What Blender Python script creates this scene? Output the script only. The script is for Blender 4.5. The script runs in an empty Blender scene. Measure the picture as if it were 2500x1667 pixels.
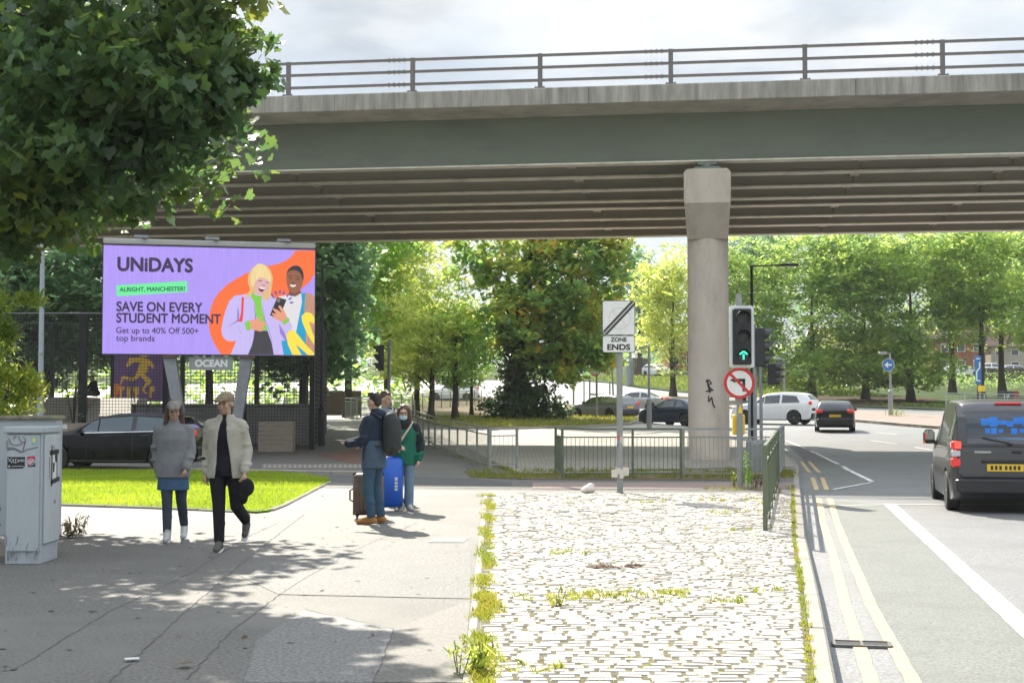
import bpy, bmesh, math, random
from mathutils import Vector, Matrix, noise
R = math.radians
random.seed(11)
scn = bpy.context.scene
COL = scn.collection

# ------------------------------------------------------------------ camera, world, sun, exposure
CAM_H, FPX, TILT = 1.65, 3472.0, 2.522
cam_data = bpy.data.cameras.new('camera'); cam = bpy.data.objects.new('camera', cam_data); COL.objects.link(cam)
cam.location = (0, 0, CAM_H); cam.rotation_euler = (R(90 + TILT), 0, 0)
cam_data.lens = 50.0; cam_data.sensor_width = 36.0; cam_data.clip_end = 3000; cam_data.clip_start = 0.1
scn.camera = cam
SHX, SHY = 0.36, -1.15                       # shadow of a metre-high stick
SUN_EL = math.atan(1 / math.hypot(SHX, SHY))
sun_d = bpy.data.lights.new('sun', 'SUN'); sun = bpy.data.objects.new('sun', sun_d); COL.objects.link(sun)
sun_d.energy = 4.0; sun_d.angle = R(0.5); sun_d.color = (1.0, 0.93, 0.80)
sun.rotation_euler = Vector((SHX, SHY, -1)).to_track_quat('-Z', 'Y').to_euler()
sun.location = (-20, 60, 60)
world = bpy.data.worlds.new('World'); scn.world = world; world.use_nodes = True
wn = world.node_tree; wn.nodes.clear()
def wnode(t, **k):
    n = wn.nodes.new(t)
    for a, b in k.items(): setattr(n, a, b)
    return n
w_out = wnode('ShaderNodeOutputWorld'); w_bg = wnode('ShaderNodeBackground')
w_sky = wnode('ShaderNodeTexSky', sky_type='NISHITA', sun_disc=False)
w_sky.sun_elevation = SUN_EL; w_sky.sun_rotation = math.atan2(-SHX, -SHY)
w_sky.air_density = 1.0; w_sky.dust_density = 1.2; w_sky.ozone_density = 1.0
w_bg.inputs[1].default_value = 0.13
w_tc = wnode('ShaderNodeTexCoord'); w_map = wnode('ShaderNodeMapping')
w_map.inputs['Scale'].default_value = (1.0, 1.0, 2.6); w_map.inputs['Location'].default_value = (0.35, 0.1, 0.62)
w_n1 = wnode('ShaderNodeTexNoise'); w_n1.inputs['Scale'].default_value = 3.4; w_n1.inputs['Detail'].default_value = 7; w_n1.inputs['Roughness'].default_value = 0.55; w_n1.inputs['Distortion'].default_value = 0.35
w_r1 = wnode('ShaderNodeValToRGB'); w_r1.color_ramp.elements[0].position = 0.33; w_r1.color_ramp.elements[1].position = 0.66
w_n2 = wnode('ShaderNodeTexNoise'); w_n2.inputs['Scale'].default_value = 5.2; w_n2.inputs['Detail'].default_value = 6
w_r2 = wnode('ShaderNodeValToRGB'); w_r2.color_ramp.elements[0].position = 0.40; w_r2.color_ramp.elements[1].position = 0.60
CL = 1.0
w_r2.color_ramp.elements[0].color = (1.6, 1.80, 2.02, 1); w_r2.color_ramp.elements[1].color = (3.3, 3.33, 3.33, 1)
w_mix = wnode('ShaderNodeMixRGB'); w_low = wnode('ShaderNodeMixRGB'); w_low.inputs['Fac'].default_value = 0.85
w_low.inputs[2].default_value = (1.5, 1.74, 2.0, 1)
L = wn.links.new
L(w_tc.outputs['Generated'], w_map.inputs[0]); L(w_map.outputs[0], w_n1.inputs['Vector']); L(w_map.outputs[0], w_n2.inputs['Vector'])
L(w_n1.outputs['Fac'], w_r1.inputs[0]); L(w_n2.outputs['Fac'], w_r2.inputs[0])
L(w_sky.outputs[0], w_low.inputs[1]); L(w_low.outputs[0], w_mix.inputs[1])
L(w_r1.outputs[0], w_mix.inputs['Fac']); L(w_r2.outputs[0], w_mix.inputs[2])
# sky brightened overhead, out of view, as added fill for the shadows
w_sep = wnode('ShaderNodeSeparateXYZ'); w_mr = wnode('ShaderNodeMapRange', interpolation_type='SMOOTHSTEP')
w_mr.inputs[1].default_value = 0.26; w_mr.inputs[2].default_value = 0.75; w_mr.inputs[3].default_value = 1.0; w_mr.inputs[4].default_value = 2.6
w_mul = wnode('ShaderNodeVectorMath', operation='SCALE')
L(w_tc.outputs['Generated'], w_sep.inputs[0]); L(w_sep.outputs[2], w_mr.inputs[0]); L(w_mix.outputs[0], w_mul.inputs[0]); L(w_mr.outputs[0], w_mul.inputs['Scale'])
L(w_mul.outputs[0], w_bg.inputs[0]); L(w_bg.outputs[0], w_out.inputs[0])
scn.view_settings.view_transform = 'Standard'; scn.view_settings.look = 'None'
scn.view_settings.exposure = 1.3; scn.view_settings.gamma = 1.0
scn.cycles.max_bounces = 10; scn.cycles.diffuse_bounces = 6; scn.cycles.transmission_bounces = 8; scn.cycles.transparent_max_bounces = 8

# ------------------------------------------------------------------ where a pixel of the 2500 px picture meets the place
KN = [(-400, 0), (38, 0), (50, .15), (62, .45), (72, .62), (88, .95), (100, 1.25), (115, 1.6), (140, 3.0), (180, 5.6), (220, 7.5), (300, 9.0), (900, 10.0)]
def T(y):
    for (a, za), (b, zb) in zip(KN, KN[1:]):
        if y <= b: return za + (zb - za) * (y - a) / (b - a)
    return KN[-1][1]
st_, ct_ = math.sin(R(TILT)), math.cos(R(TILT))
def ray(px, py):
    u, v = (px - 1250) / FPX, (833.5 - py) / FPX
    return u / (ct_ - v * st_), (st_ + v * ct_) / (ct_ - v * st_)
def P(px, py, Y):
    a, b = ray(px, py); return Vector((a * Y, Y, CAM_H + b * Y))
def G(px, py, off=0.0):
    a, b = ray(px, py); lo, hi = 1.0, 800.0
    for _ in range(60):
        m = (lo + hi) / 2
        if CAM_H + b * m > T(m) + off: lo = m
        else: hi = m
    return Vector((a * lo, lo, T(lo) + off))
def gx(px, Y):                                # x of a picture column at distance Y
    return (px - 1250) / FPX * Y * 1.002

# ------------------------------------------------------------------ objects
def tag(o, label=None, cat=None, group=None, kind=None):
    if label: o['label'] = label
    if cat: o['category'] = cat
    if group: o['group'] = group
    if kind: o['kind'] = kind
    return o
def thing(name, label, cat, loc=(0, 0, 0), rz=0.0, group=None):
    o = bpy.data.objects.new(name, None); COL.objects.link(o)
    o.location = loc; o.rotation_euler = (0, 0, rz); o.empty_display_size = .2
    return tag(o, label, cat, group)
def kids(o): return [c for c in bpy.data.objects if c.parent is o]
def dup(root, loc, rz=0.0, label=None, group=None, scale=None):
    def cp(o, par):
        c = o.copy(); COL.objects.link(c)
        if par is not None: c.parent = par
        for k in kids(o): cp(k, c)
        return c
    r = cp(root, None); r.location = loc; r.rotation_euler = (0, 0, rz)
    if scale: r.scale = (scale,) * 3
    if label: r['label'] = label
    if group: r['group'] = group
    return r

class MB:
    def __init__(s): s.v = []; s.f = []; s.m = []; s.cur = 0; s.X = Matrix.Identity(4)
    def mat(s, i): s.cur = i; return s
    def at(s, M): s.X = M; return s
    def add(s, vs, fs):
        b = len(s.v); s.v += [tuple(s.X @ Vector(v)) for v in vs]
        for f in fs: s.f.append(tuple(b + i for i in f)); s.m.append(s.cur)
        return s
    def box(s, c, d, rz=0.0, ch=0.0):
        cx, cy, cz = c; a, b, h = d[0] / 2, d[1] / 2, d[2] / 2
        M = Matrix.Rotation(rz, 3, 'Z')
        if ch <= 0:
            vs = [(x, y, z) for z in (-h, h) for x, y in ((-a, -b), (a, -b), (a, b), (-a, b))]
            fs = [(3, 2, 1, 0), (4, 5, 6, 7), (0, 1, 5, 4), (1, 2, 6, 5), (2, 3, 7, 6), (3, 0, 4, 7)]
        else:
            ch = min(ch, a * .9, b * .9, h * .9)
            rings = []
            for z, i in ((-h, ch), (-h + ch, 0), (h - ch, 0), (h, ch)):
                A, B = a - i, b - i; k = ch * .6
                rings.append([(-A + k, -B, z), (A - k, -B, z), (A, -B + k, z), (A, B - k, z), (A - k, B, z), (-A + k, B, z), (-A, B - k, z), (-A, -B + k, z)])
            vs = sum(rings, []); fs = [tuple(range(7, -1, -1)), tuple(range(24, 32))]
            for r in range(3):
                for i in range(8): j = (i + 1) % 8; fs.append((r * 8 + i, r * 8 + j, r * 8 + 8 + j, r * 8 + 8 + i))
        return s.add([tuple((M @ Vector(v)) + Vector((cx, cy, cz))) for v in vs], fs)
    def bar(s, p, q, w, h=None, up=(0, 0, 1)):
        p, q = Vector(p), Vector(q); h = h or w; d = (q - p).normalized(); u = Vector(up)
        if abs(d.dot(u)) > .98: u = Vector((1, 0, 0))
        e = d.cross(u).normalized(); u = e.cross(d).normalized()
        vs = [tuple(b + e * (x * w / 2) + u * (z * h / 2)) for b in (p, q) for x, z in ((-1, -1), (1, -1), (1, 1), (-1, 1))]
        return s.add(vs, [(0, 1, 2, 3), (7, 6, 5, 4), (4, 5, 1, 0), (5, 6, 2, 1), (6, 7, 3, 2), (7, 4, 0, 3)])
    def tube(s, pts, rad, n=10, cap=True, flat=1.0, side=None):
        pts = [Vector(p) for p in pts]; rs = rad if isinstance(rad, (list, tuple)) else [rad] * len(pts)
        vs = []; fs = []; pe = None
        for i, p in enumerate(pts):
            d = (pts[min(i + 1, len(pts) - 1)] - pts[max(i - 1, 0)]).normalized()
            if side is not None: e = Vector(side); e = (e - d * e.dot(d)).normalized()
            elif pe is None:
                a = Vector((1, 0, 0)) if abs(d.x) < .9 else Vector((0, 1, 0)); e = (a - d * a.dot(d)).normalized()
            else: e = (pe - d * pe.dot(d)).normalized()
            pe = e; u = d.cross(e); r = rs[i]; ra, rb = r if isinstance(r, (tuple, list)) else (r, r * flat)
            for k in range(n):
                t = 2 * math.pi * k / n; vs.append(tuple(p + e * (ra * math.cos(t)) + u * (rb * math.sin(t))))
        m = len(pts)
        for i in range(m - 1):
            for k in range(n):
                j = (k + 1) % n; fs.append((i * n + k, i * n + j, i * n + n + j, i * n + n + k))
        if cap: fs.append(tuple(range(n - 1, -1, -1))); fs.append(tuple(range((m - 1) * n, m * n)))
        return s.add(vs, fs)
    def ball(s, c, r, n=12, m=8, rot=None):
        c = Vector(c); r = r if isinstance(r, (tuple, list)) else (r, r, r); vs = [(0, 0, -1)]; fs = []
        for i in range(1, m):
            t = -math.pi / 2 + math.pi * i / m
            for k in range(n): a = 2 * math.pi * k / n; vs.append((math.cos(t) * math.cos(a), math.cos(t) * math.sin(a), math.sin(t)))
        vs.append((0, 0, 1)); q = len(vs) - 1
        for k in range(n):
            j = (k + 1) % n; fs.append((0, 1 + j, 1 + k)); fs.append((q, 1 + (m - 2) * n + k, 1 + (m - 2) * n + j))
        for i in range(m - 2):
            for k in range(n):
                j = (k + 1) % n; a = 1 + i * n; fs.append((a + k, a + j, a + n + j, a + n + k))
        M = rot or Matrix.Identity(3)
        return s.add([tuple(c + M @ Vector((x * r[0], y * r[1], z * r[2]))) for x, y, z in vs], fs)
    def ext(s, poly, d, M=None):                # polygon in a local xy plane, extruded d along local z
        n = len(poly); M = M or Matrix.Identity(4)
        ar = sum(poly[i][0] * poly[(i + 1) % n][1] - poly[(i + 1) % n][0] * poly[i][1] for i in range(n))
        if ar < 0: poly = poly[::-1]
        vs = [tuple(M @ Vector((x, y, 0))) for x, y in poly] + [tuple(M @ Vector((x, y, d))) for x, y in poly]
        fs = [tuple(range(n - 1, -1, -1)), tuple(range(n, 2 * n))] if d > 0 else [tuple(range(n)), tuple(range(2 * n - 1, n - 1, -1))]
        for i in range(n):
            j = (i + 1) % n; fs.append((i, j, n + j, n + i) if d > 0 else (n + i, n + j, j, i))
        return s.add(vs, fs)
    def lathe(s, prof, n=16, c=(0, 0, 0), M=None):
        vs = []; fs = []; M = M or Matrix.Identity(4)
        for r, z in prof:
            for k in range(n): a = 2 * math.pi * k / n; vs.append(tuple(M @ Vector((c[0] + r * math.cos(a), c[1] + r * math.sin(a), c[2] + z))))
        for i in range(len(prof) - 1):
            for k in range(n): j = (k + 1) % n; fs.append((i * n + k, i * n + j, i * n + n + j, i * n + n + k))
        fs.append(tuple(range(n - 1, -1, -1))); fs.append(tuple(range((len(prof) - 1) * n, len(prof) * n)))
        return s.add(vs, fs)
    def mesh(s, name, mats, smooth=False):
        me = bpy.data.meshes.new(name); me.from_pydata(s.v, [], s.f)
        for m in (mats if isinstance(mats, (list, tuple)) else [mats]): me.materials.append(m)
        me.polygons.foreach_set('material_index', s.m)
        me.update()
        if smooth: sharp(me, smooth if not isinstance(smooth, bool) else 40)
        return me
    def build(s, name, mats, parent=None, smooth=False, world=False):
        if world and parent is not None:
            l = parent.location; s.v = [(x - l.x, y - l.y, z - l.z) for x, y, z in s.v]
        o = bpy.data.objects.new(name, s.mesh(name, mats, smooth)); COL.objects.link(o)
        if parent is not None: o.parent = parent
        return o
def sharp(me, deg=40):
    me.polygons.foreach_set('use_smooth', [True] * len(me.polygons))
    if deg < 179:
        bm = bmesh.new(); bm.from_mesh(me); c = math.cos(R(deg))
        for e in bm.edges:
            if len(e.link_faces) == 2 and e.link_faces[0].normal.dot(e.link_faces[1].normal) < c: e.smooth = False
        bm.to_mesh(me); bm.free()
def baked(v, f, mats, name, parent, voxel=.008, smooth=6, fac=.5, dec=None):      # one continuous surface from overlapping shapes
    me = bpy.data.meshes.new('tmp'); me.from_pydata(v, [], f); o = bpy.data.objects.new('tmp', me); COL.objects.link(o)
    m = o.modifiers.new('r', 'REMESH'); m.mode = 'VOXEL'; m.voxel_size = voxel
    m = o.modifiers.new('s', 'SMOOTH'); m.iterations = smooth; m.factor = fac
    if dec: m = o.modifiers.new('d', 'DECIMATE'); m.ratio = dec
    dg = bpy.context.evaluated_depsgraph_get(); nm = bpy.data.meshes.new_from_object(o.evaluated_get(dg)); nm.name = name
    bpy.data.objects.remove(o); bpy.data.meshes.remove(me); nm.materials.clear()
    for x in (mats if isinstance(mats, (list, tuple)) else [mats]): nm.materials.append(x)
    nm.polygons.foreach_set('use_smooth', [True] * len(nm.polygons))
    ob = bpy.data.objects.new(name, nm); COL.objects.link(ob)
    if parent is not None: ob.parent = parent
    return ob
def letters(text, size, bold=0.0, align='LEFT', space=1.0, depth=0.0, fill=True):
    c = bpy.data.curves.new('t', 'FONT'); c.body = text; c.size = size; c.offset = bold * size; c.align_x = align; c.space_character = space; c.extrude = depth
    c.resolution_u = 4
    o = bpy.data.objects.new('t', c); COL.objects.link(o); dg = bpy.context.evaluated_depsgraph_get()
    me = bpy.data.meshes.new_from_object(o.evaluated_get(dg)); v = [tuple(x.co) for x in me.vertices]; f = [tuple(p.vertices) for p in me.polygons]
    bpy.data.objects.remove(o); bpy.data.curves.remove(c); bpy.data.meshes.remove(me)
    return v, f
def fitted(text, x0, x1, zb, zt, y, bold=.0, shear=0.0):      # lettering filling a box in the xz plane (facing -y)
    v, f = letters(text, 1.0, 0)
    if bold:
        n0, v0, f0 = len(v), list(v), list(f)
        for i, (dx, dz) in enumerate(((-1, 0), (1, 0), (0, -1), (0, 1), (-.7, -.7), (.7, .7), (-.7, .7), (.7, -.7))):
            o = len(v); v += [(q[0] + dx * bold * .75, q[1] + dz * bold * .75, q[2] - (i + 1)) for q in v0]; f += [tuple(k + o for k in t_) for t_ in f0]
    ax = min(p[0] for p in v); bx = max(p[0] for p in v); az = min(p[1] for p in v); bz = max(p[1] for p in v)
    out = [(x0 + (p[0] - ax) / (bx - ax) * (x1 - x0), y + p[2] * .00015, zb + (p[1] - az) / (bz - az) * (zt - zb) + shear * ((p[0] - ax) / (bx - ax))) for p in v]
    return out, f

# ------------------------------------------------------------------ materials
def new_mat(name):
    m = bpy.data.materials.new(name); m.use_nodes = True; nt = m.node_tree; b = nt.nodes['Principled BSDF']
    return m, nt, b
MC = {}
def mat(name, col, rough=.6, metal=0.0, var=.12, scale=8.0, bump=0.0, bscale=60.0, spec=.5, dirt=None, dscale=2.0, damt=.5, coat=0.0, stretch=None, col2=None, c2scale=1.5, c2pos=(.45, .6), alpha=None, trans=0.0, emis=None, estr=0.0):
    if name in MC: return MC[name]
    m, nt, b = new_mat(name); N = nt.nodes.new; Lk = nt.links.new
    b.inputs['Roughness'].default_value = rough; b.inputs['Metallic'].default_value = metal; b.inputs['Specular IOR Level'].default_value = spec
    b.inputs['Coat Weight'].default_value = coat; b.inputs['Transmission Weight'].default_value = trans
    tc = N('ShaderNodeTexCoord'); vec = tc.outputs['Object']
    if stretch:
        mp = N('ShaderNodeMapping'); mp.inputs['Scale'].default_value = stretch; Lk(vec, mp.inputs[0]); vec = mp.outputs[0]
    def tex(sc, det=5, ro=.6):
        n = N('ShaderNodeTexNoise'); n.inputs['Scale'].default_value = sc; n.inputs['Detail'].default_value = det; n.inputs['Roughness'].default_value = ro; Lk(vec, n.inputs['Vector']); return n.outputs['Fac']
    def ramp(f, a, bb, ca, cb):
        r = N('ShaderNodeValToRGB'); e = r.color_ramp.elements; e[0].position = a; e[1].position = bb; e[0].color = (*ca, 1); e[1].color = (*cb, 1); Lk(f, r.inputs[0]); return r.outputs[0]
    def mix(f, a, bb, t='MIX'):
        x = N('ShaderNodeMixRGB'); x.blend_type = t
        (Lk(f, x.inputs[0]) if not isinstance(f, float) else setattr(x.inputs[0], 'default_value', f))
        for i, q in ((1, a), (2, bb)):
            (Lk(q, x.inputs[i]) if not isinstance(q, tuple) else setattr(x.inputs[i], 'default_value', (*q, 1)))
        return x.outputs[0]
    lo = tuple(max(0, c * (1 - var)) for c in col); hi = tuple(min(1, c * (1 + var)) for c in col)
    c = ramp(tex(scale), .3, .7, lo, hi)
    if col2: c = mix(ramp(tex(c2scale, 4), c2pos[0], c2pos[1], (0, 0, 0), (1, 1, 1)), c, col2)
    if dirt: c = mix(ramp(tex(dscale, 8, .7), .48, .72, (0, 0, 0), (damt,) * 3), c, dirt)
    Lk(c, b.inputs['Base Color'])
    if bump:
        bp = N('ShaderNodeBump'); bp.inputs['Strength'].default_value = bump; bp.inputs['Distance'].default_value = .01; Lk(tex(bscale, 4, .7), bp.inputs['Height']); Lk(bp.outputs[0], b.inputs['Normal'])
    if emis: b.inputs['Emission Color'].default_value = (*emis, 1); b.inputs['Emission Strength'].default_value = estr
    MC[name] = m; return m
def leaf_mat(name, cols, tl=.45, rough=.45, spec=.4):
    m, nt, b = new_mat(name); N = nt.nodes.new; Lk = nt.links.new; out = nt.nodes['Material Output']
    g = N('ShaderNodeNewGeometry'); r = N('ShaderNodeValToRGB'); r.color_ramp.interpolation = 'LINEAR'
    e = r.color_ramp.elements; n = len(cols)
    for i in range(n - 2): e.new((i + 1) / (n - 1))
    for i, c in enumerate(cols): e[i].position = i / (n - 1); e[i].color = (*c, 1)
    tc = N('ShaderNodeTexCoord'); ns = N('ShaderNodeTexNoise'); ns.inputs['Scale'].default_value = .55; ns.inputs['Detail'].default_value = 2; Lk(tc.outputs['Object'], ns.inputs['Vector'])
    ma = N('ShaderNodeMath'); ma.operation = 'MULTIPLY_ADD'; ma.inputs[1].default_value = 2.2; ma.inputs[2].default_value = -.6; Lk(ns.outputs['Fac'], ma.inputs[0])
    mx = N('ShaderNodeMath'); mx.operation = 'MULTIPLY_ADD'; mx.inputs[1].default_value = .38; Lk(g.outputs['Random Per Island'], mx.inputs[0])
    m2 = N('ShaderNodeMath'); m2.operation = 'MULTIPLY'; m2.inputs[1].default_value = .62; Lk(ma.outputs[0], m2.inputs[0]); Lk(m2.outputs[0], mx.inputs[2])
    Lk(mx.outputs[0], r.inputs[0]); Lk(r.outputs[0], b.inputs['Base Color']); b.inputs['Roughness'].default_value = rough; b.inputs['Specular IOR Level'].default_value = spec
    t = N('ShaderNodeBsdfTranslucent'); hs = N('ShaderNodeHueSaturation'); hs.inputs['Hue'].default_value = .475; hs.inputs['Saturation'].default_value = 1.03; hs.inputs['Value'].default_value = 3.3
    Lk(r.outputs[0], hs.inputs['Color']); Lk(hs.outputs[0], t.inputs['Color'])
    ms = N('ShaderNodeMixShader'); ms.inputs[0].default_value = tl; Lk(b.outputs[0], ms.inputs[1]); Lk(t.outputs[0], ms.inputs[2]); Lk(ms.outputs[0], out.inputs['Surface'])
    return m
def glass_mat(name, col=(.02, .025, .03), rough=.04, spec=.8):
    return mat(name, col, rough, 0, .05, 3, spec=spec)
def emit_mat(name, col, st=1.0, streak=0.0):
    m, nt, b = new_mat(name); N = nt.nodes.new; Lk = nt.links.new
    b.inputs['Base Color'].default_value = (.02, .02, .02, 1); b.inputs['Roughness'].default_value = .5
    b.inputs['Emission Color'].default_value = (*col, 1); b.inputs['Emission Strength'].default_value = st
    if streak:
        tc = N('ShaderNodeTexCoord'); mp = N('ShaderNodeMapping'); mp.inputs['Scale'].default_value = (16, 1, .5); Lk(tc.outputs['Object'], mp.inputs[0])
        n = N('ShaderNodeTexNoise'); n.inputs['Scale'].default_value = 2.2; n.inputs['Detail'].default_value = 6; Lk(mp.outputs[0], n.inputs['Vector'])
        r = N('ShaderNodeValToRGB'); e = r.color_ramp.elements; e[0].position = .3; e[1].position = .7
        e[0].color = (*[c * (1 - streak) for c in col], 1); e[1].color = (*[min(1, c * (1 + streak)) for c in col], 1); Lk(n.outputs['Fac'], r.inputs[0]); Lk(r.outputs[0], b.inputs['Emission Color'])
    return m
# ------------------------------------------------------------------ the setting
def S(r, g, b):
    f = lambda c: (c / 255 / 12.92 if c / 255 <= .04045 else ((c / 255 + .055) / 1.055) ** 2.4)
    return (f(r), f(g), f(b))
M_asph = mat('asphalt_footway', (.142, .134, .121), .62, 0, .55, 34, .8, 110, .25, (.10, .097, .092), .8, .55, col2=(.165, .156, .141), c2scale=.35)
M_asph2 = mat('asphalt_patch', (.15, .145, .135), .64, 0, .55, 32, .7, 110, .25, (.1, .097, .09), 1.4, .45)
M_asph3 = mat('asphalt_dark', (.10, .098, .094), .68, 0, .2, 40, .5, 120, .3, (.06, .058, .055), 1.2, .5)
M_crack = mat('crack_fill', (.085, .08, .073), .9, 0, .3, 20)
M_road = mat('asphalt_road', (.18, .18, .18), .5, 0, .6, 40, .7, 120, .5, (.10, .10, .10), .6, .5, col2=(.17, .17, .17), c2scale=.3)
M_lane = mat('lane_surface', (.175, .18, .165), .66, 0, .4, 40, .55, 120, .25, (.11, .112, .104), 1.0, .5)
M_white = mat('road_paint_white', (.74, .73, .70), .55, 0, .1, 12, .3, 120, .4, (.28, .27, .26), 5, .45)
M_yellow = mat('road_paint_yellow', (.52, .39, .215), .6, 0, .1, 12, .3, 120, .4, (.25, .2, .12), 6, .5)
M_kerb = mat('kerb_concrete', (.30, .275, .235), .75, 0, .14, 6, .4, 90, .3, (.13, .12, .10), 3, .5)
M_sett = mat('granite_sett', (.40, .375, .35), .5, 0, .2, 9, .5, 70, .5, (.24, .22, .20), 2.5, .5)
M_moss = mat('joint_moss', (.165, .15, .09), .95, 0, .4, 12, .8, 60, .1, (.07, .05, .03), 5, .8)
M_earth = mat('bare_earth', (.16, .125, .08), .95, 0, .25, 4, .6, 30, .1, (.09, .1, .03), 1.2, .9)
M_lawn = mat('lawn_soil', (.10, .17, .02), .9, 0, .3, 8, .5, 40, .1, (.16, .19, .04), 2, .6)
M_grassfar = mat('grass_far', (.045, .075, .02), .95, 0, .3, .6, .8, 14, .1, (.07, .08, .025), .25, .8)
M_tact = mat('tactile_paving', (.27, .20, .17), .7, 0, .12, 5, .3, 80, .3, (.18, .15, .13), 2, .5)
M_isl = mat('island_paving', (.24, .18, .15), .75, 0, .15, 3, .3, 60, .3, (.15, .13, .11), .8, .6)

def island_tint(m, k):                      # each stone a tone of its own
    nt = m.node_tree; b = nt.nodes['Principled BSDF']; src = b.inputs['Base Color'].links[0].from_socket
    g = nt.nodes.new('ShaderNodeNewGeometry'); r = nt.nodes.new('ShaderNodeValToRGB'); e = r.color_ramp.elements
    e[0].color = (1 - k, 1 - k * 1.05, 1 - k * 1.15, 1); e[1].color = (1, .985, .96, 1); e[1].position = .55; q = e.new(.2); q.color = (.8, .77, .72, 1)
    x = nt.nodes.new('ShaderNodeMixRGB'); x.blend_type = 'MULTIPLY'; x.inputs[0].default_value = 1
    nt.links.new(g.outputs['Random Per Island'], r.inputs[0]); nt.links.new(src, x.inputs[1]); nt.links.new(r.outputs[0], x.inputs[2]); nt.links.new(x.outputs[0], b.inputs['Base Color'])
def clip_strips(poly):
    bm = bmesh.new(); vs = [bm.verts.new((x, y, 0)) for x, y in poly]; bm.faces.new(vs)
    ys = [p[1] for p in poly]
    for k, _ in KN:
        if min(ys) < k < max(ys):
            bmesh.ops.bisect_plane(bm, geom=bm.verts[:] + bm.edges[:] + bm.faces[:], plane_co=(0, k, 0), plane_no=(0, 1, 0))
    bmesh.ops.triangulate(bm, faces=bm.faces[:])
    bmesh.ops.recalc_face_normals(bm, faces=bm.faces[:])
    if sum(f.normal.z * f.calc_area() for f in bm.faces) < 0: bmesh.ops.reverse_faces(bm, faces=bm.faces[:])
    return bm
def sheet(name, poly, off, m, skirt=0.0, kind='structure'):
    bm = clip_strips(poly)
    if skirt:
        be = [e for e in bm.edges if len(e.link_faces) == 1]
        r = bmesh.ops.extrude_edge_only(bm, edges=be); nv = [g for g in r['geom'] if isinstance(g, bmesh.types.BMVert)]
        low = set(nv)
    else: low = set()
    for v in bm.verts: v.co.z = T(v.co.y) + off - (skirt if v in low else 0)
    bmesh.ops.recalc_face_normals(bm, faces=bm.faces[:])
    if sum(f.normal.z * f.calc_area() for f in bm.faces) < 0: bmesh.ops.reverse_faces(bm, faces=bm.faces[:])
    me = bpy.data.meshes.new(name); bm.to_mesh(me); bm.free(); me.materials.append(m)
    o = bpy.data.objects.new(name, me); COL.objects.link(o); o['kind'] = kind
    return o
def W(*pp): return [tuple(G(x, y)[:2]) for x, y in pp]
ROAD_Z = -.11
sheet('ground', [(-500, -60), (500, -60), (500, 880), (-500, 880)], -.2, M_grassfar)
KE = W((2042, 1667), (2018, 1545), (1997, 1440), (1970, 1324), (1961, 1260), (1955, 1205), (1951, 1165), (1951, 1140), (1938, 1118), (1910, 1092), (1880, 1072), (1800, 1054), (1680, 1041), (1565, 1030))
KE = [(KE[0][0] - 3.54, -10.0)] + KE
TIP = W((1572, 1022), (1556, 1008), (1480, 999), (1400, 988), (1300, 977), (1150, 966), (1000, 956), (880, 948))
FAR = W((2500, 1008), (2300, 998), (1950, 982), (1800, 968), (1680, 956), (1560, 945), (1490, 933), (1400, 927), (1150, 925), (900, 926))
road_poly = KE + TIP + [(-45, 118), (-45, 150)] + FAR[::-1] + [(75, FAR[0][1] - 12), (60, -10)]
sheet('road', road_poly, ROAD_Z, M_road)
foot_poly = KE + TIP + [(-45, 118), (-60, 60), (-60, -10)]
sheet('footway', foot_poly, 0.0, M_asph, .2)
sheet('far_lawn', FAR + [(-45, 150), (-300, 150), (-300, 850), (400, 850), (400, FAR[0][1] - 12), (75, FAR[0][1] - 12)], -.02, M_grassfar, .15)
# far footway along the bank, central reserve
fb = FAR[:5]
sheet('far_footway', fb + [(x + .4, y + 3.2) for x, y in fb[::-1]], .0, mat('far_pavement', (.15, .14, .13), .7, 0, .15, 3))
isl = W((1440, 961), (1524, 968), (1680, 977), (1910, 1008), (2084, 1025), (2293, 1042), (2500, 1060), (2500, 1032), (2297, 1015), (2084, 1001), (1925, 995), (1680, 968), (1524, 962))
isl = isl[:6] + [(isl[6][0] + 6, isl[6][1] - 1.5), (isl[7][0] + 6, isl[7][1] - 1.5)] + isl[7:]
sheet('traffic_island', isl, 0.03, M_isl, .16)
def sweep(name, pts, w, top, h, m, inner=1, seg=.95, gap=.012, kind='structure'):
    mb = MB(); pts = [Vector((x, y)) for x, y in pts]
    # resample
    L_ = [0]
    for a, b in zip(pts, pts[1:]): L_.append(L_[-1] + (b - a).length)
    def at(d):
        d = max(0, min(L_[-1], d))
        for i in range(len(pts) - 1):
            if d <= L_[i + 1]: return pts[i] + (pts[i + 1] - pts[i]) * ((d - L_[i]) / max(1e-6, L_[i + 1] - L_[i]))
        return pts[-1]
    d = 0
    while d < L_[-1] - .05:
        a, b = at(d + gap / 2), at(min(d + seg, L_[-1]) - gap / 2); t = (b - a).normalized(); n = Vector((-t.y, t.x)) * inner
        dz = random.uniform(-.004, .004); ch = .018
        z0, z1 = T(a.y), T(b.y); vs = []
        for q, z in ((a, z0), (b, z1)):
            o = q; i = q + n * w
            vs += [(o.x, o.y, z + top - h), (o.x, o.y, z + top - ch + dz), ((o + n * ch).x, (o + n * ch).y, z + top + dz), (i.x, i.y, z + top + dz), (i.x, i.y, z + top - h)]
        fs = [(0, 1, 6, 5), (1, 2, 7, 6), (2, 3, 8, 7), (3, 4, 9, 8), (0, 4, 3, 2, 1), (5, 6, 7, 8, 9)]
        if inner < 0: fs = [f[::-1] for f in fs]
        mb.add(vs, [f[::-1] for f in fs]); d += seg
    o = mb.build(name, m); o['kind'] = kind; return o
sweep('kerb', KE, .125, .012, .24, M_kerb, 1)
sweep('kerb', TIP, .14, .03, .24, M_kerb, 1)
sweep('kerb', isl[:7], .18, .06, .25, M_kerb, 1)
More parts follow.
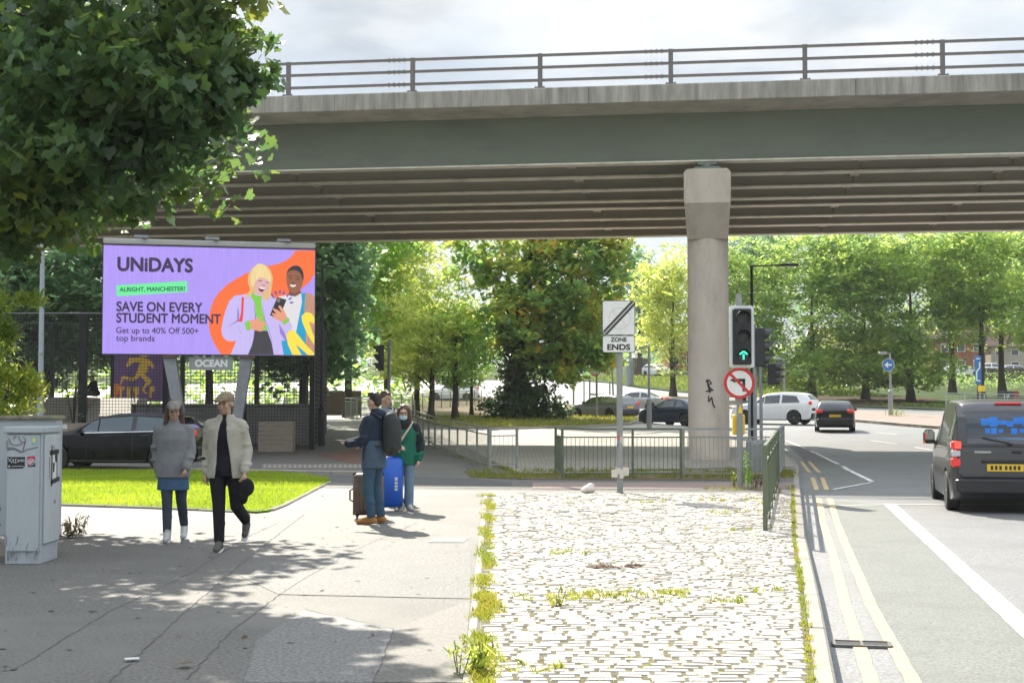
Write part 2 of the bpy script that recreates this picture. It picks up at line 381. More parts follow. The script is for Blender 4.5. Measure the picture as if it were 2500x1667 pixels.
# near granite setts, one stone at a time
def lx(y): return -.42 + (26.1 - y) * .0125
def kx(y):
    for (a, b) in zip(KE, KE[1:]):
        if a[1] <= y <= b[1]: return a[0] + (b[0] - a[0]) * (y - a[1]) / (b[1] - a[1])
    return 5.3
mb = MB(); y = 2.2; rnd = random.Random(5)
while y < 26.15:
    rowh = rnd.uniform(.094, .112); x = lx(y) + rnd.uniform(-.02, .0) + (rnd.random() * .1); xe = kx(y + .05) - .15
    while x < xe - .03:
        ln = min(rnd.uniform(.15, .23), xe - x); g = rnd.uniform(.007, .02) if rnd.random() < .8 else rnd.uniform(.02, .04)
        a, b = x, x + ln - g; c, d = y, y + rowh - rnd.uniform(.005, .009)
        if b - a > .05 and not (rnd.random() < .004):
            z = rnd.uniform(.018, .022) + .002 * math.sin(y * 1.7 + x * 2.1); k = .012; tx, ty = rnd.uniform(-.003, .003), rnd.uniform(-.003, .003)
            j = lambda: rnd.uniform(-.005, .005)
            ou = [(a + j(), c + j(), z - .02), (b + j(), c + j(), z - .02), (b + j(), d + j(), z - .02), (a + j(), d + j(), z - .02)]
            inn = [(a + k, c + k, z - tx - ty), (b - k, c + k, z + tx - ty), (b - k, d - k, z + tx + ty), (a + k, d - k, z - tx + ty)]
            mb.add(ou + inn, [(4, 5, 6, 7), (0, 1, 5, 4), (1, 2, 6, 5), (2, 3, 7, 6), (3, 0, 4, 7)])
        x += ln
    y += rowh
M_sett_isl = mat('granite_setts_near', (.42, .395, .362), .6, 0, .16, 7, .5, 60, .5, (.27, .25, .22), 3, .45)
island_tint(M_sett_isl, .34)
o = mb.build('granite_setts', M_sett_isl); o['kind'] = 'structure'
sp = [(lx(yy), yy) for yy in (2, 10, 18, 26.2)] + [(kx(yy) - .13, yy) for yy in (26.2, 22, 18, 14, 10, 6, 2)]
sheet('sett_bedding', sp, .0115, M_moss)
sweep('edging_stone', [(lx(yy) - .015, yy) for yy in (2, 10, 18, 25.9)], .075, .022, .1, M_kerb, 1, .9, .02)
# setts below the bridge
def brick_mat():
    m, nt, b = new_mat('distant_setts'); N = nt.nodes.new; Lk = nt.links.new
    tc = N('ShaderNodeTexCoord'); br = N('ShaderNodeTexBrick'); br.inputs['Scale'].default_value = 1.0
    br.inputs['Brick Width'].default_value = .24; br.inputs['Row Height'].default_value = .12; br.inputs['Mortar Size'].default_value = .014
    br.inputs['Color1'].default_value = (.34, .31, .275, 1); br.inputs['Color2'].default_value = (.43, .40, .36, 1); br.inputs['Mortar'].default_value = (.14, .125, .07, 1)
    ns = N('ShaderNodeTexNoise'); ns.inputs['Scale'].default_value = .8; ns.inputs['Detail'].default_value = 6; Lk(tc.outputs['Object'], ns.inputs[0])
    r = N('ShaderNodeValToRGB'); r.color_ramp.elements[0].position = .5; r.color_ramp.elements[1].position = .72; r.color_ramp.elements[1].color = (.6, .6, .6, 1); r.color_ramp.elements[0].color = (0, 0, 0, 1)
    mx = N('ShaderNodeMixRGB'); mx.inputs[2].default_value = (.2, .17, .12, 1)
    Lk(tc.outputs['Object'], br.inputs['Vector']); Lk(ns.outputs['Fac'], r.inputs[0]); Lk(r.outputs[0], mx.inputs[0]); Lk(br.outputs['Color'], mx.inputs[1]); Lk(mx.outputs[0], b.inputs['Base Color'])
    bp = N('ShaderNodeBump'); bp.inputs['Strength'].default_value = .8; bp.inputs['Distance'].default_value = .02; bp.invert = True; Lk(br.outputs['Fac'], bp.inputs['Height']); Lk(bp.outputs[0], b.inputs['Normal'])
    b.inputs['Roughness'].default_value = .5
    return m
M_sett2 = brick_mat()
KEB = W((1945, 1139), (1932, 1118), (1905, 1093), (1876, 1074), (1798, 1056), (1679, 1043), (1570, 1033))
sheet('bridge_setts', W((1262, 1152),) + KEB + W((1540, 1039), (1250, 1052), (1120, 1050), (1020, 1040), (1150, 1097)), .007, M_sett2)
sheet('verge', W((1130, 1150), (1262, 1156), (1700, 1158), (1930, 1148), (1948, 1160), (1800, 1172), (1300, 1171), (1150, 1165)), .012, M_earth)
sheet('tree_island', W((1120, 1045), (1250, 1047), (1440, 1041), (1540, 1035), (1566, 1025), (1550, 1010), (1480, 1001), (1400, 990), (1300, 979), (1150, 968), (1010, 962), (985, 1000), (1050, 1036)), .05, M_earth, .12)
sweep('kerb', W((1120, 1046), (1250, 1048), (1440, 1042), (1540, 1036), (1567, 1026)), .14, .075, .2, M_kerb, 1)
lawn_pts = W((-250, 1226), (143, 1234), (420, 1243), (627, 1253), (655, 1250), (690, 1238), (808, 1177), (795, 1168), (720, 1158), (640, 1153), (-250, 1147))
sheet('lawn', lawn_pts, .03, M_lawn, .1)
sweep('edging_stone', W((143, 1235), (420, 1244), (627, 1254), (657, 1251), (692, 1239), (810, 1177)), .06, .035, .1, M_kerb, 1, .9, .02)
sheet('park_lawn', W((690, 985), (770, 1002), (850, 990), (880, 975), (905, 960), (700, 955)) , .03, M_grassfar, .05)
# side road with kerb, tactile strips, patches and cracks
sheet('side_road', W((-600, 1165), (640, 1168), (860, 1178), (1250, 1186), (1250, 1177), (1150, 1168), (870, 1160), (630, 1156), (100, 1143), (-600, 1138)), .005, M_asph3)
sweep('kerb', W((100, 1142), (630, 1154), (870, 1158), (1010, 1160)), .14, .08, .2, M_kerb, 1)
sweep('kerb', W((1955 - 690, 1157), (1600, 1158), (1948, 1147)), .13, .06, .2, M_kerb, 1)
def ribs(name, px0, px1, pya, pyb, n, m, base):
    a0, a1, b1, b0 = [Vector(p) for p in W((px0, pya), (px1, pya), (px1, pyb), (px0, pyb))]
    sheet(name, [tuple(a0), tuple(b0), tuple(b1), tuple(a1)], .006, base)
    mb = MB()
    for i in range(n):
        t = (i + .5) / n; p = a0.lerp(a1, t); q = b0.lerp(b1, t); d = (q - p) * .08
        mb.bar((p.x + d.x, p.y + d.y, T(p.y) + .006), (q.x - d.x, q.y - d.y, T(q.y) + .006), .05, .008)
    o = mb.build(name + '_ribs', m); o['kind'] = 'structure'
ribs('tactile_strip', 1300, 1945, 1178, 1194, 84, M_tact, mat('tactile_base', (.25, .19, .165), .7, 0, .12, 4, .3, 60))
ribs('tactile_strip', 640, 960, 1133, 1143, 26, mat('tactile_buff', (.33, .30, .25), .7, 0, .1, 4), mat('tactile_buff_base', (.2, .18, .16), .7, 0, .1, 4))
sheet('footway_patch', W((770, 1112), (880, 1092), (1000, 1122), (860, 1132)), .004, mat('red_asphalt', (.17, .09, .07), .7, 0, .15, 3, .4, 90))
def ribbon(name, pts, w, off, m, wob=.0, step=.25):
    pts = [Vector(p) for p in pts]; q = []
    for a, b in zip(pts, pts[1:]):
        n = max(1, int((b - a).length / step))
        for i in range(n): q.append(a.lerp(b, i / n))
    q.append(pts[-1]); vs = []; fs = []; rr = random.Random(len(q))
    for i, p in enumerate(q):
        t = (q[min(i + 1, len(q) - 1)] - q[max(i - 1, 0)]).normalized(); n = Vector((-t.y, t.x)); p = p + n * rr.uniform(-wob, wob); ww = w * (rr.uniform(.7, 1.3) if wob > .01 else rr.uniform(.97, 1.03))
        for s in (-1, 1): r = p + n * (s * ww / 2); vs.append((r.x, r.y, T(r.y) + off))
    for i in range(len(q) - 1): fs.append((2 * i, 2 * i + 1, 2 * i + 3, 2 * i + 2))
    mb = MB(); mb.add(vs, [f[::-1] for f in fs]); o = mb.build(name, m); o['kind'] = 'structure'; return o
D = 1 / .9408
def Wd(*pp): return W(*[(x * D, y * D) for x, y in pp])
for pl in (((250, 1568), (430, 1400), (590, 1265), (700, 1180)), ((30, 1540), (250, 1405), (440, 1315), (565, 1235), (640, 1200)), ((430, 1560), (530, 1450), (650, 1360), (800, 1270), (960, 1200))):
    ribbon('footway_crack', Wd(*pl), .007, .006, M_crack, .012, .10)
sheet('footway_patch', Wd((545, 1320), (790, 1240), (1085, 1235), (1080, 1375), (640, 1365)), .004, M_asph2)
sheet('footway_patch', Wd((860, 1568), (905, 1445), (1080, 1378), (1066, 1568)), .0045, mat('asphalt_patch_brown', (.125, .115, .10), .66, 0, .5, 34, .5, 120, .4, (.09, .08, .07), 2, .5))
sheet('footway_patch', Wd((590, 1470), (700, 1400), (905, 1445), (860, 1568), (560, 1568)), .0035, mat('asphalt_patch_grey', (.15, .145, .135), .64, 0, .6, 36, .7, 110, .5))
for pl in (((905, 1445), (860, 1568)), ((790, 1240), (1085, 1235)), ((640, 1365), (1080, 1375)), ((150, 1245), (340, 1225), (520, 1218)), ((700, 1400), (905, 1445))):
    ribbon('footway_crack', Wd(*pl), .008, .007, M_crack, .011, .15)
# road surfacing and paint
rz = ROAD_Z
def roadW(*pp): return [tuple(G(x * D, y * D, rz)[:2]) for x, y in pp]
lane = [(1873, 1135), (1990, 1135), (2045, 1160), (2352, 1440), (2600, 1680), (2120, 1600), (2060, 1500), (1960, 1290), (1895, 1150)]
sheet('lane_surface', roadW((1890, 1148), (2046, 1160), (2352, 1441), (2700, 1760), (2160, 1760), (2010, 1400), (1930, 1235)), rz + .004, M_lane)
sheet('lane_surface', roadW((1800, 1010), (1880, 1042), (2003, 1108), (1905, 1130), (1862, 1080), (1838, 1048)), rz + .004, M_lane)
ribbon('road_line', roadW((2043, 1158), (2175, 1277), (2354, 1441), (2640, 1700)), .2, rz + .009, M_white, .004, .3)
for a, b in (((1806, 1012), (1850, 1030)), ((1862, 1035), (1925, 1066)), ((1935, 1071), (2004, 1106))):
    ribbon('road_line', roadW(a, b), .12, rz + .009, M_white, .01, .3)
ribbon('road_line', roadW((1890, 1162), (1990, 1160), (2120, 1159), (2352, 1158)), .07, rz + .009, M_white, .01, .3)
ribbon('road_line', roadW((1915, 1124), (2003, 1108)), .08, rz + .009, M_white, .01, .3)
yl = [((1881, 1145), (1890, 1200), (1912, 1270), (1945, 1400), (2002, 1568), (2080, 1760)), ((1906, 1145), (1922, 1200), (1950, 1270), (2005, 1400), (2098, 1568), (2200, 1760))]
for l in yl: ribbon('road_line', roadW(*l), .1, rz + .009, M_yellow, .004, .2)
for l in (((1866, 1097), (1876, 1126)), ((1888, 1097), (1899, 1126)), ((1840, 1060), (1860, 1085)), ((1858, 1060), (1882, 1085))): ribbon('road_line', roadW(*l), .1, rz + .009, M_yellow, .004, .2)
for x0, x1, yy, y2 in ((2000, 2060, 1012, 1020), (2100, 2150, 1027, 1035), (1560, 1640, 968, 972), (2010, 2060, 993, 998)): ribbon('road_line', roadW((x0, yy), (x1, y2)), .12, rz + .009, M_white, .01, .5)
# drain grate in the gutter
c = G(1979 * D, 1482 * D, rz); ga = KE[2]; gb = KE[1]
gt = thing('drain_grate', 'long slotted iron drain grate across the double yellow lines', 'drain', (c.x, c.y, T(c.y) + rz + .012), math.atan2(3.4, 17.7) * -1)
M_iron = mat('grate_iron', (.16, .155, .15), .5, .6, .2, 20, .2, 80)
mb = MB(); w, h = .40, .21
for s in (-1, 1): mb.box((0, s * h / 2, 0), (w, .02, .02)); mb.box((s * w / 2, 0, 0), (.03, h - .02, .02))
mb.box((0, 0, 0), (.02, h - .02, .02)); mb.build('frame', M_iron, gt)
mb = MB()
for i in range(7): mb.box((0, -h / 2 + .035 + i * .0235, -.003), (w - .03, .010, .012))
mb.build('slats', M_iron, gt)
mb = MB(); mb.box((0, 0, -.008), (w - .03, h - .02, .002)); mb.build('sump', mat('sump_dark', (.01, .01, .01), .9), gt)
# ------------------------------------------------------------------ flyover
BA = R(8.0); BO = Vector((0, 41.8, 0)); bd = Vector((math.cos(BA), -math.sin(BA), 0)); bn = Vector((math.sin(BA), math.cos(BA), 0))
def BW(a, b, z): v = BO + bd * a + bn * b; return (v.x, v.y, z)
zb = P(1250, 384 * D, 41.8).z; zwt = P(1250, 272 * D, 41.8).z; zf0 = P(1250, 243 * D, 40.3).z; zf1 = P(1250, 204 * D, 40.3).z
M_fascia = mat('parapet_concrete', (.34, .315, .27), .85, 0, .32, 1.4, .35, 40, .3, (.12, .115, .10), 1.3, .6, stretch=(3.5, 1, .35))
M_soffit = mat('soffit_concrete', (.58, .52, .44), .85, 0, .15, 1.0, .3, 40, .3, (.26, .23, .19), .8, .6)
M_green = mat('girder_green_paint', (.175, .195, .145), .5, 0, .1, .5, .05, 30, .4, (.09, .10, .085), .6, .5, stretch=(.3, 1, 1.2))
M_brown = mat('girder_bounce_tint', (.43, .395, .34), .6, 0, .1, .8, .05, 30, .3, (.42, .37, .30), 1.2, .6, stretch=(.4, 1, 1.2))  # inner steel: same paint as the green web, ground bounce put into the colour
M_flange = mat('flange_bounce_tint', (.84, .78, .66), .55, 0, .08, 1.5, .05, 30, .3, (.25, .22, .18), 1.4, .5)  # buff tone carries the light bounced up from the ground
M_rail = mat('parapet_rail_metal', (.17, .155, .145), .55, .3, .12, 6)
M_col = mat('column_concrete', (.58, .50, .41), .8, 0, .1, 1.2, .3, 50, .3, (.24, .22, .19), 1.1, .55, stretch=(1, 1, .4))
br = thing('flyover', 'grey green steel girder flyover with concrete parapet crossing the whole view', 'bridge', BW(0, 0, 0))
A0, A1 = -42.0, 40.0
gb_ = [0, 2.4, 5.1, 7.7, 9.5, 12.5, 15.2, 18.2]
def slab(prof, a0=A0, a1=A1):               # (b, z) profile swept along the bridge
    n = len(prof); vs = [BW(a0, b, z) for b, z in prof] + [BW(a1, b, z) for b, z in prof]
    return vs, [tuple(range(n)), tuple(range(2 * n - 1, n - 1, -1))] + [(i, n + i, n + (i + 1) % n, (i + 1) % n)[::-1] for i in range(n)]
bF = gb_[-1]
mb = MB(); mb.add(*slab([(-.04, zwt + .002), (-1.45, zf0 - .01), (-1.45, zf1 - .08), (bF + 1.45, zf1 - .08), (bF + 1.45, zf0), (bF + .04, zwt + .002)])); mb.build('deck', M_soffit, br, world=True)
for sgn, b0 in ((-1, -1.5), (1, bF + 1.5)):
    mb = MB(); bi = b0 - sgn * .42; p = [(b0, zf0), (b0, zf1 - .03), (b0 - sgn * .03, zf1), (bi, zf1), (bi, zf1 - .079), (b0 - sgn * .052, zf1 - .079), (b0 - sgn * .052, zf0)]
    a = A0
    while a < A1:                            # cast in lengths with open joints
        v, f = slab(p if sgn < 0 else p[::-1], a + .006, min(a + 7.4, A1) - .006); mb.add(v, f); a += 7.4
    mb.build('parapet', M_fascia, br, world=True)
for i, b in enumerate(gb_):
    g = MB(); g.add(*slab([(b - .02, zb + .04), (b - .02, zwt), (b + .02, zwt), (b + .02, zb + .04)][::-1]))
    if i == 0:
        for k in range(-9, 10): g.box(BW(6.0 + k * 4.4 + 2.2, -.08, (zb + zwt) / 2), (.02, .12, zwt - zb - .1), -BA) if k % 2 == 5 else None
    go = g.build('girder', M_green if i == 0 else M_brown, br, world=True)
    f_ = MB(); f_.add(*slab([(b - .24, zb), (b - .24, zb + .04), (b + .24, zb + .04), (b + .24, zb)][::-1])); f_.build('flange', M_flange, go, world=False)
    go.children[0].location = (0, 0, 0)
    me = go.children[0].data
    for v in me.vertices: v.co -= br.location
for i in range(len(gb_) - 1):
    if i == 3: continue
    for k in range(-9, 8):
        if k == 0 or k in (-2, -4): continue
        a = 5.95 + k * 4.4; b0, b1 = gb_[i] + .03, gb_[i + 1] - .03
        mbw = MB(); mbw.bar(BW(a, b0, zb + .62), BW(a, b1, zb + .62), .02, .6); mbw.bar(BW(a, b1 - .09, zb + .06), BW(a, b1 - .09, zb + .28), .16, .02)
        mbw.mat(1); mbw.bar(BW(a, b0 + .2, zb + .30), BW(a, b1 - .02, zb + .30), .28, .03)
        mbw.build('cross_frame', [M_brown, M_flange], br, world=True)
# railing on both parapets
for sgn, b0 in ((-1, -1.32), (1, bF + 1.32)):
    HR = 1.02
    a = A0 + .6; posts = []
    ap = -2.72                               # a post seen just left of the middle
    k0 = int((A0 - ap) / 3.72); k = k0
    while ap + k * 3.72 < A1:
        a = ap + k * 3.72; posts.append(a)
        ps = MB(); ps.box(BW(a, b0, zf1 + HR / 2), (.13, .09, HR), -BA); ps.box(BW(a, b0, zf1 + .02), (.3, .26, .03), -BA)
        for q in (-.11, .11): ps.box(BW(a + q, b0 - .09, zf1 + .045), (.035, .035, .03), -BA)
        k += 1
        ps.build('rail_post', M_rail, br, world=True)
    for z in (.25, .62, .97):
        rl = MB()
        rl.bar(BW(A0, b0, zf1 + z), BW(A1, b0, zf1 + z), .07, .075)
        for a in posts[::2]:
            for q in (.25, .4, .55, .7): rl.box(BW(a - q, b0, zf1 + z), (.035, .1, .115), -BA)
        rl.build('rail', M_rail, br, world=True)
# crosshead, bearings and columns
AC = 5.72
zc0 = P(1250, 395 * D, 40.9).z; zc1 = P(1250, 467 * D, 40.9).z; zc2 = P(1250, 547 * D, 40.9).z
M_capdark = M_col
mb = MB(); hw, hs = .65, .59
v = []
prof = [(-hs, zc2), (-hw, zc1 - .06), (-hw - .015, zc1), (-hw - .015, zc0 - .1), (-hw + .09, zc0), (hw - .09, zc0), (hw + .015, zc0 - .1), (hw + .015, zc1), (hw, zc1 - .06), (hs, zc2)]
n = len(prof); B0, B1 = -.72, bF + .75
# front end leans back below the upper block
ring = lambda b, off: [BW(AC + a, b + (off if z < zc1 - .03 else 0), z) for a, z in prof]
r0 = [BW(AC + a, B0 + (.80 if z < zc2 + .01 else .05 if z < zc1 - .03 else 0), z) for a, z in prof]
mb.add(r0 + [BW(AC + a, B1, z) for a, z in prof], [tuple(range(n))[::-1], tuple(range(n, 2 * n))] + [(i, n + i, n + (i + 1) % n, (i + 1) % n) for i in range(n)])
mb.build('crosshead', M_col, br, world=True)
for b in gb_:
    mb = MB(); mb.box(BW(AC, b, zc0 + .07), (.76, .6, .14), -BA, .03)
    for q in range(1): mb.lathe([(.2, 0), (.2, .06)], 16, BW(AC, b, zc0 + .14)); mb.box(BW(AC, b, (zc0 + .2 + zb) / 2 + .0), (.55, .4, max(.02, zb - zc0 - .202)), -BA)
    mb.build('bearing', [mat('bearing_steel', (.22, .25, .21), .5, .3)], br, world=True)
for b in (.66, bF - .66):
    mb = MB(); M = Matrix.Translation(BW(AC, b, 0)) @ Matrix.Rotation(-BA + R(22.5), 4, 'Z')
    mb.lathe([(.6, T(41) - .3), (.6, zc2 + .02)], 24, M=M); co = mb.build('column', M_col, br, smooth=50, world=True)
    if b < 1:
        gf = MB()                            # sprayed scrawl on the camera side of the column
        face = .60 + .004
        def sp(pts, w):
            pts = [BW(AC + px_, b - face, pz) for px_, pz in pts]
            for p, q in zip(pts, pts[1:]): gf.bar(p, q, .006, w, up=(0, 0, 1)) if abs(p[2] - q[2]) < .03 else gf.bar(p, q, w, .006, up=tuple(-bn))
        o_ = .02
        sp([(-.06 + o_, 2.35), (.02 + o_, 1.98)], .05); sp([(-.1 + o_, 2.30), (-.02 + o_, 2.36), (.07 + o_, 2.25), (-.05 + o_, 2.2), (.1 + o_, 2.05)], .035)
        sp([(-.1 + o_, 2.02), (.12 + o_, 2.06)], .035); sp([(-.02 + o_, 1.9), (-.02 + o_, 1.72), (.07 + o_, 1.85), (.1 + o_, 1.66), (.16 + o_, 1.55)], .035)
        gf.build('graffiti', mat('spray_black', (.015, .015, .017), .5), co, world=False)
        for v in co.children[0].data.vertices: v.co -= br.location
# ------------------------------------------------------------------ big screen on two legs
EXPO = scn.view_settings.exposure
def glow(name, rgb, k=1.0, streak=0.0): return emit_mat(name, S(*rgb), k / 2 ** EXPO, streak)
M_galv = mat('galvanised_steel', (.30, .31, .32), .5, .5, .12, 5, .05, 40, .5, (.2, .2, .2), 3, .4)
M_greypost = mat('grey_post_paint', (.27, .28, .27), .5, 0, .1, 4, .05, 40, .5, (.16, .16, .15), 3, .5)
M_black = mat('black_paint', (.018, .019, .021), .4, 0, .15, 6)
M_dkgrey = mat('dark_grey_metal', (.05, .05, .053), .45, .2, .12, 6)
M_signwhite = mat('sign_white', (.76, .76, .73), .4, 0, .04, 3, .0, 60, .5, (.45, .45, .42), 4, .3)
M_signblack = mat('sign_black', (.02, .02, .022), .4)
M_signred = mat('sign_red', (.55, .03, .03), .4, 0, .06, 3)
M_yel = mat('yellow_box', (.85, .58, .03), .45, 0, .06, 3)
M_wood = mat('planter_timber', (.34, .285, .225), .8, 0, .18, 3, .3, 40, .3, (.2, .165, .13), 2, .5, stretch=(1, 1, 7))
def sloc(px, py, Y): v = P(px * D, py * D, Y); return v
bl = P(235 * D, 812 * D, 41.3); brr = P(722 * D, 812 * D, 42.7); SW = (Vector((brr.x, brr.y)) - Vector((bl.x, bl.y))).length; SHT = P(235 * D, 563 * D, 41.3).z - bl.z
ang = math.atan2(brr.y - bl.y, brr.x - bl.x)
bb = thing('billboard', 'large lit advertising screen with purple and orange artwork on two slanted grey legs', 'billboard', (bl.x, bl.y, bl.z), ang)
sc0 = MB(); sc0.box((SW / 2, .18, SHT / 2), (SW + .06, .34, SHT + .06)); casing = sc0.build('casing', M_dkgrey, bb)
t = MB(); t.box((SW / 2, .14, SHT + .12), (SW + .02, .44, .17), 0, .03); t.build('top_cap', mat('cap_grey', (.42, .41, .38), .5, 0, .08, 3), bb)
for x in (1.05, 3.1, 5.2):
    t = MB(); t.box((x, .1, SHT + .27), (.42, .3, .1), 0, .02); t.box((x + .1, .0, SHT + .24), (.1, .5, .05)); t.build('lamp_bracket', M_galv, bb)
scr = MB(); scr.box((SW / 2, -.002, SHT / 2), (SW, .02, SHT)); sm = scr.build('screen', glow('screen_purple', (176, 152, 246), 1.0, .10), bb)
def su(x, y):                                # photo px on the screen -> local x, z
    u = (x - 250) / 517; top = 600 + 15 * u; return u * SW, (864.5 - y) / (864.5 - top) * SHT
def art(name, rgb, pts, lvl, crop=True, k=1.0, streak=0.0, smooth=0):
    q = [su(500 + a / 6.532, 640 + b / 6.532) if crop else su(a, b) for a, b in pts]
    q = [(min(max(a, .005), SW - .005), min(max(b, .005), SHT - .005)) for a, b in q]
    for _ in range(smooth):
        n = len(q); q = [p for i in range(n) for p in ((q[i][0] * .75 + q[(i + 1) % n][0] * .25, q[i][1] * .75 + q[(i + 1) % n][1] * .25), (q[i][0] * .25 + q[(i + 1) % n][0] * .75, q[i][1] * .25 + q[(i + 1) % n][1] * .75))]
    mb = MB(); vs = [(a, -.013 - lvl * .0012, b) for a, b in q]; ar = sum(q[i][0] * q[(i + 1) % len(q)][1] - q[(i + 1) % len(q)][0] * q[i][1] for i in range(len(q)))
    mb.add(vs, [tuple(range(len(q))) if ar > 0 else tuple(range(len(q) - 1, -1, -1))])
    return mb, glow('art_' + name, rgb, k, streak)
ART = []
def A_(name, rgb, pts, lvl, **k):
    mb, m = art(name, rgb, pts, lvl, **k); ART.append(mb.build(name, m, sm))
A_('orange_swirl', (255, 112, 48), [(230, 1470), (120, 1300), (50, 1130), (25, 950), (50, 780), (110, 600), (200, 480), (330, 360), (480, 270), (640, 185), (760, 135), (1000, 75), (1150, 45), (1260, 0), (1350, -60), (1423, -160), (1760, -160), (1760, 205), (1660, 330), (1520, 440), (1300, 620), (800, 1000), (480, 1250), (390, 1470)], 1)
A_('knit_sleeve', (196, 146, 118), [(1585, 495), (1700, 520), (1760, 570), (1760, 1470), (1600, 1470), (1590, 1000), (1565, 800)], 2, streak=.2)
A_('teal_cardigan', (20, 160, 205), [(1515, 490), (1592, 510), (1572, 800), (1602, 1100), (1602, 1470), (1220, 1470), (1200, 1240), (1300, 1230), (1440, 1150), (1440, 1050)], 3)
A_('white_tee', (226, 222, 226), [(1150, 560), (1300, 530), (1420, 560), (1520, 500), (1535, 640), (1445, 1090), (1440, 1250), (1380, 1200), (1340, 960), (1280, 880), (1100, 600)], 4)
A_('man_neck', (120, 72, 52), [(1320, 470), (1500, 450), (1525, 500), (1430, 555), (1330, 545)], 5)
A_('man_face', (150, 92, 66), [(1270, 250), (1285, 150), (1380, 100), (1500, 130), (1558, 220), (1560, 300), (1525, 420), (1490, 480), (1400, 510), (1330, 480), (1290, 400)], 6, smooth=2)
A_('man_hair', (40, 36, 44), [(1276, 230), (1298, 130), (1400, 68), (1500, 85), (1560, 190), (1557, 300), (1538, 290), (1512, 195), (1420, 140), (1310, 165)], 7, smooth=1)
A_('man_smile', (245, 240, 236), [(1328, 368), (1380, 380), (1445, 372), (1422, 402), (1380, 410), (1348, 398)], 7, smooth=1)
for e in ([(1318, 262), (1374, 270), (1372, 284), (1320, 276)], [(1425, 280), (1495, 286), (1490, 302), (1428, 296)], [(1306, 228), (1378, 232), (1376, 242), (1308, 240)], [(1425, 236), (1500, 252), (1498, 264), (1426, 248)], [(1360, 335), (1430, 338), (1420, 350), (1368, 346)]): A_('man_features', (58, 32, 28), e, 7)
A_('jacket', (200, 186, 242), [(560, 530), (440, 545), (360, 620), (300, 760), (260, 900), (230, 1080), (250, 1180), (300, 1240), (380, 1262), (470, 1250), (430, 1350), (385, 1470), (1242, 1470), (1200, 1250), (1290, 1230), (1380, 1020), (1330, 930), (1200, 960), (1170, 900), (1130, 700), (1090, 580), (1020, 540), (880, 510), (700, 500)], 8, streak=.06)
for e in ([(490, 690), (520, 860), (500, 950), (380, 1010), (300, 1060), (380, 1000), (480, 930)], [(1160, 980), (1250, 1110), (1290, 1225), (1260, 1235), (1180, 1130)], [(500, 1000), (530, 1110), (590, 1130), (540, 1120)], [(750, 640), (790, 880), (770, 1090), (730, 1330), (755, 1090), (770, 880)], [(880, 640), (930, 900), (1040, 1180), (1080, 1460), (1030, 1180), (915, 900)]): A_('jacket_folds', (150, 128, 206), e, 9)
A_('turtleneck', (128, 208, 66), [(712, 490), (790, 540), (885, 555), (870, 640), (890, 800), (975, 1092), (905, 1085), (790, 870), (762, 650), (690, 540)], 9)
A_('jeans', (58, 54, 60), [(770, 1088), (975, 1092), (1040, 1270), (1080, 1470), (662, 1470), (720, 1330), (752, 1220)], 10, streak=.3)
A_('bag_strap', (240, 62, 48), [(555, 565), (592, 572), (578, 850), (566, 952), (490, 950), (528, 890), (545, 800)], 10)
A_('woman_hair_back', (226, 186, 122), [(800, 50), (700, 130), (655, 230), (650, 340), (690, 450), (640, 520), (600, 572), (690, 560), (730, 490), (900, 560), (915, 600), (962, 632), (1012, 560), (1040, 430), (1056, 260), (1010, 130), (920, 60), (850, 42)], 10, streak=.12)
A_('woman_face', (224, 176, 178), [(760, 280), (762, 430), (800, 510), (862, 552), (930, 510), (985, 420), (1010, 320), (960, 240), (840, 230)], 11, smooth=2)
A_('fringe', (240, 214, 152), [(800, 50), (720, 130), (690, 240), (700, 380), (742, 420), (762, 330), (820, 270), (880, 255), (960, 290), (1012, 340), (1030, 300), (1000, 160), (920, 70), (850, 42)], 12, smooth=1, streak=.1)
A_('open_mouth', (96, 36, 44), [(818, 412), (870, 418), (932, 428), (905, 478), (862, 486), (830, 460)], 12, smooth=1)
A_('woman_teeth', (246, 240, 236), [(828, 408), (880, 415), (932, 425), (915, 446), (860, 438), (832, 425)], 13)
for e in ([(815, 300), (880, 310), (878, 324), (818, 314)], [(940, 326), (992, 338), (988, 350), (942, 340)], [(885, 375), (935, 385), (925, 395), (890, 388)]): A_('woman_features', (112, 66, 70), e, 12)
A_('cuff', (128, 206, 64), [(598, 970), (685, 928), (708, 1080), (640, 1087)], 11)
A_('hand', (232, 158, 124), [(688, 930), (790, 910), (880, 868), (892, 880), (835, 930), (900, 950), (975, 975), (972, 990), (905, 990), (920, 1010), (905, 1030), (905, 1070), (880, 1104), (840, 1100), (705, 1062)], 12)
A_('phone', (42, 38, 44), [(1130, 565), (1282, 608), (1165, 884), (1010, 852)], 11)
A_('phone_camera', (120, 118, 128), [(1135, 585), (1185, 600), (1165, 650), (1115, 632)], 12)
A_('hand', (232, 158, 124), [(1062, 738), (1140, 768), (1215, 820), (1148, 715), (1160, 698), (1190, 705), (1250, 790), (1292, 880), (1232, 962), (1160, 930), (1090, 905), (1045, 885), (1045, 870), (1110, 880), (1040, 830), (1045, 812), (1120, 830), (1060, 760)], 12)
A_('cuff', (128, 206, 64), [(1208, 965), (1308, 878), (1334, 930), (1255, 1000)], 13)
A_('yellow_stroke', (250, 226, 70), [(1528, 860), (1600, 798), (1690, 815), (1760, 880), (1760, 985), (1650, 940), (1700, 1090), (1760, 1180), (1760, 1310), (1620, 1130), (1540, 950)], 9)
A_('yellow_stroke', (250, 226, 70), [(1282, 1150), (1330, 1085), (1400, 1078), (1480, 1160), (1600, 1300), (1760, 1435), (1760, 1470), (1640, 1470), (1500, 1350), (1440, 1308), (1535, 1470), (1385, 1470), (1308, 1300)], 9)
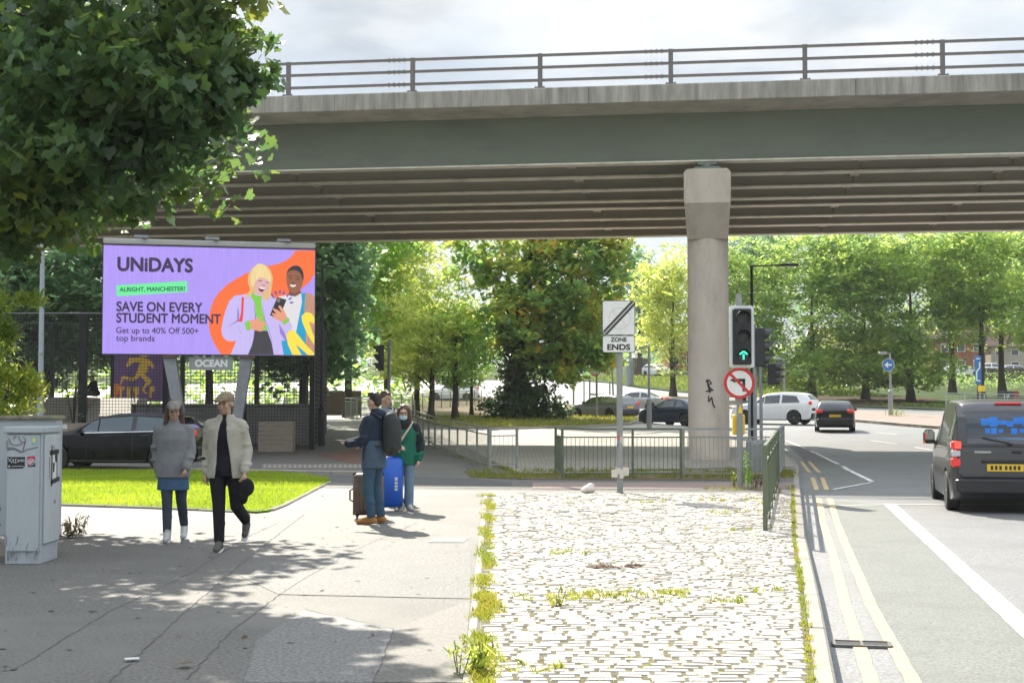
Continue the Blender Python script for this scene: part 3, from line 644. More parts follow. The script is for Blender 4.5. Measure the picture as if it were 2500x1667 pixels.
for a, b, c_, d_ in ((1035, 515, 1072, 580), (1095, 475, 1118, 532), (1175, 460, 1172, 512), (1245, 470, 1225, 530), (1318, 510, 1285, 560), (1365, 575, 1315, 605), (1392, 648, 1335, 654)):
    v = Vector((c_ - a, d_ - b)); n = Vector((-v.y, v.x)).normalized() * 12
    A_('blue_dash', (64, 70, 190), [(a + n.x, b + n.y), (c_ + n.x, d_ + n.y), (c_ - n.x, d_ - n.y), (a - n.x, b - n.y)], 13)
A_('green_banner', (110, 240, 158), [(281, 698.5), (450, 688), (452, 714), (283, 725)], 1, crop=False)
M_ink = glow('art_lettering', (58, 40, 78), 1.0); M_ink2 = glow('art_lettering_green', (10, 84, 62), 1.0)
for txt, x0, x1, y1, y0, bo, m, sh in (('UNiDAYS', 283, 465, 664.5, 633, .055, M_ink, 0), ('ALRIGHT, MANCHESTER!', 289, 446, 716, 706, .035, M_ink2, .06), ('SAVE ON EVERY', 282, 489, 762, 740, .042, M_ink, 0), ('STUDENT MOMENT', 282, 534, 789.5, 767.5, .042, M_ink, 0), ('Get up to 40% Off 500+', 282, 480, 819.5, 801, .018, M_ink, 0), ('top brands', 282, 374, 838.5, 819.5, .018, M_ink, 0)):
    a, zb_ = su(x0, y1); b, zt_ = su(x1, y0); v, f = fitted(txt, a, b, zb_, zt_, -.0145 - .02, bo, sh)
    mb = MB(); mb.add(v, f); mb.build('lettering', m, sm)
for tx_, bx_ in ((390, 428), (568, 533)):
    t = sloc(tx_, 815, 42.3); b = sloc(bx_, 1062, 42.3); inv = bb.matrix_world
    loc = lambda v: Matrix.Rotation(-ang, 3, 'Z') @ (Vector((v.x, 42.3 + (v.x - t.x) * math.sin(ang), v.z)) - bb.location)
    p0 = loc(t); p1 = loc(b); p0.y = p1.y = .22; p1.z = T(42.3) - .1 - bl.z
    mb = MB(); mb.tube([p0 + Vector((0, 0, .0)), p1], [(.29, .2), (.2, .16)], 4, side=(1, 1, 0)); lg = mb.build('leg', M_galv, bb)
    t2 = MB(); t2.box((p0.x, p0.y - .05, p0.z - .06), (.44, .4, .1)); t2.build('bracket', mat('rust_bracket', (.12, .07, .06), .7, .2, .2, 8), bb)
a, zt_ = su(458, 868); b, zb_ = su(565, 900)
pl = MB(); pl.box(((a + b) / 2, .12, (zt_ + zb_) / 2 - .02), (b - a, .06, zt_ - zb_)); plo = pl.build('name_plate', mat('plate_grey', (.30, .31, .29), .5, 0, .08, 4), bb)
v, f = fitted('OCEAN', a + .16, b - .16, zb_ + .07, zt_ - .10, .085, .075); mb = MB(); mb.add(v, f); mb.build('lettering', mat('plate_white', (.8, .8, .77), .5, 0, .03, 3), plo)

# ------------------------------------------------------------------ posts, signs and signals
def pole(mb, x, y, z0, z1, r, n=12): mb.lathe([(r, z0), (r, z1)], n, (x, y, 0))
def zed(px, py, Y, h=0): return P(px * D, py * D, Y)
g = G(1424 * D, 1132 * D); YS = g.y
zs = thing('zone_sign', 'tall grey post with white square sign reading ZONE ENDS', 'road sign', (g.x, g.y, 0))
lz = lambda py: P(1250, py * D, YS - .08).z
mb = MB(); pole(mb, 0, 0, -.05, lz(694), .057); mb.lathe([(.075, -.02), (.075, .02)], 12); mb.build('pole', M_greypost, zs)
wS = 76 / 123.7
def plate(name, x, y, z0, z1, w, m, border, par, r=.04):
    def rr(a, b, c, d, r): return [(a + r, c), (b - r, c), (b - r * .3, c + r * .3), (b, c + r), (b, d - r), (b - r * .3, d - r * .3), (b - r, d), (a + r, d), (a + r * .3, d - r * .3), (a, d - r), (a, c + r), (a + r * .3, c + r * .3)]
    M = Matrix.Translation((x, y, 0)) @ Matrix.Rotation(R(90), 4, 'X')
    o = MB(); o.ext(rr(-w / 2, w / 2, z0, z1, r), .006, M); ob = o.build(name, border, par)
    i = MB(); i.ext(rr(-w / 2 + .012, w / 2 - .012, z0 + .012, z1 - .012, r * .8), .003, Matrix.Translation((x, y - .0062, 0)) @ Matrix.Rotation(R(90), 4, 'X')); i.build('face', m, ob)
    return ob
zp = plate('sign_plate', -.02, -.07, lz(770) + .003, lz(690), wS, M_signwhite, M_signblack, zs)
zq = plate('sign_plate', -.02, -.07, lz(810), lz(770) - .003, wS, M_signwhite, M_signblack, zs)
mb = MB(); x0, x1, z0, z1 = -wS / 2, wS / 2 - .04, lz(770) + .012, lz(690) - .012; hgt = z1 - z0
for k in range(4):
    o_ = (k - 1.5) * .046; a0, b0 = x0 + .02 + max(0, -o_) * 0, z0 + .01; p = Vector((x0 + .0 + .012, 0, z0 + .01)) + Vector((.5, 0, -.5)) * o_ * 1.4; q = Vector((x1 + .008, 0, z1 - .01)) + Vector((.5, 0, -.5)) * o_ * 1.4
    p = Vector((max(p.x, x0), 0, max(p.z, z0))); q = Vector((min(q.x, x1 + .02), 0, min(q.z, z1)))
    mb.bar((p.x, -.0815, p.z), (q.x, -.0815, q.z), .002, .02, up=(-1, 0, 1))
mb.build('stripes', M_signblack, zp)
mb = MB(); M_ghost = mat('faded_red_ring', (.60, .58, .55), .5)
for i in range(36):
    a, b = 2 * math.pi * i / 36, 2 * math.pi * (i + 1) / 36; r_ = .2; cx, cz = -.0, (z0 + z1) / 2 - .01
    mb.bar((cx + r_ * math.cos(a), -.0805, cz + r_ * math.sin(a)), (cx + r_ * math.cos(b), -.0805, cz + r_ * math.sin(b)), .0015, .012, up=(math.cos((a + b) / 2), 0, math.sin((a + b) / 2)))
mb.bar((-.14, -.0805, cz + .14), (.14, -.0805, cz - .14), .0015, .012, up=(1, 0, 1)); mb.build('faded_ring', M_ghost, zp)
for txt, w, pa, pb in (('ZONE', .30, 785, 774.5), ('ENDS', .43, 804, 790)):
    v, f = fitted(txt, -.02 - w / 2, -.02 + w / 2, lz(pa), lz(pb), -.0815, .05); mb = MB(); mb.add(v, f); mb.build('lettering', M_signblack, zq)
for z in (lz(730), lz(790)): mb = MB(); mb.lathe([(.066, z - .02), (.066, z + .02)], 12); mb.build('clamp', M_galv, zs)
mb = MB()                                    # torn card wrapped round the post, bits of old stickers
for i in range(10):
    a = i * .63; mb.box((.075 * math.cos(a), .075 * math.sin(a), lz(1085) + .03 * math.sin(i * 2.1)), (.075, .012, .13 + .03 * math.sin(i * 1.7)), a + math.pi / 2)
mb.box((-.10, -.07, lz(1087)), (.13, .012, .14), .3); mb.box((.1, -.06, lz(1083)), (.12, .012, .15), -.35)
wr = mb.build('paper_wrap', mat('weathered_card', (.62, .59, .52), .8, 0, .1, 12, .3, 60)); wr.location = (g.x, g.y, 0)
tag(wr, 'crumpled white card wrapped low round the zone sign post', 'paper')
mb = MB(); mb.box((.022, -.056, lz(1010)), (.05, .006, .12)); mb.mat(1).box((-.02, -.0565, lz(1005)), (.04, .006, .07)); mb.mat(2).box((-.045, -.045, lz(1022)), (.02, .03, .06)); mb.build('stickers', [mat('sticker_white', (.5, .5, .48), .6), mat('sticker_red', (.5, .12, .1), .6), mat('sticker_blue', (.05, .18, .45), .6)], zs)

M_lens = mat('signal_lens_dark', (.03, .03, .032), .25, 0, .1, 3)
def signal(par, loc, rz, h=1.1, w=.36, board=True, lit=False, nl=3):
    X = Matrix.Translation(loc) @ Matrix.Rotation(rz, 4, 'Z')
    if board:
        mb = MB(); mb.at(X @ Matrix.Rotation(R(90), 4, 'X'))
        def rr(a, c, r): return [(-a + r, -c), (a - r, -c), (a - r * .3, -c + r * .3), (a, -c + r), (a, c - r), (a - r * .3, c - r * .3), (a - r, c), (-a + r, c), (-a + r * .3, c - r * .3), (-a, c - r), (-a, -c + r), (-a + r * .3, -c + r * .3)]
        mb.ext(rr(w / 2 + .06, h / 2 + .06, .05), .02); mb.build('backing_board', M_signwhite, par)
    hd = MB(); hd.at(X); hd.box((0, -.01, 0), (w, .2, h), 0, .02); head = hd.build('signal_head', M_black, par)
    for i in range(nl):
        z = h / 2 - (i + .5) * h / nl
        l = MB(); l.at(X); M = Matrix.Translation((.02, -.112, z)) @ Matrix.Rotation(R(90), 4, 'X'); l.lathe([(.125, 0), (.12, .02), (.03, .035)], 20, M=M); l.build('lens', M_lens, head)
        v = MB(); v.at(X); n = 16; vs = []
        for k in range(n + 1):
            a = R(-35) + (R(250)) * k / n; lo, ln = .135, (.10 + .13 * max(0, math.sin(a)))
            for r_ in (lo, lo + .008): vs += [(.02 + r_ * math.cos(a), -.11, z + r_ * math.sin(a)), (.02 + r_ * math.cos(a), -.11 - ln, z + r_ * math.sin(a) * .97)]
        fs = []
        for k in range(n): b = k * 4; fs += [(b, b + 1, b + 5, b + 4), (b + 2, b + 6, b + 7, b + 3), (b + 1, b + 3, b + 7, b + 5), (b, b + 4, b + 6, b + 2)]
        v.add(vs, fs); v.build('visor', M_dkgrey, head, smooth=30)
        if lit and i == nl - 1:
            a = MB(); a.at(X)
            for p, q in (((.02, -.085), (.02, .02)), ((.02, .075), (-.055, .015)), ((.02, .075), (.095, .015))): a.bar((p[0], -.149, z + p[1]), (q[0], -.149, z + q[1]), .004, .036, up=(1, 0, 0) if p[0] == q[0] else (0, 0, 1))
            a.build('green_arrow', glow('signal_green', (70, 255, 215), 1.3), head)
    return head
def disc(par, loc, r, draw=None, rz=0):
    X = Matrix.Translation(loc) @ Matrix.Rotation(rz, 4, 'Z')
    M = Matrix.Rotation(R(90), 4, 'X'); mb = MB(); mb.at(X); mb.lathe([(r, 0), (r, .008)], 36, M=M); o = mb.build('disc', M_signred if draw != 'blue' else M_signwhite, par)
    f = MB(); f.at(X @ Matrix.Translation((0, -.0085, 0))); k = .80 if draw != 'blue' else .95; f.lathe([(r * k, 0), (r * k, .003)], 36, M=M); f.build('disc_face', M_signwhite if draw != 'blue' else mat('sign_blue', (.03, .16, .42), .4, 0, .05, 3), o)
    return o, X
g = G(1700 * D, 1122 * D); YT = g.y
ts = thing('traffic_signal', 'front traffic signal with white border showing a green arrow above a no left turn disc', 'traffic light', (g.x, g.y, 0))
lz = lambda py: P(1250, py * D, YT).z
mb = MB(); pole(mb, 0, 0, -.05, lz(675), .062); mb.build('pole', M_greypost, ts)
sh_ = signal(ts, (.03, -.12, (lz(703) + lz(845)) / 2), R(-3), lz(703) - lz(845) - .12, .36, True, True)
dz = lz(880); do, X = disc(ts, (-.02, -.12, dz), .305)
a = MB(); a.at(X); yv = -.0135
a.bar((.085, yv, -.16), (.085, yv, .06), .003, .055, up=(1, 0, 0)); a.bar((.112, yv, .06), (-.08, yv, .06), .003, .055); a.add([(-.08, yv - .0015, .115), (-.19, yv - .0015, .06), (-.08, yv - .0015, .005)], [(0, 1, 2)]); a.build('arrow', M_signblack, do)
a = MB(); a.at(X); a.bar((-.19, yv - .003, .19), (.19, yv - .003, -.19), .003, .055, up=(1, 0, 1)); a.build('slash', M_signred, do)
a = MB(); zt_ = lz(925); a.add([(-.045, -.066, zt_ - .2), (.045, -.066, zt_ - .2), (.005, -.066, zt_)], [(0, 1, 2)]); a.build('marker', M_yel, ts)
a = MB(); a.box((0, .14, lz(975)), (.24, .1, .4), 0, .02); a.build('push_box', M_yel, ts)
def back_signal(px, py, Y, label, heads, ptop, r=.045, base=True, rzs=R(95), mat_=None):
    g = P(px * D, py * D, Y); t = thing('traffic_signal', label, 'traffic light', (g.x, Y, T(Y)))
    zz = lambda q: P(1250, q * D, Y).z - T(Y)
    mb = MB(); pole(mb, 0, 0, -.05, zz(ptop), r); mb.build('pole', M_galv, t)
    if base: b = MB(); b.box((0, 0, .36), (.17, .17, .74), 0, .02); b.lathe([(.08, .73), (.05, .8)], 10); b.build('base_box', M_greypost, t)
    for (ax, za, zc, rz_, w) in heads:
        h = zz(za) - zz(zc); signal(t, (ax, 0, (zz(za) + zz(zc)) / 2), rz_, h, w, False)
        b = MB()
        for q in (.35, -.35): b.bar((0, 0, (zz(za) + zz(zc)) / 2 + h * q), (ax, 0, (zz(za) + zz(zc)) / 2 + h * q), .03)
        b.build('bracket', M_dkgrey, t)
    return t
back_signal(1735, 1080, 33.5, 'black traffic signal seen from its side just behind the green arrow signal', [(.13, 753, 842, R(80), .3)], 745)
back_signal(1749, 1078, 34.6, 'low black signal heads on a grey pole at the railing corner', [(.26, 835, 884, R(80), .3)], 760, .04)
back_signal(1722, 1078, 35.4, 'thin grey signal pole with squat base box beside the column', [], 900, .035)
back_signal(893, 1003, 55, 'traffic signal facing away to the side beyond the two travellers', [(-.3, 793, 851, R(-80), .3)], 780, .06, False)

# ------------------------------------------------------------------ lamps and far signs
def lamp(name, label, px, Y, ptop, arm, cat='street lamp', m=None, r=(.07, .05), low=1.2, rl=.1, head=(.55, .2, .09), down=0.0):
    x = gx(px * D, Y); t = thing(name, label, cat, (x, Y, T(Y))); zt = P(1250, ptop * D, Y).z - T(Y)
    mb = MB(); mb.lathe([(rl, -.05), (rl, low), (r[0], low + .1), (r[1], zt)], 12); mb.build('pole', m, t)
    if arm:
        a = MB(); a.bar((0, 0, zt - .04), (arm, 0, zt + .0), .05); a.build('arm', m, t)
        h = MB(); h.box((arm + math.copysign(head[0] / 2, arm), 0, zt + .0 - down), head, 0, .03); h.build('lantern', m, t)
        l = MB(); l.box((arm + math.copysign(head[0] / 2, arm), 0, zt - head[2] / 2 - .006 - down), (head[0] * .6, head[1] * .7, .008)); l.build('lens', M_signwhite, t)
    return t
lamp('street_lamp', 'slim black street lamp with flat arm beside the mesh fence corner post', 740, 51, 609, .12, m=M_black, rl=.13, low=1.3, head=(.36, .2, .06))
lamp('street_lamp', 'black street lamp with long flat arm rising behind the traffic signals', 1727, 50, 609, .95, m=M_black, head=(.7, .25, .08))
lamp('street_lamp', 'short grey lamp with small curved head left of the column', 1490, 67, 795, -.16, m=M_galv, rl=.12, low=1.35, r=(.06, .05), head=(.34, .16, .1), down=.06)
lamp('street_lamp', 'grey lamp column with heavy base out on the far grass', 1446, 150, 560, 0, m=M_galv, rl=.42, low=2.6, r=(.2, .16))
lamp('street_lamp', 'small grey lamp with little white head in front of the right hand trees', 1800, 96, 823, -.25, m=M_galv, rl=.09, low=1.0, head=(.45, .2, .13))
il = lamp('street_lamp', 'grey island lamp carrying a round blue left arrow sign', 2043, 88, 811, -.2, m=M_galv, rl=.15, low=1.5, r=(.08, .06), head=(.5, .2, .14))
do, X = disc(il, (-.16, -.2, P(1250, 838 * D, 88).z - T(88)), .40, 'blue', R(-42))
a = MB(); a.at(X); a.bar((.24, -.014, 0), (-.05, -.014, 0), .004, .1); a.add([(-.02, -.016, .2), (-.27, -.016, 0), (-.02, -.016, -.2)], [(0, 1, 2)]); a.build('arrow', M_signwhite, do)
fl = thing('flood_lamp', 'pale grey lamp post with boxy floodlight behind the utility cabinets', 'lamp post', (gx(96 * D, 38), 38, 0))
zt = P(1250, 562 * D, 38).z; mb = MB(); mb.lathe([(.085, -.05), (.085, 2.2), (.07, 2.25), (.06, zt)], 12); mb.build('pole', mat('pale_post_paint', (.36, .40, .43), .5, 0, .1, 4, 0, 40, .5, (.25, .27, .28), 3, .4), fl)
mb = MB(); mb.box((.32, -.05, zt + .16), (.40, .3, .24), 0, .03); mb.box((.32, -.02, zt + .0), (.42, .26, .05)); mb.box((.05, 0, zt), (.5, .05, .05)); mb.build('floodlight', M_greypost, fl)
mb = MB(); mb.lathe([(.078, 2.95), (.078, 3.02)], 12); mb.build('band', M_galv, fl)
def post_sign(px, Y, pyb_top, label, r=.04, name='sign_post', lean=0.0, build=None, cat='road sign'):
    t = thing(name, label, cat, (gx(px * D, Y), Y, T(Y) + (ROAD_Z if False else 0))); zt = P(1250, pyb_top * D, Y).z - T(Y)
    mb = MB(); mb.tube([(0, 0, -.05), (lean, 0, zt)], r, 10); mb.build('pole', M_greypost, t)
    if build: build(t, zt)
    return t
def d1(t, zt): disc(t, (-.1, -.08, zt - .2), .33)
post_sign(1370, 82, 842, 'round red ringed sign half hidden by the ivy tree leaves', .06, build=d1)
post_sign(1354, 86, 862, 'bare grey post just left of the half hidden round sign', .05, cat='post')
def d2(t, zt):
    mb = MB(); mb.box((.05, -.06, zt - .45), (.9, .03, 1.1)); o = mb.build('board', mat('sign_green', (.02, .24, .10), .45, 0, .06, 3), t)
    mb = MB(); mb.box((-.28, -.078, zt - .45), (.22, .006, 1.06)); mb.build('panel', M_signwhite, o)
    mb = MB(); mb.bar((.05, -.079, zt - .42), (.32, -.079, zt - .42), .004, .09); mb.add([(.28, -.08, zt - .3), (.45, -.08, zt - .42), (.28, -.08, zt - .54)], [(0, 2, 1)]); mb.build('arrow', M_signwhite, o)
post_sign(1410, 84, 806, 'leaning grey post with green direction board behind the zone sign', .05, lean=-.16, build=d2)
post_sign(1424, 97, 818, 'round red ringed sign hidden behind the zone sign post', .05, build=d1)
for i, (px, Y, py) in enumerate(((1317, 92, 866), (1341, 118, 868), (1400, 105, 875))):
    post_sign(px, Y, py, ('short grey bollard post on the far road edge nearest the ivy tree', 'thin short post standing on the far kerb', 'grey bollard post behind the leaning sign post')[i], .06, 'bollard_post', cat='bollard')
def d3(t, zt):
    mb = MB(); mb.box((-.12, -.06, zt - 1.0), (.44, .03, 2.0)); o = mb.build('board', MC['sign_blue'], t)
    mb = MB()
    for a, b, w in (((-.24, -1.75), (-.24, -1.1), .1), ((-.24, -1.1), (-.02, -.85), .1), ((-.02, -.85), (-.02, -.45), .1), ((-.24, -1.75), (-.0, -1.75), .1), ((-.25, -.2), (.0, -.2), .08)): mb.bar((a[0], -.078, zt + a[1]), (b[0], -.078, zt + b[1]), .004, w, up=(1, 0, 0) if abs(a[1] - b[1]) > .1 else (0, 0, 1))
    mb.build('symbol', M_signwhite, o)
    mb = MB(); mb.box((.1, -.06, zt - 2.3), (.5, .05, .42)); mb.build('yellow_tag', M_yel, t)
post_sign(2248, 100, 817, 'narrow tall blue sign with white arrow on a thin pole', .06, build=d3)
pb = thing('name_board', 'teal and white board on two dark legs by the far car park', 'sign', (gx(1536 * D, 170), 170, T(170)))
mb = MB(); zt = P(1250, 812 * D, 170).z - T(170); mb.box((0, 0, zt), (1.95, .08, .55)); o = mb.build('board', mat('teal_board', (.02, .3, .33), .5, 0, .05, 2), pb)
mb = MB(); mb.box((-.5, -.045, zt - .02), (.9, .01, .42)); mb.build('panel', M_signwhite, o)
for s in (-.9, .9): mb = MB(); mb.lathe([(.05, 0), (.05, zt + .2)], 8, (s, 0, 0)); mb.build('leg', M_black, pb)
# ------------------------------------------------------------------ railings
M_railgreen = mat('railing_green_paint', (.115, .145, .09), .5, 0, .15, 5, .1, 50, .5, (.12, .10, .07), 4, .45)
M_railgrey = mat('railing_grey_paint', (.31, .32, .29), .5, .2, .1, 5, .1, 50, .5, (.2, .17, .13), 4, .4)
M_railmid = mat('railing_worn_paint', (.21, .22, .17), .5, .1, .12, 5, .1, 50, .5, (.14, .11, .08), 4, .4)
def railing(label, pts, h=1.08, sp=1.9, m=None, group=None, bar=.095, drop=.2, lift=.0):
    c = pts[0]; t = thing('guard_railing', label, 'railing', (c[0], c[1], T(c[1])), 0, group)
    loc = lambda x, y, z: (x - c[0], y - c[1], T(y) - T(c[1]) + z + lift)
    posts = []
    for (x0, y0), (x1, y1) in zip(pts, pts[1:]):
        d = math.hypot(x1 - x0, y1 - y0); n = max(1, round(d / sp)); rz = math.atan2(y1 - y0, x1 - x0)
        pp = [(x0 + (x1 - x0) * i / n, y0 + (y1 - y0) * i / n) for i in range(n + 1)]
        for i, p in enumerate(pp):
            if i == 0 and posts: continue
            posts.append(p); mb = MB(); a = loc(p[0], p[1], 0); mb.box((a[0], a[1], a[2] + h / 2 - .03), (.05, .06, h + .06), rz); mb.build('post', m, t)
        for p, q in zip(pp, pp[1:]):
            mb = MB(); L_ = math.hypot(q[0] - p[0], q[1] - p[1]); u = ((q[0] - p[0]) / L_, (q[1] - p[1]) / L_)
            e = .026; a = (p[0] + u[0] * e, p[1] + u[1] * e); b = (q[0] - u[0] * e, q[1] - u[1] * e)
            for z, w in ((h - .02, .045), (h - drop, .03), (.12, .03)): mb.bar(loc(*a, z), loc(*b, z), .04, w)
            k = int(L_ / bar)
            for i in range(1, k):
                x, y = p[0] + u[0] * L_ * i / k, p[1] + u[1] * L_ * i / k; mb.bar(loc(x, y, .135), loc(x, y, h - drop - .015), .012)
            mb.build('panel_grille', m, t)
    return t
def w1(px, Y): return (gx(px * D, Y), Y)
NR0 = G(1758 * D, 1222 * D)
railing('green railing nearest the camera running beside the kerb at the road edge', [(NR0.x, NR0.y), w1(1784, 30.2)], 1.12, 2.0, M_railgreen, None, .1, .22)
railing('green railing in front of the concrete column', [w1(1276, 33.6), w1(1291, 31.6), w1(1452, 31.6), w1(1562, 31.6)], 1.12, 1.65, M_railgreen)
railing('pale grey railing between the column and the traffic signal', [w1(1568, 31.65), w1(1786, 31.65), w1(1797, 36.5)], 1.12, 2.1, M_railgrey)
AA = G(1262, 1144); 
railing('long greenish railing slanting away beside the path past the travellers', [(AA.x, AA.y), (-.55, 36.0)], 1.05, 1.4, M_railgrey, None, .13)
railing('long dull green railing slanting back to the signal beyond the travellers', [(-.6, 36.25), (-3.71, 56.0), (-5.6, 64.0)], 1.08, 2.15, M_railmid, None, .2)
railing('distant green railing behind the row of young trees', [(-9.6, 82), (-7.2, 93), (-2.45, 115)], 1.2, 2.6, M_railgreen, None, .13)
railing('short grey return railing where the path meets the grass', [(-9.6, 82), (-8.6, 79), (-5.2, 76)], 1.2, 2.0, M_railgrey, None, .12)
fy = 103; railing('pale green railing along the foot of the bank by the dark van', [(gx(2170 * D, 101), 101), (gx(2352 * D, 94), 94), (gx(2600 * D, 88), 88)], 1.2, 2.0, mat('railing_pale', (.36, .42, .36), .5, 0, .1, 4), None, .14)
# ------------------------------------------------------------------ mesh fence round the ball court
M_mesh = mat('mesh_dark', (.045, .047, .05), .55, .2, .2, 9)
YF = 48.0; zF = P(1250, 719 * D, YF).z; zB = T(YF)
def meshwall(mb, x0, x1, y0, y1, z0, z1, sx, sz, w):
    L_ = math.hypot(x1 - x0, y1 - y0); k = int(L_ / sx); kz = int((z1 - z0) / sz)
    for i in range(k + 1): t = i / k; x, y = x0 + (x1 - x0) * t, y0 + (y1 - y0) * t; mb.bar((x, y, z0), (x, y, z1), w)
    for j in range(kz + 1): z = z0 + (z1 - z0) * j / kz; mb.bar((x0, y0 - .01, z), (x1, y1 - .01, z), w * 1.25)
xr = gx(718 * D, YF); xl = gx(-60 * D, YF)
mf = thing('mesh_fence', 'tall dark wire mesh fence with black posts behind the screen and parked hatchback', 'fence', (xr, YF, zB))
mb = MB(); meshwall(mb, xl, xr, YF, YF, zB + .05, zF - .02, .105, .105, .0115); mb.build('mesh', M_mesh, mf, world=True)
mb = MB(); meshwall(mb, xr, xr - 1.2, YF, YF + 13, zB + .1, zF - .05, .2, .16, .018); mb.build('mesh', M_mesh, mf, world=True)
for px, w in ((717, .16), (562, .13), (381, .17), (190, .25), (12, .2)):
    x = gx(px * D, YF); mb = MB(); mb.box((x, YF + .12, (zB + zF) / 2), (w, .12, zF - zB + .1)); mb.build('post', M_black, mf, world=True)
mb = MB(); mb.bar((xl, YF, zF), (xr, YF, zF), .035); mb.build('top_wire', M_galv, mf, world=True)
bf = thing('mesh_fence', 'far wire mesh fence closing the back of the ball court under the trees', 'fence', (gx(400 * D, 64), 64, T(64)))
zB2 = P(1250, 742 * D, 64).z
mb = MB(); meshwall(mb, gx(-80 * D, 64), gx(700 * D, 64), 64, 64, T(64), zB2, .22, .17, .014); mb.build('mesh', M_mesh, bf, world=True)
for px in (-40, 120, 260, 420, 590, 700): x = gx(px * D, 64); mb = MB(); mb.box((x, 64.1, (T(64) + zB2) / 2), (.2, .12, zB2 - T(64))); mb.build('post', M_black, bf, world=True)
mb = MB(); mb.bar((gx(-80 * D, 64), 64, zB2), (gx(700 * D, 64), 64, zB2), .04); mb.build('top_wire', M_galv, bf, world=True)
# concrete blocks, ramp and painted board inside the court
M_conc = mat('ramp_concrete', (.36, .335, .29), .7, 0, .12, 1.2, .2, 40, .3, (.2, .185, .16), 1, .5)
M_concd = mat('ramp_ply_dark', (.30, .285, .27), .7, 0, .15, 1.2, .15, 40, .3, (.09, .085, .08), 1, .6)
def zc(py, Y): return P(1250, py * D, Y).z
mb = MB(); Y0 = 57; a, b = gx(40 * D, Y0), gx(197 * D, Y0); z1 = zc(912, Y0); mb.box(((a + b) / 2, Y0 + 1, z1 / 2), (b - a, 2, z1), 0, .02)
tag(mb.build('skate_ledge', M_conc), 'long flat topped beige concrete ledge behind the mesh fence', 'ledge'); z_ledge = z1
mb = MB(); a, b = gx(198 * D, 56.6), gx(303 * D, 56.6); zt = zc(914, 58); zm = zc(955, 56.6)
pr = [(56.6, 0), (56.6, zm), (57.8, zt), (59.2, zt), (59.2, 0)]; n = 5
mb.add([(a, y, z) for y, z in pr] + [(b, y, z) for y, z in pr], [(4, 3, 2, 1, 0), (5, 6, 7, 8, 9)] + [(i, (i + 1) % 5, 5 + (i + 1) % 5, 5 + i) for i in range(5)])
for f_ in range(0): pass
o = mb.build('skate_ramp', mat('ramp_pale', (.5, .48, .43), .6, 0, .08, 1.5, .1, 40, .3, (.35, .33, .3), 1, .4)); tag(o, 'pale sloped skate ramp with bright flat top next to the ledge', 'ramp')
mb = MB(); a, b = gx(304 * D, 52), gx(712 * D, 52); zt = zc(931, 52)
mb.box(((a + b) / 2, 53, zt / 2), (b - a, 2, zt), 0, .02); o = mb.build('skate_platform', M_concd); tag(o, 'wide dark skate platform with pale coping behind the mesh', 'platform')
mb = MB(); mb.box(((a + b) / 2, 52.05, zt + .03), (b - a, .3, .06)); mb.build('coping', M_conc, o)
for px in (346, 482, 676):
    q = MB(); q.add([(gx(px * D, 51.9) + s * .09, 51.99, zc(946, 52) + t_ * .09) for s, t_ in ((0, -1), (1, 0), (0, 1), (-1, 0))], [(0, 1, 2, 3)]); q.build('vent_diamond', M_galv, o)
mu = thing('mural_board', 'purple board painted with a yellow running figure and orange edges', 'mural', (gx(334 * D, 61), 61, T(61)))
a, b = gx(264 * D, 61), gx(404 * D, 61); z0, z1 = zc(922, 61), zc(800, 61)
mb = MB(); mb.box(((a + b) / 2, 61.05, (z0 + z1) / 2), (b - a, .08, z1 - z0)); mo = mb.build('board', mat('mural_purple', (.20, .12, .33), .6, 0, .1, 3), mu, world=True)
def mp(x, y): return (a + (x - 622) / (1178 - 622) * (b - a), z1 - (y + 66) / (420 + 66) * (z1 - z0))
def mural(name, m, polys, yy=61.0):
    for pl in polys:
        q = MB(); pt = [mp(*p) for p in pl]; ar = sum(pt[i][0] * pt[(i + 1) % len(pt)][1] - pt[(i + 1) % len(pt)][0] * pt[i][1] for i in range(len(pt)))
        if ar < 0: pt = pt[::-1]
        q.add([(x, yy, z) for x, z in pt], [tuple(range(len(pt)))])
        ob = q.build(name, m, mu, world=True); ob.parent = mo
M_my = mat('mural_yellow', (.88, .60, .09), .6, 0, .08, 3); M_mo = mat('mural_orange', (.80, .26, .08), .6, 0, .08, 3)
mural('orange_patch', M_mo, [[(622, 258), (690, 262), (680, 330), (640, 380), (622, 385)], [(1120, -60), (1178, -60), (1178, 80), (1130, 70)], [(1150, 200), (1178, 190), (1178, 250), (1160, 260)]], 61.004)
mural('running_figure', M_my, [[(760, 20), (880, 20), (950, 40), (990, 100), (975, 120), (930, 80), (930, 140), (900, 170), (960, 220), (960, 250), (900, 300), (905, 330), (930, 340), (925, 350), (885, 335), (880, 300), (915, 245), (860, 185), (830, 215), (790, 232), (710, 215), (690, 260), (680, 250), (690, 190), (710, 185), (790, 205), (820, 180), (840, 110), (860, 60), (800, 60), (740, 110), (730, 90)], [(850, -60), (930, -60), (935, 0), (900, 15), (855, 5)]])
mural('painted_marks', M_my, [[(660, 290), (720, 285), (720, 310), (700, 310), (695, 380), (675, 380), (680, 310), (660, 310)], [(740, 285), (775, 285), (780, 375), (740, 380)], [(795, 290), (850, 285), (850, 340), (830, 380), (800, 385)], [(945, 285), (990, 280), (990, 330), (965, 335), (965, 385), (945, 385)], [(1090, -50), (1110, -50), (1110, 60), (1090, 80)]])
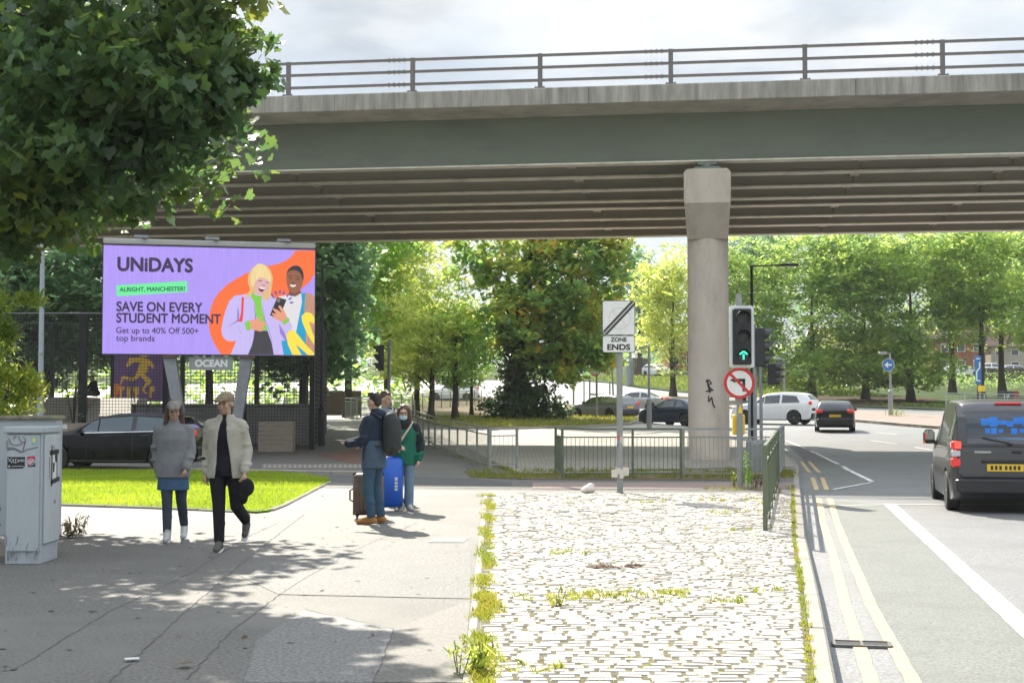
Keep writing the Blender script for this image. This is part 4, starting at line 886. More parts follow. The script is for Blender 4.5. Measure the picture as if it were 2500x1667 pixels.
# timber planters
def planter(px0, px1, pt, pb_, Y, label):
    a, b = gx(px0 * D, Y), gx(px1 * D, Y); z0, z1 = zc(pb_, Y), zc(pt, Y); t = thing('planter', label, 'planter', ((a + b) / 2, Y + .3, z0)); n = 7; h = (z1 - z0) / n; w = b - a
    mb = MB()
    for i in range(n):
        mb.box((0, -.3, h * (i + .5)), (w, .04, h - .008)); mb.box((0, .3, h * (i + .5)), (w, .04, h - .008))
        for s in (-1, 1): mb.box((s * (w / 2 - .02), 0, h * (i + .5)), (.04, .555, h - .008))
    mb.build('plank_sides', M_wood, t); mb = MB(); mb.box((0, 0, (z1 - z0) - .08), (w - .09, .55, .04)); mb.build('soil', M_earth, t)
    return t
planter(596, 674, 968, 1041, 46.6, 'square timber planter at the foot of the mesh fence right of the walkers')
p2 = planter(134, 216, 971, 1045, 46.2, 'timber planter with bare twigs left of the parked hatchback')
mb = MB(); mb.box((-.35, -.325, .92), (.24, .006, .14)); mb.build('notice', M_signwhite, p2)
planter(450, 482, 966, 1041, 46.4, 'narrow timber planter half hidden behind the parked hatchback')
# ------------------------------------------------------------------ utility cabinets
M_cab = mat('cabinet_grey_paint', (.40, .435, .45), .45, 0, .08, 1.6, .06, 30, .5, (.20, .21, .20), 1.6, .45, stretch=(1.4, 1.4, .5))
M_cabdirt = mat('cabinet_grime', (.12, .13, .11), .8, 0, .3, 8)
g0 = G(97, 1377); Yc = g0.y; kx_ = Yc / FPX
wx = (97 - 12) * kx_; hc = (1377 - 1060) * kx_; dp = .58
cb = thing('utility_cabinet', 'front grey street cabinet with stickers and scrawled tags', 'cabinet', (g0.x - wx / 2, Yc, 0))
mb = MB(); mb.box((0, dp / 2, hc / 2), (wx, dp - .02, hc), 0, .006); body = mb.build('body', M_cab, cb)
mb = MB(); mb.box((0, dp / 2 - .01, hc + .035), (wx + .05, dp + .05, .07), 0, .012); mb.build('lid', M_cab, cb)
mb = MB(); mb.box((wx / 2 + .012, dp / 2 + .02, hc / 2 + .09), (.022, dp - .1, hc - .22), 0, .008); sd = mb.build('side_door', mat('cabinet_pale_paint', (.47, .50, .515), .45, 0, .06, 2, .05, 30, .5, (.3, .31, .31), 1.8, .5, stretch=(1.4, 1.4, .5)), cb)
mb = MB(); mb.box((0, -.003, hc / 2 + .06), (wx - .03, .02, hc - .15), 0, .004); fd = mb.build('front_door', M_cab, cb)
for z in (.25, hc - .12):
    mb = MB(); mb.box((-wx / 2 + .01, -.018, z), (.02, .016, .09)); mb.build('hinge', M_greypost, fd)
def cpx(x, y): return (-wx / 2 + (x / 4.02 - 12.4) * kx_, hc - (y / 4.02 - 60) * kx_)       # crop px on the front door
def dec(name, m, polys, par, yy=-.0165):
    q = MB()
    for pl in polys:
        pt = [cpx(*p) for p in pl]; ar = sum(pt[i][0] * pt[(i + 1) % len(pt)][1] - pt[(i + 1) % len(pt)][0] * pt[i][1] for i in range(len(pt)))
        if ar < 0: pt = pt[::-1]
        q.add([(x, yy, z) for x, z in pt], [tuple(range(len(pt)))])
    return q.build(name, m, par)
def stroke(name, m, lines, par, w=.012, yy=-.0165, side=False):
    q = MB()
    for ln in lines:
        pt = [cpx(*p) for p in ln]
        for p_, q_ in zip(pt, pt[1:]): q.bar((p_[0], yy, p_[1]), (q_[0], yy, q_[1]), .0012, w, up=(-(q_[1] - p_[1]), 0, q_[0] - p_[0]))
    return q.build(name, m, par)
M_tagp = mat('faded_spray', (.17, .18, .185), .6, 0, .3, 14); M_wht = mat('sticker_ink_white', (.7, .7, .68), .5)
stroke('scrawl', M_tagp, [[(60, 385), (120, 380), (210, 425), (250, 400), (360, 375)], [(75, 290), (100, 345), (150, 360), (210, 340)], [(170, 270), (190, 320), (240, 330)], [(120, 300), (130, 275), (150, 268)], [(215, 280), (240, 300), (215, 420)], [(60, 400), (140, 395), (200, 430)]], fd, .011)
dec('sticker', mat('sticker_black', (.015, .015, .016), .45), [[(66, 472), (238, 470), (236, 560), (215, 582), (66, 584)]], fd)
stroke('sticker_marks', M_wht, [[(72, 482), (110, 530)], [(110, 482), (78, 512)], [(108, 526), (124, 490), (128, 530)], [(160, 490), (138, 492), (150, 508), (138, 528), (160, 524)], [(166, 508), (174, 494), (184, 508), (174, 522), (166, 508)], [(190, 500), (200, 494), (210, 502), (222, 496), (234, 500)], [(190, 514), (200, 508), (210, 516), (222, 510), (234, 514)], [(76, 562), (86, 552), (96, 562), (86, 574), (76, 562)], [(110, 562), (225, 560)]], fd, .0045, -.0185)
dec('sticker', mat('sticker_crimson', (.42, .03, .05), .45), [[(260, 468), (334, 462), (338, 562), (265, 566)]], fd)
dec('sticker_corner', MC['sticker_black'], [[(334, 500), (338, 562), (272, 566)]], fd, -.0175)
stroke('sticker_ring', M_wht, [[(300 + 30 * math.cos(i * .524), 518 + 30 * math.sin(i * .524)) for i in range(13)]], fd, .006, -.0185)
x0_, z0_ = cpx(282, 534); x1_, z1_ = cpx(320, 504); v, f = fitted('SF', x0_, x1_, z0_, z1_, -.0187, .04); q = MB(); q.add(v, f); q.build('sticker_lettering', M_wht, fd)
dec('sticker', mat('sticker_cyan', (.15, .5, .65), .5), [[(298, 276), (350, 276), (350, 342), (302, 344)]], fd)
dec('sticker_spot', mat('sticker_yellow', (.75, .62, .05), .5), [[(325 + 20 * math.cos(i * .6), 306 + 24 * math.sin(i * .6)) for i in range(10)]], fd, -.0178)
# grime and tags on the side door
def side(name, m, polys, off=.0135):
    q = MB()
    for pl in polys:
        pts = [(wx / 2 + .012 + off, .06 + (x - 395) / 190 * (dp - .06), hc - (y / 4.02 - 60) * kx_ - (x - 395) / 190 * .0) for x, y in pl]
        n = len(pts); ar = sum(pts[i][1] * pts[(i + 1) % n][2] - pts[(i + 1) % n][1] * pts[i][2] for i in range(n)); q.add(pts if ar > 0 else pts[::-1], [tuple(range(n))])
    return q.build(name, m, sd)
side('tape', mat('black_tape', (.02, .02, .02), .5), [[(445, 415), (555, 408), (555, 455), (448, 462)], [(458, 712), (566, 682), (568, 728), (462, 756)], [(465, 362), (476, 362), (476, 770), (465, 770)], [(528, 455), (537, 455), (537, 690), (528, 690)]])
side('poster', M_wht, [[(480, 460), (527, 458), (527, 690), (482, 695)]], .0128)
side('poster_marks', MC['sticker_black'], [[(505, 460), (526, 458), (526, 536), (512, 538)], [(484, 540), (506, 540), (500, 632), (484, 636)]], .0142)
side('tag_marks', M_tagp, [[(440, 480), (446, 478), (452, 700), (446, 702)], [(488, 380), (493, 360), (497, 385), (505, 400), (490, 402)], [(500, 920), (520, 905), (522, 945), (505, 950)], [(420, 400), (426, 400), (426, 412), (420, 412)]])
def grime(par, yy):
    q = MB(); rr = random.Random(3)
    for i in range(46):
        x = rr.uniform(60, 385); y = 1510 - abs(rr.gauss(0, 95)); w = rr.uniform(2, 9); h = rr.uniform(15, 90); sl = rr.uniform(-6, 22)
        pt = [cpx(x, y), cpx(x + w, y + rr.uniform(-4, 4)), cpx(x + w + sl, y - h), cpx(x + sl + w * .3, y - h * 1.1)]
        q.add([(a, yy, max(.012, c)) for a, c in pt], [(0, 1, 2, 3)])
    return q.build('grime_streaks', mat('cabinet_streaks', (.27, .29, .28), .7, 0, .25, 10), par)
grime(fd, -.0142)
Yb = Yc + .75; wb = 2.1; xr_ = (139 - 1250) / FPX * Yb; hb = P(1250, 1026, Yb).z
cb2 = thing('utility_cabinet', 'wider pale cabinet with mossy lid standing behind the stickered one', 'cabinet', (xr_ - wb / 2, Yb, 0))
mb = MB(); mb.box((0, .125, hb / 2 + .12), (wb, .2, hb - .2), 0, .01); b2 = mb.build('body', M_cab, cb2); mb = MB(); mb.box((0, .125, .06), (wb - .12, .18, .12)); mb.build('plinth', M_kerb, cb2)
mb = MB(); mb.box((0, .125, hb + .03), (wb + .05, .28, .045), 0, .01); mb.build('lid', mat('mossy_lid', (.21, .20, .15), .9, 0, .3, 10, .4, 60, .2, (.3, .3, .1), 4, .7), cb2)
mb = MB(); mb.lathe([(.02, 0), (.02, .012)], 12, M=Matrix.Translation((wb / 2 - .13, .02, hb - .1)) @ Matrix.Rotation(R(90), 4, 'X')); mb.build('lock', M_black, b2)
mb = MB(); mb.ext([(.17 * math.cos(i * .52), .07 * math.sin(i * .52) + .015 * math.sin(i * 3)) for i in range(12)], .001, Matrix.Translation((wb / 2 - .78, .0235, hb - .07)) @ Matrix.Rotation(R(90), 4, 'X')); mb.build('blue_smear', mat('pale_blue_spray', (.3, .5, .56), .5), b2)
q = MB()
for ln in ([(-.25, .9), (-.12, .82), (-.2, .7)], [(-.28, .6), (-.1, .62), (-.06, .5), (-.2, .42)], [(-.3, .45), (-.15, .3), (-.05, .35)]):
    for p_, q_ in zip(ln, ln[1:]): q.bar((wb / 2 - .55 + p_[0], .0225, p_[1]), (wb / 2 - .55 + q_[0], .0225, q_[1]), .0012, .03, up=(-(q_[1] - p_[1]), 0, q_[0] - p_[0]))
q.build('black_tag', MC['spray_black'], b2)
# ------------------------------------------------------------------ vehicles: one skin per body from side profile and sections
M_glass = mat('car_glass', (.025, .03, .032), .05, 0, .05, 3, spec=.7, coat=.5)
M_glassblue = mat('car_glass_pale', (.055, .075, .085), .05, 0, .08, 2, spec=.6, coat=.2)
M_tyre = mat('tyre_rubber', (.022, .022, .022), .8, 0, .2, 10)
M_rim = mat('alloy_rim', (.42, .42, .43), .3, .8, .05, 5)
M_tail = mat('tail_lamp_red', (.50, .012, .015), .2, 0, .1, 10, coat=.8, emis=(1, .05, .03), estr=.12)
M_head = mat('headlamp_glass', (.6, .62, .64), .1, .3, .1, 8, coat=1)
M_plate = mat('number_plate_yellow', (.78, .50, .03), .4); M_platew = mat('number_plate_white', (.7, .7, .68), .4)
M_trim = mat('car_trim_black', (.02, .02, .022), .45); M_chrome = mat('chrome_strip', (.55, .55, .56), .15, 1.0)
M_amber = mat('amber_lens', (.8, .22, .01), .25)
def paint(name, c, metal=.2, rough=.28): return mat(name, c, rough, metal, .04, 2, coat=.35 if sum(c) > .05 else .0, spec=.5 if sum(c) > .05 else .25)
def interp(tab, x):
    if x <= tab[0][0]: return tab[0][1]
    for (a, p), (b, q) in zip(tab, tab[1:]):
        if x <= b:
            t = (x - a) / (b - a); return p + (q - p) * t
    return tab[-1][1]
def smooth_tab(tab, it=2):
    for _ in range(it):
        n = [tab[0]]
        for a, b in zip(tab, tab[1:]): n += [(a[0] * .75 + b[0] * .25, a[1] * .75 + b[1] * .25), (a[0] * .25 + b[0] * .75, a[1] * .25 + b[1] * .75)]
        tab = n + [tab[-1]]
    return tab
class Car:                                   # local frame: +x forward, z up
    def __init__(s, L_, Wd_, top, belt, wheels, rw=.32, ground=.19, tumble=.26, nose=.12, tail=.07):
        s.L, s.W, s.rw, s.wheels, s.tumble = L_, Wd_, rw, wheels, tumble
        s.top = smooth_tab(top, 2); s.belt = belt; s.ground = ground; s.nose, s.tail = nose, tail
    def w(s, x):
        h = s.L / 2; u = x / h
        k = 1 - s.nose * max(0, (u - .45) / .55) ** 2.2 - s.tail * max(0, (-u - .55) / .45) ** 2.2
        return s.W / 2 * k
    def zt(s, x): return interp(s.top, x)
    def zbot(s, x):
        z = s.ground
        for wx_ in s.wheels:
            d = abs(x - wx_); r = s.rw + .05
            if d < r: z = max(z, s.rw + math.sqrt(r * r - d * d) * .99 - .0)
        h = s.L / 2; e = max(0, (abs(x) - (h - .25)) / .25); return z + .09 * e
    def sec(s, x):
        w, zt, zb = s.w(x), s.zt(x), s.zbot(x); zs = min(interp(s.belt, x), zt - .05); gh = max(0, zt - zs)
        wr = w * (.965 - s.tumble * min(1, gh / .55)); zb2 = max(zb + .02, s.ground + .06) if zb < zs - .1 else zb
        z1 = max(zb, s.ground); m = max(zb + .02, .52); m = min(m, zs - .02)
        p = [(0, zb), (w * .9, zb), (w * .975, zb + .015), (w, m), (w * .99, (m + zs) / 2), (w * .965, zs)]
        for k in (.25, .5, .75): p.append((w * .955 + (wr - w * .955) * k, zs + (zt - .055 - zs) * k))
        p += [(wr, zt - .055), (wr * .93, zt - .018), (wr * .6, zt), (0, zt + .006)]
        return p
    def side(s, x, z):
        p = s.sec(x)
        for (a, za), (b, zb) in zip(p[1:], p[2:]):
            if za <= z <= zb: return a + (b - a) * ((z - za) / max(1e-6, zb - za))
        return p[9][0] if z > p[9][1] else p[2][0]
    def body(s, name, m, par):
        h = s.L / 2; xs = sorted(set([-h + .0, -h + .03, -h + .09, -h + .18, h - .18, h - .09, h - .03, h] + [round(-h + s.L * i / 46, 3) for i in range(1, 46)] + [wx_ + (s.rw + .05) * t for wx_ in s.wheels for t in (-1.001, -.97, -.85, -.5, 0, .5, .85, .97, 1.001)]))
        xs = [x for x in xs if -h <= x <= h]; vs = []; fs = []; n = 25
        for x in xs:
            e = max(0, 1 - (h - abs(x)) / .18); k = 1 - .09 * e * e; p = s.sec(x); zm = .62
            p = [(y * k, z + (zm - z) * .0) for y, z in p]
            if e > 0: p = [(y, z - (.06 * e * e if z > .5 * s.zt(x) else -.05 * e * e)) for y, z in p]
            vs += [(x, -y, z) for y, z in p] + [(x, y, z) for y, z in p[-2:0:-1]]
        n = len(p) * 2 - 2
        for i in range(len(xs) - 1):
            for k in range(n): j = (k + 1) % n; fs.append((i * n + k, i * n + n + k, i * n + n + j, i * n + j))
        fs.append(tuple(range(n))); fs.append(tuple(range((len(xs) - 1) * n + n - 1, (len(xs) - 1) * n - 1, -1)))
        mb = MB(); mb.add(vs, fs); s.bodyo = mb.build(name, m, par, smooth=38); return s.bodyo
    def patch(s, name, m, par, quad, off=.008, nu=10, nv=5, sides=(-1, 1)):      # quad of (x,z): lower-rear, lower-front, upper-front, upper-rear
        out = []
        for sd_ in sides:
            vs = []; fs = []
            for j in range(nv + 1):
                for i in range(nu + 1):
                    u, v = i / nu, j / nv; a = Vector(quad[0]).lerp(Vector(quad[1]), u); b = Vector(quad[3]).lerp(Vector(quad[2]), u); q = a.lerp(b, v)
                    vs.append((q.x, sd_ * (s.side(q.x, q.y) + off), q.y))
            for j in range(nv):
                for i in range(nu):
                    a = j * (nu + 1) + i; f = (a, a + 1, a + nu + 2, a + nu + 1); fs.append(f if sd_ < 0 else f[::-1])
            mb = MB(); mb.add(vs, fs); out.append(mb.build(name, m, par, smooth=60))
        return out
    def across(s, name, m, par, x0, x1, k0=.86, k1=.80, off=.008, n=8):          # glass laid over the top skin (windscreen, rear screen)
        vs = []; fs = []
        for i in range(n + 1):
            t = i / n; x = x0 + (x1 - x0) * t; kk = k0 + (k1 - k0) * t
            wr = s.sec(x)[9][0]
            for y in (-1, -.6, 0, .6, 1):
                yy = y * kk * wr; z = s.zt(x) + .006 - .02 * abs(y) ** 2
                vs.append((x, yy, z + off))
        for i in range(n):
            for k in range(4): a = i * 5 + k; f = (a, a + 1, a + 6, a + 5); fs.append(f[::-1] if x1 > x0 else f)
        nz = MB(); nz.add(vs, fs); o = nz.build(name, m, par, smooth=60); return o
    def wheel(s, par, wx_, sd_, rim=True):
        t = MB(); r = s.rw; y = sd_ * (s.W / 2 - .10); M = Matrix.Translation((wx_, y, r)) @ Matrix.Rotation(R(90), 4, 'X')
        t.lathe([(r * .6, -.1), (r * .93, -.105), (r, -.08), (r, .08), (r * .93, .105), (r * .6, .1)], 28, M=M); to = t.build('wheel', M_tyre, par, smooth=35)
        q = MB(); ys = sd_ * (.085); M2 = Matrix.Translation((wx_, y + ys, r)) @ Matrix.Rotation(R(90), 4, 'X')
        for k in range(28):
            a, b = 2 * math.pi * k / 28, 2 * math.pi * (k + 1) / 28; ro, ri = r * .68, r * .60
            q.add([(wx_ + rr * math.cos(t_), y + ys + d, r + rr * math.sin(t_)) for t_ in (a, b) for rr, d in ((ro, 0), (ri, 0), (ri, -sd_ * .05))], [(0, 1, 4, 3), (1, 2, 5, 4)] if sd_ < 0 else [(3, 4, 1, 0), (4, 5, 2, 1)])
        for k in range(5):
            for dd in (-.13, .13):
                a = 2 * math.pi * k / 5 + dd + .3; q.bar((wx_ + .04 * math.cos(a), y + ys, r + .04 * math.sin(a)), (wx_ + r * .63 * math.cos(a), y + ys, r + r * .63 * math.sin(a)), .02, .035, up=(-math.sin(a), 0, math.cos(a)))
        q.ball((wx_, y + ys, r), (.05, .02, .05), 10, 6); q.build('rim', M_rim, to)
        d = MB(); d.lathe([(r * .6, 0), (r * .6, .02)], 24, M=Matrix.Translation((wx_, y + sd_ * .02, r)) @ Matrix.Rotation(R(90), 4, 'X')); d.build('brake_disc', mat('wheel_dark', (.03, .03, .03), .6), to)
    def chassis(s, par):
        mb = MB(); mb.box((0, 0, .42), (s.L - .5, s.W - .44, .42)); mb.build('underbody', mat('underbody_black', (.012, .012, .012), .9), par)
HATCH = dict(L_=4.3, Wd_=1.78, top=[(-2.15, .60), (-2.13, .90), (-2.02, 1.0), (-1.75, 1.28), (-1.50, 1.38), (-.9, 1.425), (-.2, 1.43), (.35, 1.36), (.75, 1.15), (1.05, 1.0), (1.5, .93), (1.9, .82), (2.1, .68), (2.15, .52)], belt=[(-2.15, .98), (-1, .98), (1.0, .90), (2.15, .8)], wheels=(-1.28, 1.42), rw=.315)
SALOON = dict(L_=4.4, Wd_=1.76, top=[(-2.2, .62), (-2.17, .92), (-1.7, 1.0), (-1.3, 1.2), (-.95, 1.37), (-.2, 1.43), (.35, 1.36), (.8, 1.12), (1.1, 1.0), (1.6, .92), (2.0, .80), (2.2, .52)], belt=[(-2.2, .95), (1.0, .9), (2.2, .8)], wheels=(-1.3, 1.4), rw=.32)
SUV = dict(L_=4.5, Wd_=1.85, top=[(-2.25, .65), (-2.23, 1.1), (-2.1, 1.35), (-1.85, 1.62), (-1.2, 1.69), (-.1, 1.68), (.4, 1.58), (.8, 1.3), (1.1, 1.14), (1.7, 1.06), (2.1, .9), (2.25, .58)], belt=[(-2.25, 1.08), (2.25, 1.0)], wheels=(-1.3, 1.42), rw=.36, ground=.25)
VAN = dict(L_=4.45, Wd_=1.86, top=[(-2.225, .62), (-2.22, 1.2), (-2.14, 1.72), (-2.0, 1.81), (-1.5, 1.845), (0, 1.845), (.6, 1.78), (1.15, 1.35), (1.35, 1.17), (1.8, 1.05), (2.15, .85), (2.225, .55)], belt=[(-2.225, 1.12), (2.225, 1.02)], wheels=(-1.42, 1.42), rw=.325, tumble=.16, nose=.14, tail=.03)
def build_car(name, label, cat, spec, loc, heading, pm, group=None, glass=None, detail=True, plate='rear', wins=None, rear=None):
    """heading: 0 faces +y (away from the camera), measured clockwise seen from above"""
    t = thing(name, label, cat, loc, R(90) - heading, group); c = Car(**spec); h = c.L / 2; glass = glass or M_glass
    c.body('body', pm, t); c.chassis(t)
    for wx_ in c.wheels:
        for sd_ in (-1, 1): c.wheel(t, wx_, sd_)
    wins = wins or [((-1.62, 1.02), (-.62, 1.0), (-.62, 1.345), (-1.38, 1.29)), ((-.50, 1.0), (.33, .96), (.33, 1.29), (-.50, 1.345)), ((.37, .96), (.86, .94), (.55, 1.20), (.37, 1.28))]
    for q in wins: c.patch('window', glass, t, q, nu=8, nv=4)
    ws = [p for p in c.top]
    return t, c, h
def wind(c, t, x0, x1, r0, r1, glass=None):
    c.across('windscreen', glass or M_glass, t, x0, x1); c.across('rear_screen', glass or M_glass, t, r0, r1, .82, .86)
def lights(c, t, zt=.86, zh=.72, wt=.3, ht=.16, m_h=None):
    h = c.L / 2
    for s in (-1, 1):
        w = c.w(-h + .1)
        mb = MB(); mb.box((-h + .10, s * (w - .14), zt), (.18, wt, ht), s * .25, .03); mb.build('tail_light', M_tail, t)
        w = c.w(h - .15)
        mb = MB(); mb.box((h - .20, s * (w - .17), zh), (.30, .3, .13), -s * .5, .04); mb.build('headlight', m_h or M_head, t)
        x = (wsx := c.wheels[1]) - .62
        mb = MB(); mb.box((x, s * (c.side(x, .95) + .11), 1.0), (.10, .2, .14), s * -.15, .04); mb.bar((x, s * (c.side(x, .93) - .02), .95), (x, s * (c.side(x, .93) + .08), .97), .05); mb.build('wing_mirror', M_trim, t)
def rearplate(c, t, z, wdt=.52, m=None, y=0, x=None):
    h = c.L / 2; mb = MB(); mb.box(((-h - .008) if x is None else x, y, z), (.02, wdt, .115), 0, .004); o = mb.build('number_plate', m or M_plate, t)
    return o
def bumper(c, t, z, hh, m, rear=True):
    h = c.L / 2; s = -1 if rear else 1; w = c.w(s * (h - .05)) * 2 * .94; mb = MB(); mb.box((s * (h - .03), 0, z), (.16, w, hh), 0, .04); mb.build('bumper', m, t)
# black hatchback at the kerb
M_blk = paint('car_paint_black', (.006, .0065, .008), 0, .15)
rear = G(478 * D, 1083 * D); Yh = 36.3; hx = (gx(478 * D, Yh) - 2.15 * .99); 
t, c, h = build_car('parked_car', 'glossy black hatchback standing side on behind the bright lawn', 'car', HATCH, (hx + .02, Yh, .0), R(-84), M_blk, glass=M_glassblue)
wind(c, t, .92, .42, -1.98, -1.6); lights(c, t, .93, .74)
for s in (-1, 1):
    pass
c.patch('chrome_line', M_chrome, t, ((-1.62, .985), (.84, .925), (.84, .94), (-1.62, 1.005)), .012, 16, 1)
for x in (-.56, .62, -1.42): c.patch('door_gap', M_trim, t, ((x, .32), (x + .012, .32), (x + .012, .96 if x < .5 else .90), (x, .96 if x < .5 else .90)), .003, 1, 8)
c.patch('pillar', M_trim, t, ((-.62, 1.0), (-.5, 1.0), (-.5, 1.345), (-.62, 1.345)), .006, 2, 4)
c.patch('side_sill', mat('sill_grey', (.05, .05, .052), .4), t, ((-.9, .235), (1.04, .235), (1.04, .262), (-.9, .262)), .006, 12, 1)
for x in (-.98, .0):
    c.patch('door_handle', M_trim, t, ((x, .86), (x + .2, .855), (x + .2, .885), (x, .89)), .022, 4, 1)
rearplate(c, t, .80); bumper(c, t, .46, .28, M_blk); bumper(c, t, .42, .3, M_blk, False)
mb = MB(); mb.box((-2.12, 0, 1.4), (.3, 1.1, .03), 0, .012); mb.v = [(x + .36, y, z - .0) for x, y, z in mb.v]; mb.build('roof_spoiler', M_blk, t)
mb = MB()
for s in (-1, 1): mb.box((-2.17, s * .55, .33), (.08, .26, .08), 0, .02)
mb.build('exhaust_trim', M_chrome, t)
mb = MB(); mb.ball((-2.13, 0, .93), (.02, .05, .05), 10, 6); mb.build('badge', M_chrome, t)
# grey van ahead in the lane
M_vg = paint('van_paint_grey', (.085, .085, .088), .5, .3)
hv = R(12.0); RL = P(2188 * D, 1100 * D, 23.1); dv = Vector((math.sin(hv), math.cos(hv))); nv_ = Vector((math.cos(hv), -math.sin(hv)))
ctr = Vector((RL.x, 23.1)) + nv_ * .89 + dv * 2.225
t, c, h = build_car('van', 'dark grey panel van driving away with its left brake lamp lit', 'van', VAN, (ctr.x, ctr.y, ROAD_Z), hv, M_vg, wins=[((.35, 1.12), (1.0, 1.08), (.62, 1.60), (.35, 1.62)), ((-2.0, 1.18), (-1.3, 1.18), (-1.3, 1.60), (-1.94, 1.60))], glass=M_glassblue)
c.across('windscreen', M_glass, t, 1.28, .68)
xb = -h
def rearpanel(name, m, par, y0, y1, z0, z1, off=.012, k=.04):
    mb = MB(); zz = [z0 + (z1 - z0) * i / 6 for i in range(7)]; vs = []
    for z in zz:
        x = -h
        # follow the tail: find where the top line reaches z
        if z > 1.15: 
            lo, hi = -h, -h + .5
            for _ in range(30):
                mm = (lo + hi) / 2
                if c.zt(mm) - .05 < z: lo = mm
                else: hi = mm
            x = lo
        ins = 0
        vs += [(x - off, y0, z), (x - off, y1, z)]
    mb.add(vs, [(2 * i, 2 * i + 2, 2 * i + 3, 2 * i + 1)[::-1] for i in range(6)]); return mb.build(name, m, par)
M_refl = mat('van_window_reflecting', (.03, .038, .05), .05, 0, .1, 3, spec=.8, coat=.6)
tg = rearpanel('tailgate', M_vg, t, -.80, .80, .62, 1.74, .022)
sm_ = MB()
for y0, z0, y1, z1 in ((-.81, .62, -.81, 1.74), (.81, .62, .81, 1.74), (-.81, .62, .81, .62), (-.81, 1.08, .81, 1.08)):
    def tx(z):
        lo, hi = -h, -h + .5
        if z <= 1.15: return -h
        for _ in range(30):
            mm = (lo + hi) / 2
            if c.zt(mm) - .05 < z: lo = mm
            else: hi = mm
        return lo
    n_ = 6
    for i in range(n_):
        za, zb_ = z0 + (z1 - z0) * i / n_, z0 + (z1 - z0) * (i + 1) / n_; ya, yb = y0 + (y1 - y0) * i / n_, y0 + (y1 - y0) * (i + 1) / n_
        sm_.bar((tx(za) - .020, ya, za), (tx(zb_) - .020, yb, zb_), .014, .014)
sm_.build('door_gap', M_trim, t)
wp = MB(); wp.bar((-h - .05, .0, 1.13), (-h - .03, .42, 1.22), .018); wp.ball((-h - .045, 0, 1.12), (.03, .04, .03), 8, 6); wp.build('wiper', M_trim, t)
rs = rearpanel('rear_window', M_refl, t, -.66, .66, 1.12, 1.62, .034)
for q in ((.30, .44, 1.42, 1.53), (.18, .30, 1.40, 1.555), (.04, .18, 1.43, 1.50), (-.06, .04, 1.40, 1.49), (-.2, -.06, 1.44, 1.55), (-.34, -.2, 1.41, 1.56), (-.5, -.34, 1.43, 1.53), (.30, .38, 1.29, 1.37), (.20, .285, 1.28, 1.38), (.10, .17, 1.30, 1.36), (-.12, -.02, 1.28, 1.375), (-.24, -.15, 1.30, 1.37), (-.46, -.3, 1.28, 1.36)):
    rearpanel('painted_blue_reflection', mat('blue_reflection_tint', (.02, .18, .62), .3, 0, .2, 6), rs, q[0], q[1], q[2], q[3], .037)  # blue reflections painted as patches on the glass
for q in ((-.55, .2, 1.19, 1.225), (.1, .34, 1.20, 1.215)): rearpanel('pale_reflection', mat('pale_reflection_tint', (.12, .2, .34), .2, 0, .2, 6), rs, q[0], q[1], q[2], q[3], .037)  # pale reflected bands, likewise painted on the rear window
for s in (-1, 1):
    for z0, z1, m in ((1.03, 1.17, M_tail), (.90, 1.03, M_head), (.74, .90, M_tail)):
        mb = MB(); w = c.w(-h + .1); mb.box((-h + .07, s * (w - .075), (z0 + z1) / 2), (.2, .15, z1 - z0 - .006), s * .0, .025); mb.build('tail_light', m, t)
if True:
    mb = MB(); mb.box((-h - .03, .835 - .03, 1.10), (.02, .1, .11), 0, .005); mb.build('brake_lamp', mat('brake_lamp_lit', (.6, .02, .02), .3, emis=(1, .06, .04), estr=.9), t)
mb = MB(); mb.box((-h + .06, 0, .44), (.26, 1.70, .30), 0, .06); mb.build('bumper', M_trim, t)
mb = MB(); mb.box((-h - .02, 0, .60), (.06, 1.5, .05), 0, .015); mb.build('bumper_step', M_dkgrey, t)
mb = MB(); mb.box((-h - .025, .05, .84), (.04, .8, .05), 0, .015); mb.build('handle_recess', M_trim, t)
po = rearplate(c, t, .74, .56, M_plate, .08, -h - .04)
mb = MB()
for i in range(7): mb.box((-h - .052, .08 - .21 + i * .066 + (.02 if i > 3 else 0), .74), (.002, .038, .065))
mb.build('plate_marks', M_trim, po)
mb = MB(); mb.box((-2.06, 0, 1.775), (.05, .42, .03), 0, .008); mb.build('high_brake_light', M_tail, t)
mb = MB(); mb.box((-h - .03, -.1, 1.0), (.05, .16, .05), 0, .015); mb.build('door_handle', M_trim, t)
mb = MB(); mb.box((-h - .028, .42, .99), (.01, .26, .03)); mb.build('badge', M_chrome, t)
for s in (-1, 1):
    x = .86; y = s * (c.side(x, 1.1) + .14); mb = MB(); mb.box((x, y, 1.17), (.12, .2, .26), 0, .05); mb.bar((x, s * c.side(x, 1.05), 1.06), (x, y, 1.1), .07); mo = mb.build('wing_mirror', M_trim, t)
    a = MB(); a.box((x - .062, y, 1.20), (.006, .16, .17)); a.build('mirror_glass', mat('mirror_glass', (.5, .52, .45), .03, 1.0, .02), mo)
    a = MB(); a.box((x - .03, y + s * .09, 1.07), (.07, .03, .06)); a.build('indicator', M_amber, mo)
c.patch('side_rub_strip', M_trim, t, ((-2.0, .55), (1.0, .55), (1.0, .64), (-2.0, .64)), .012, 14, 2)
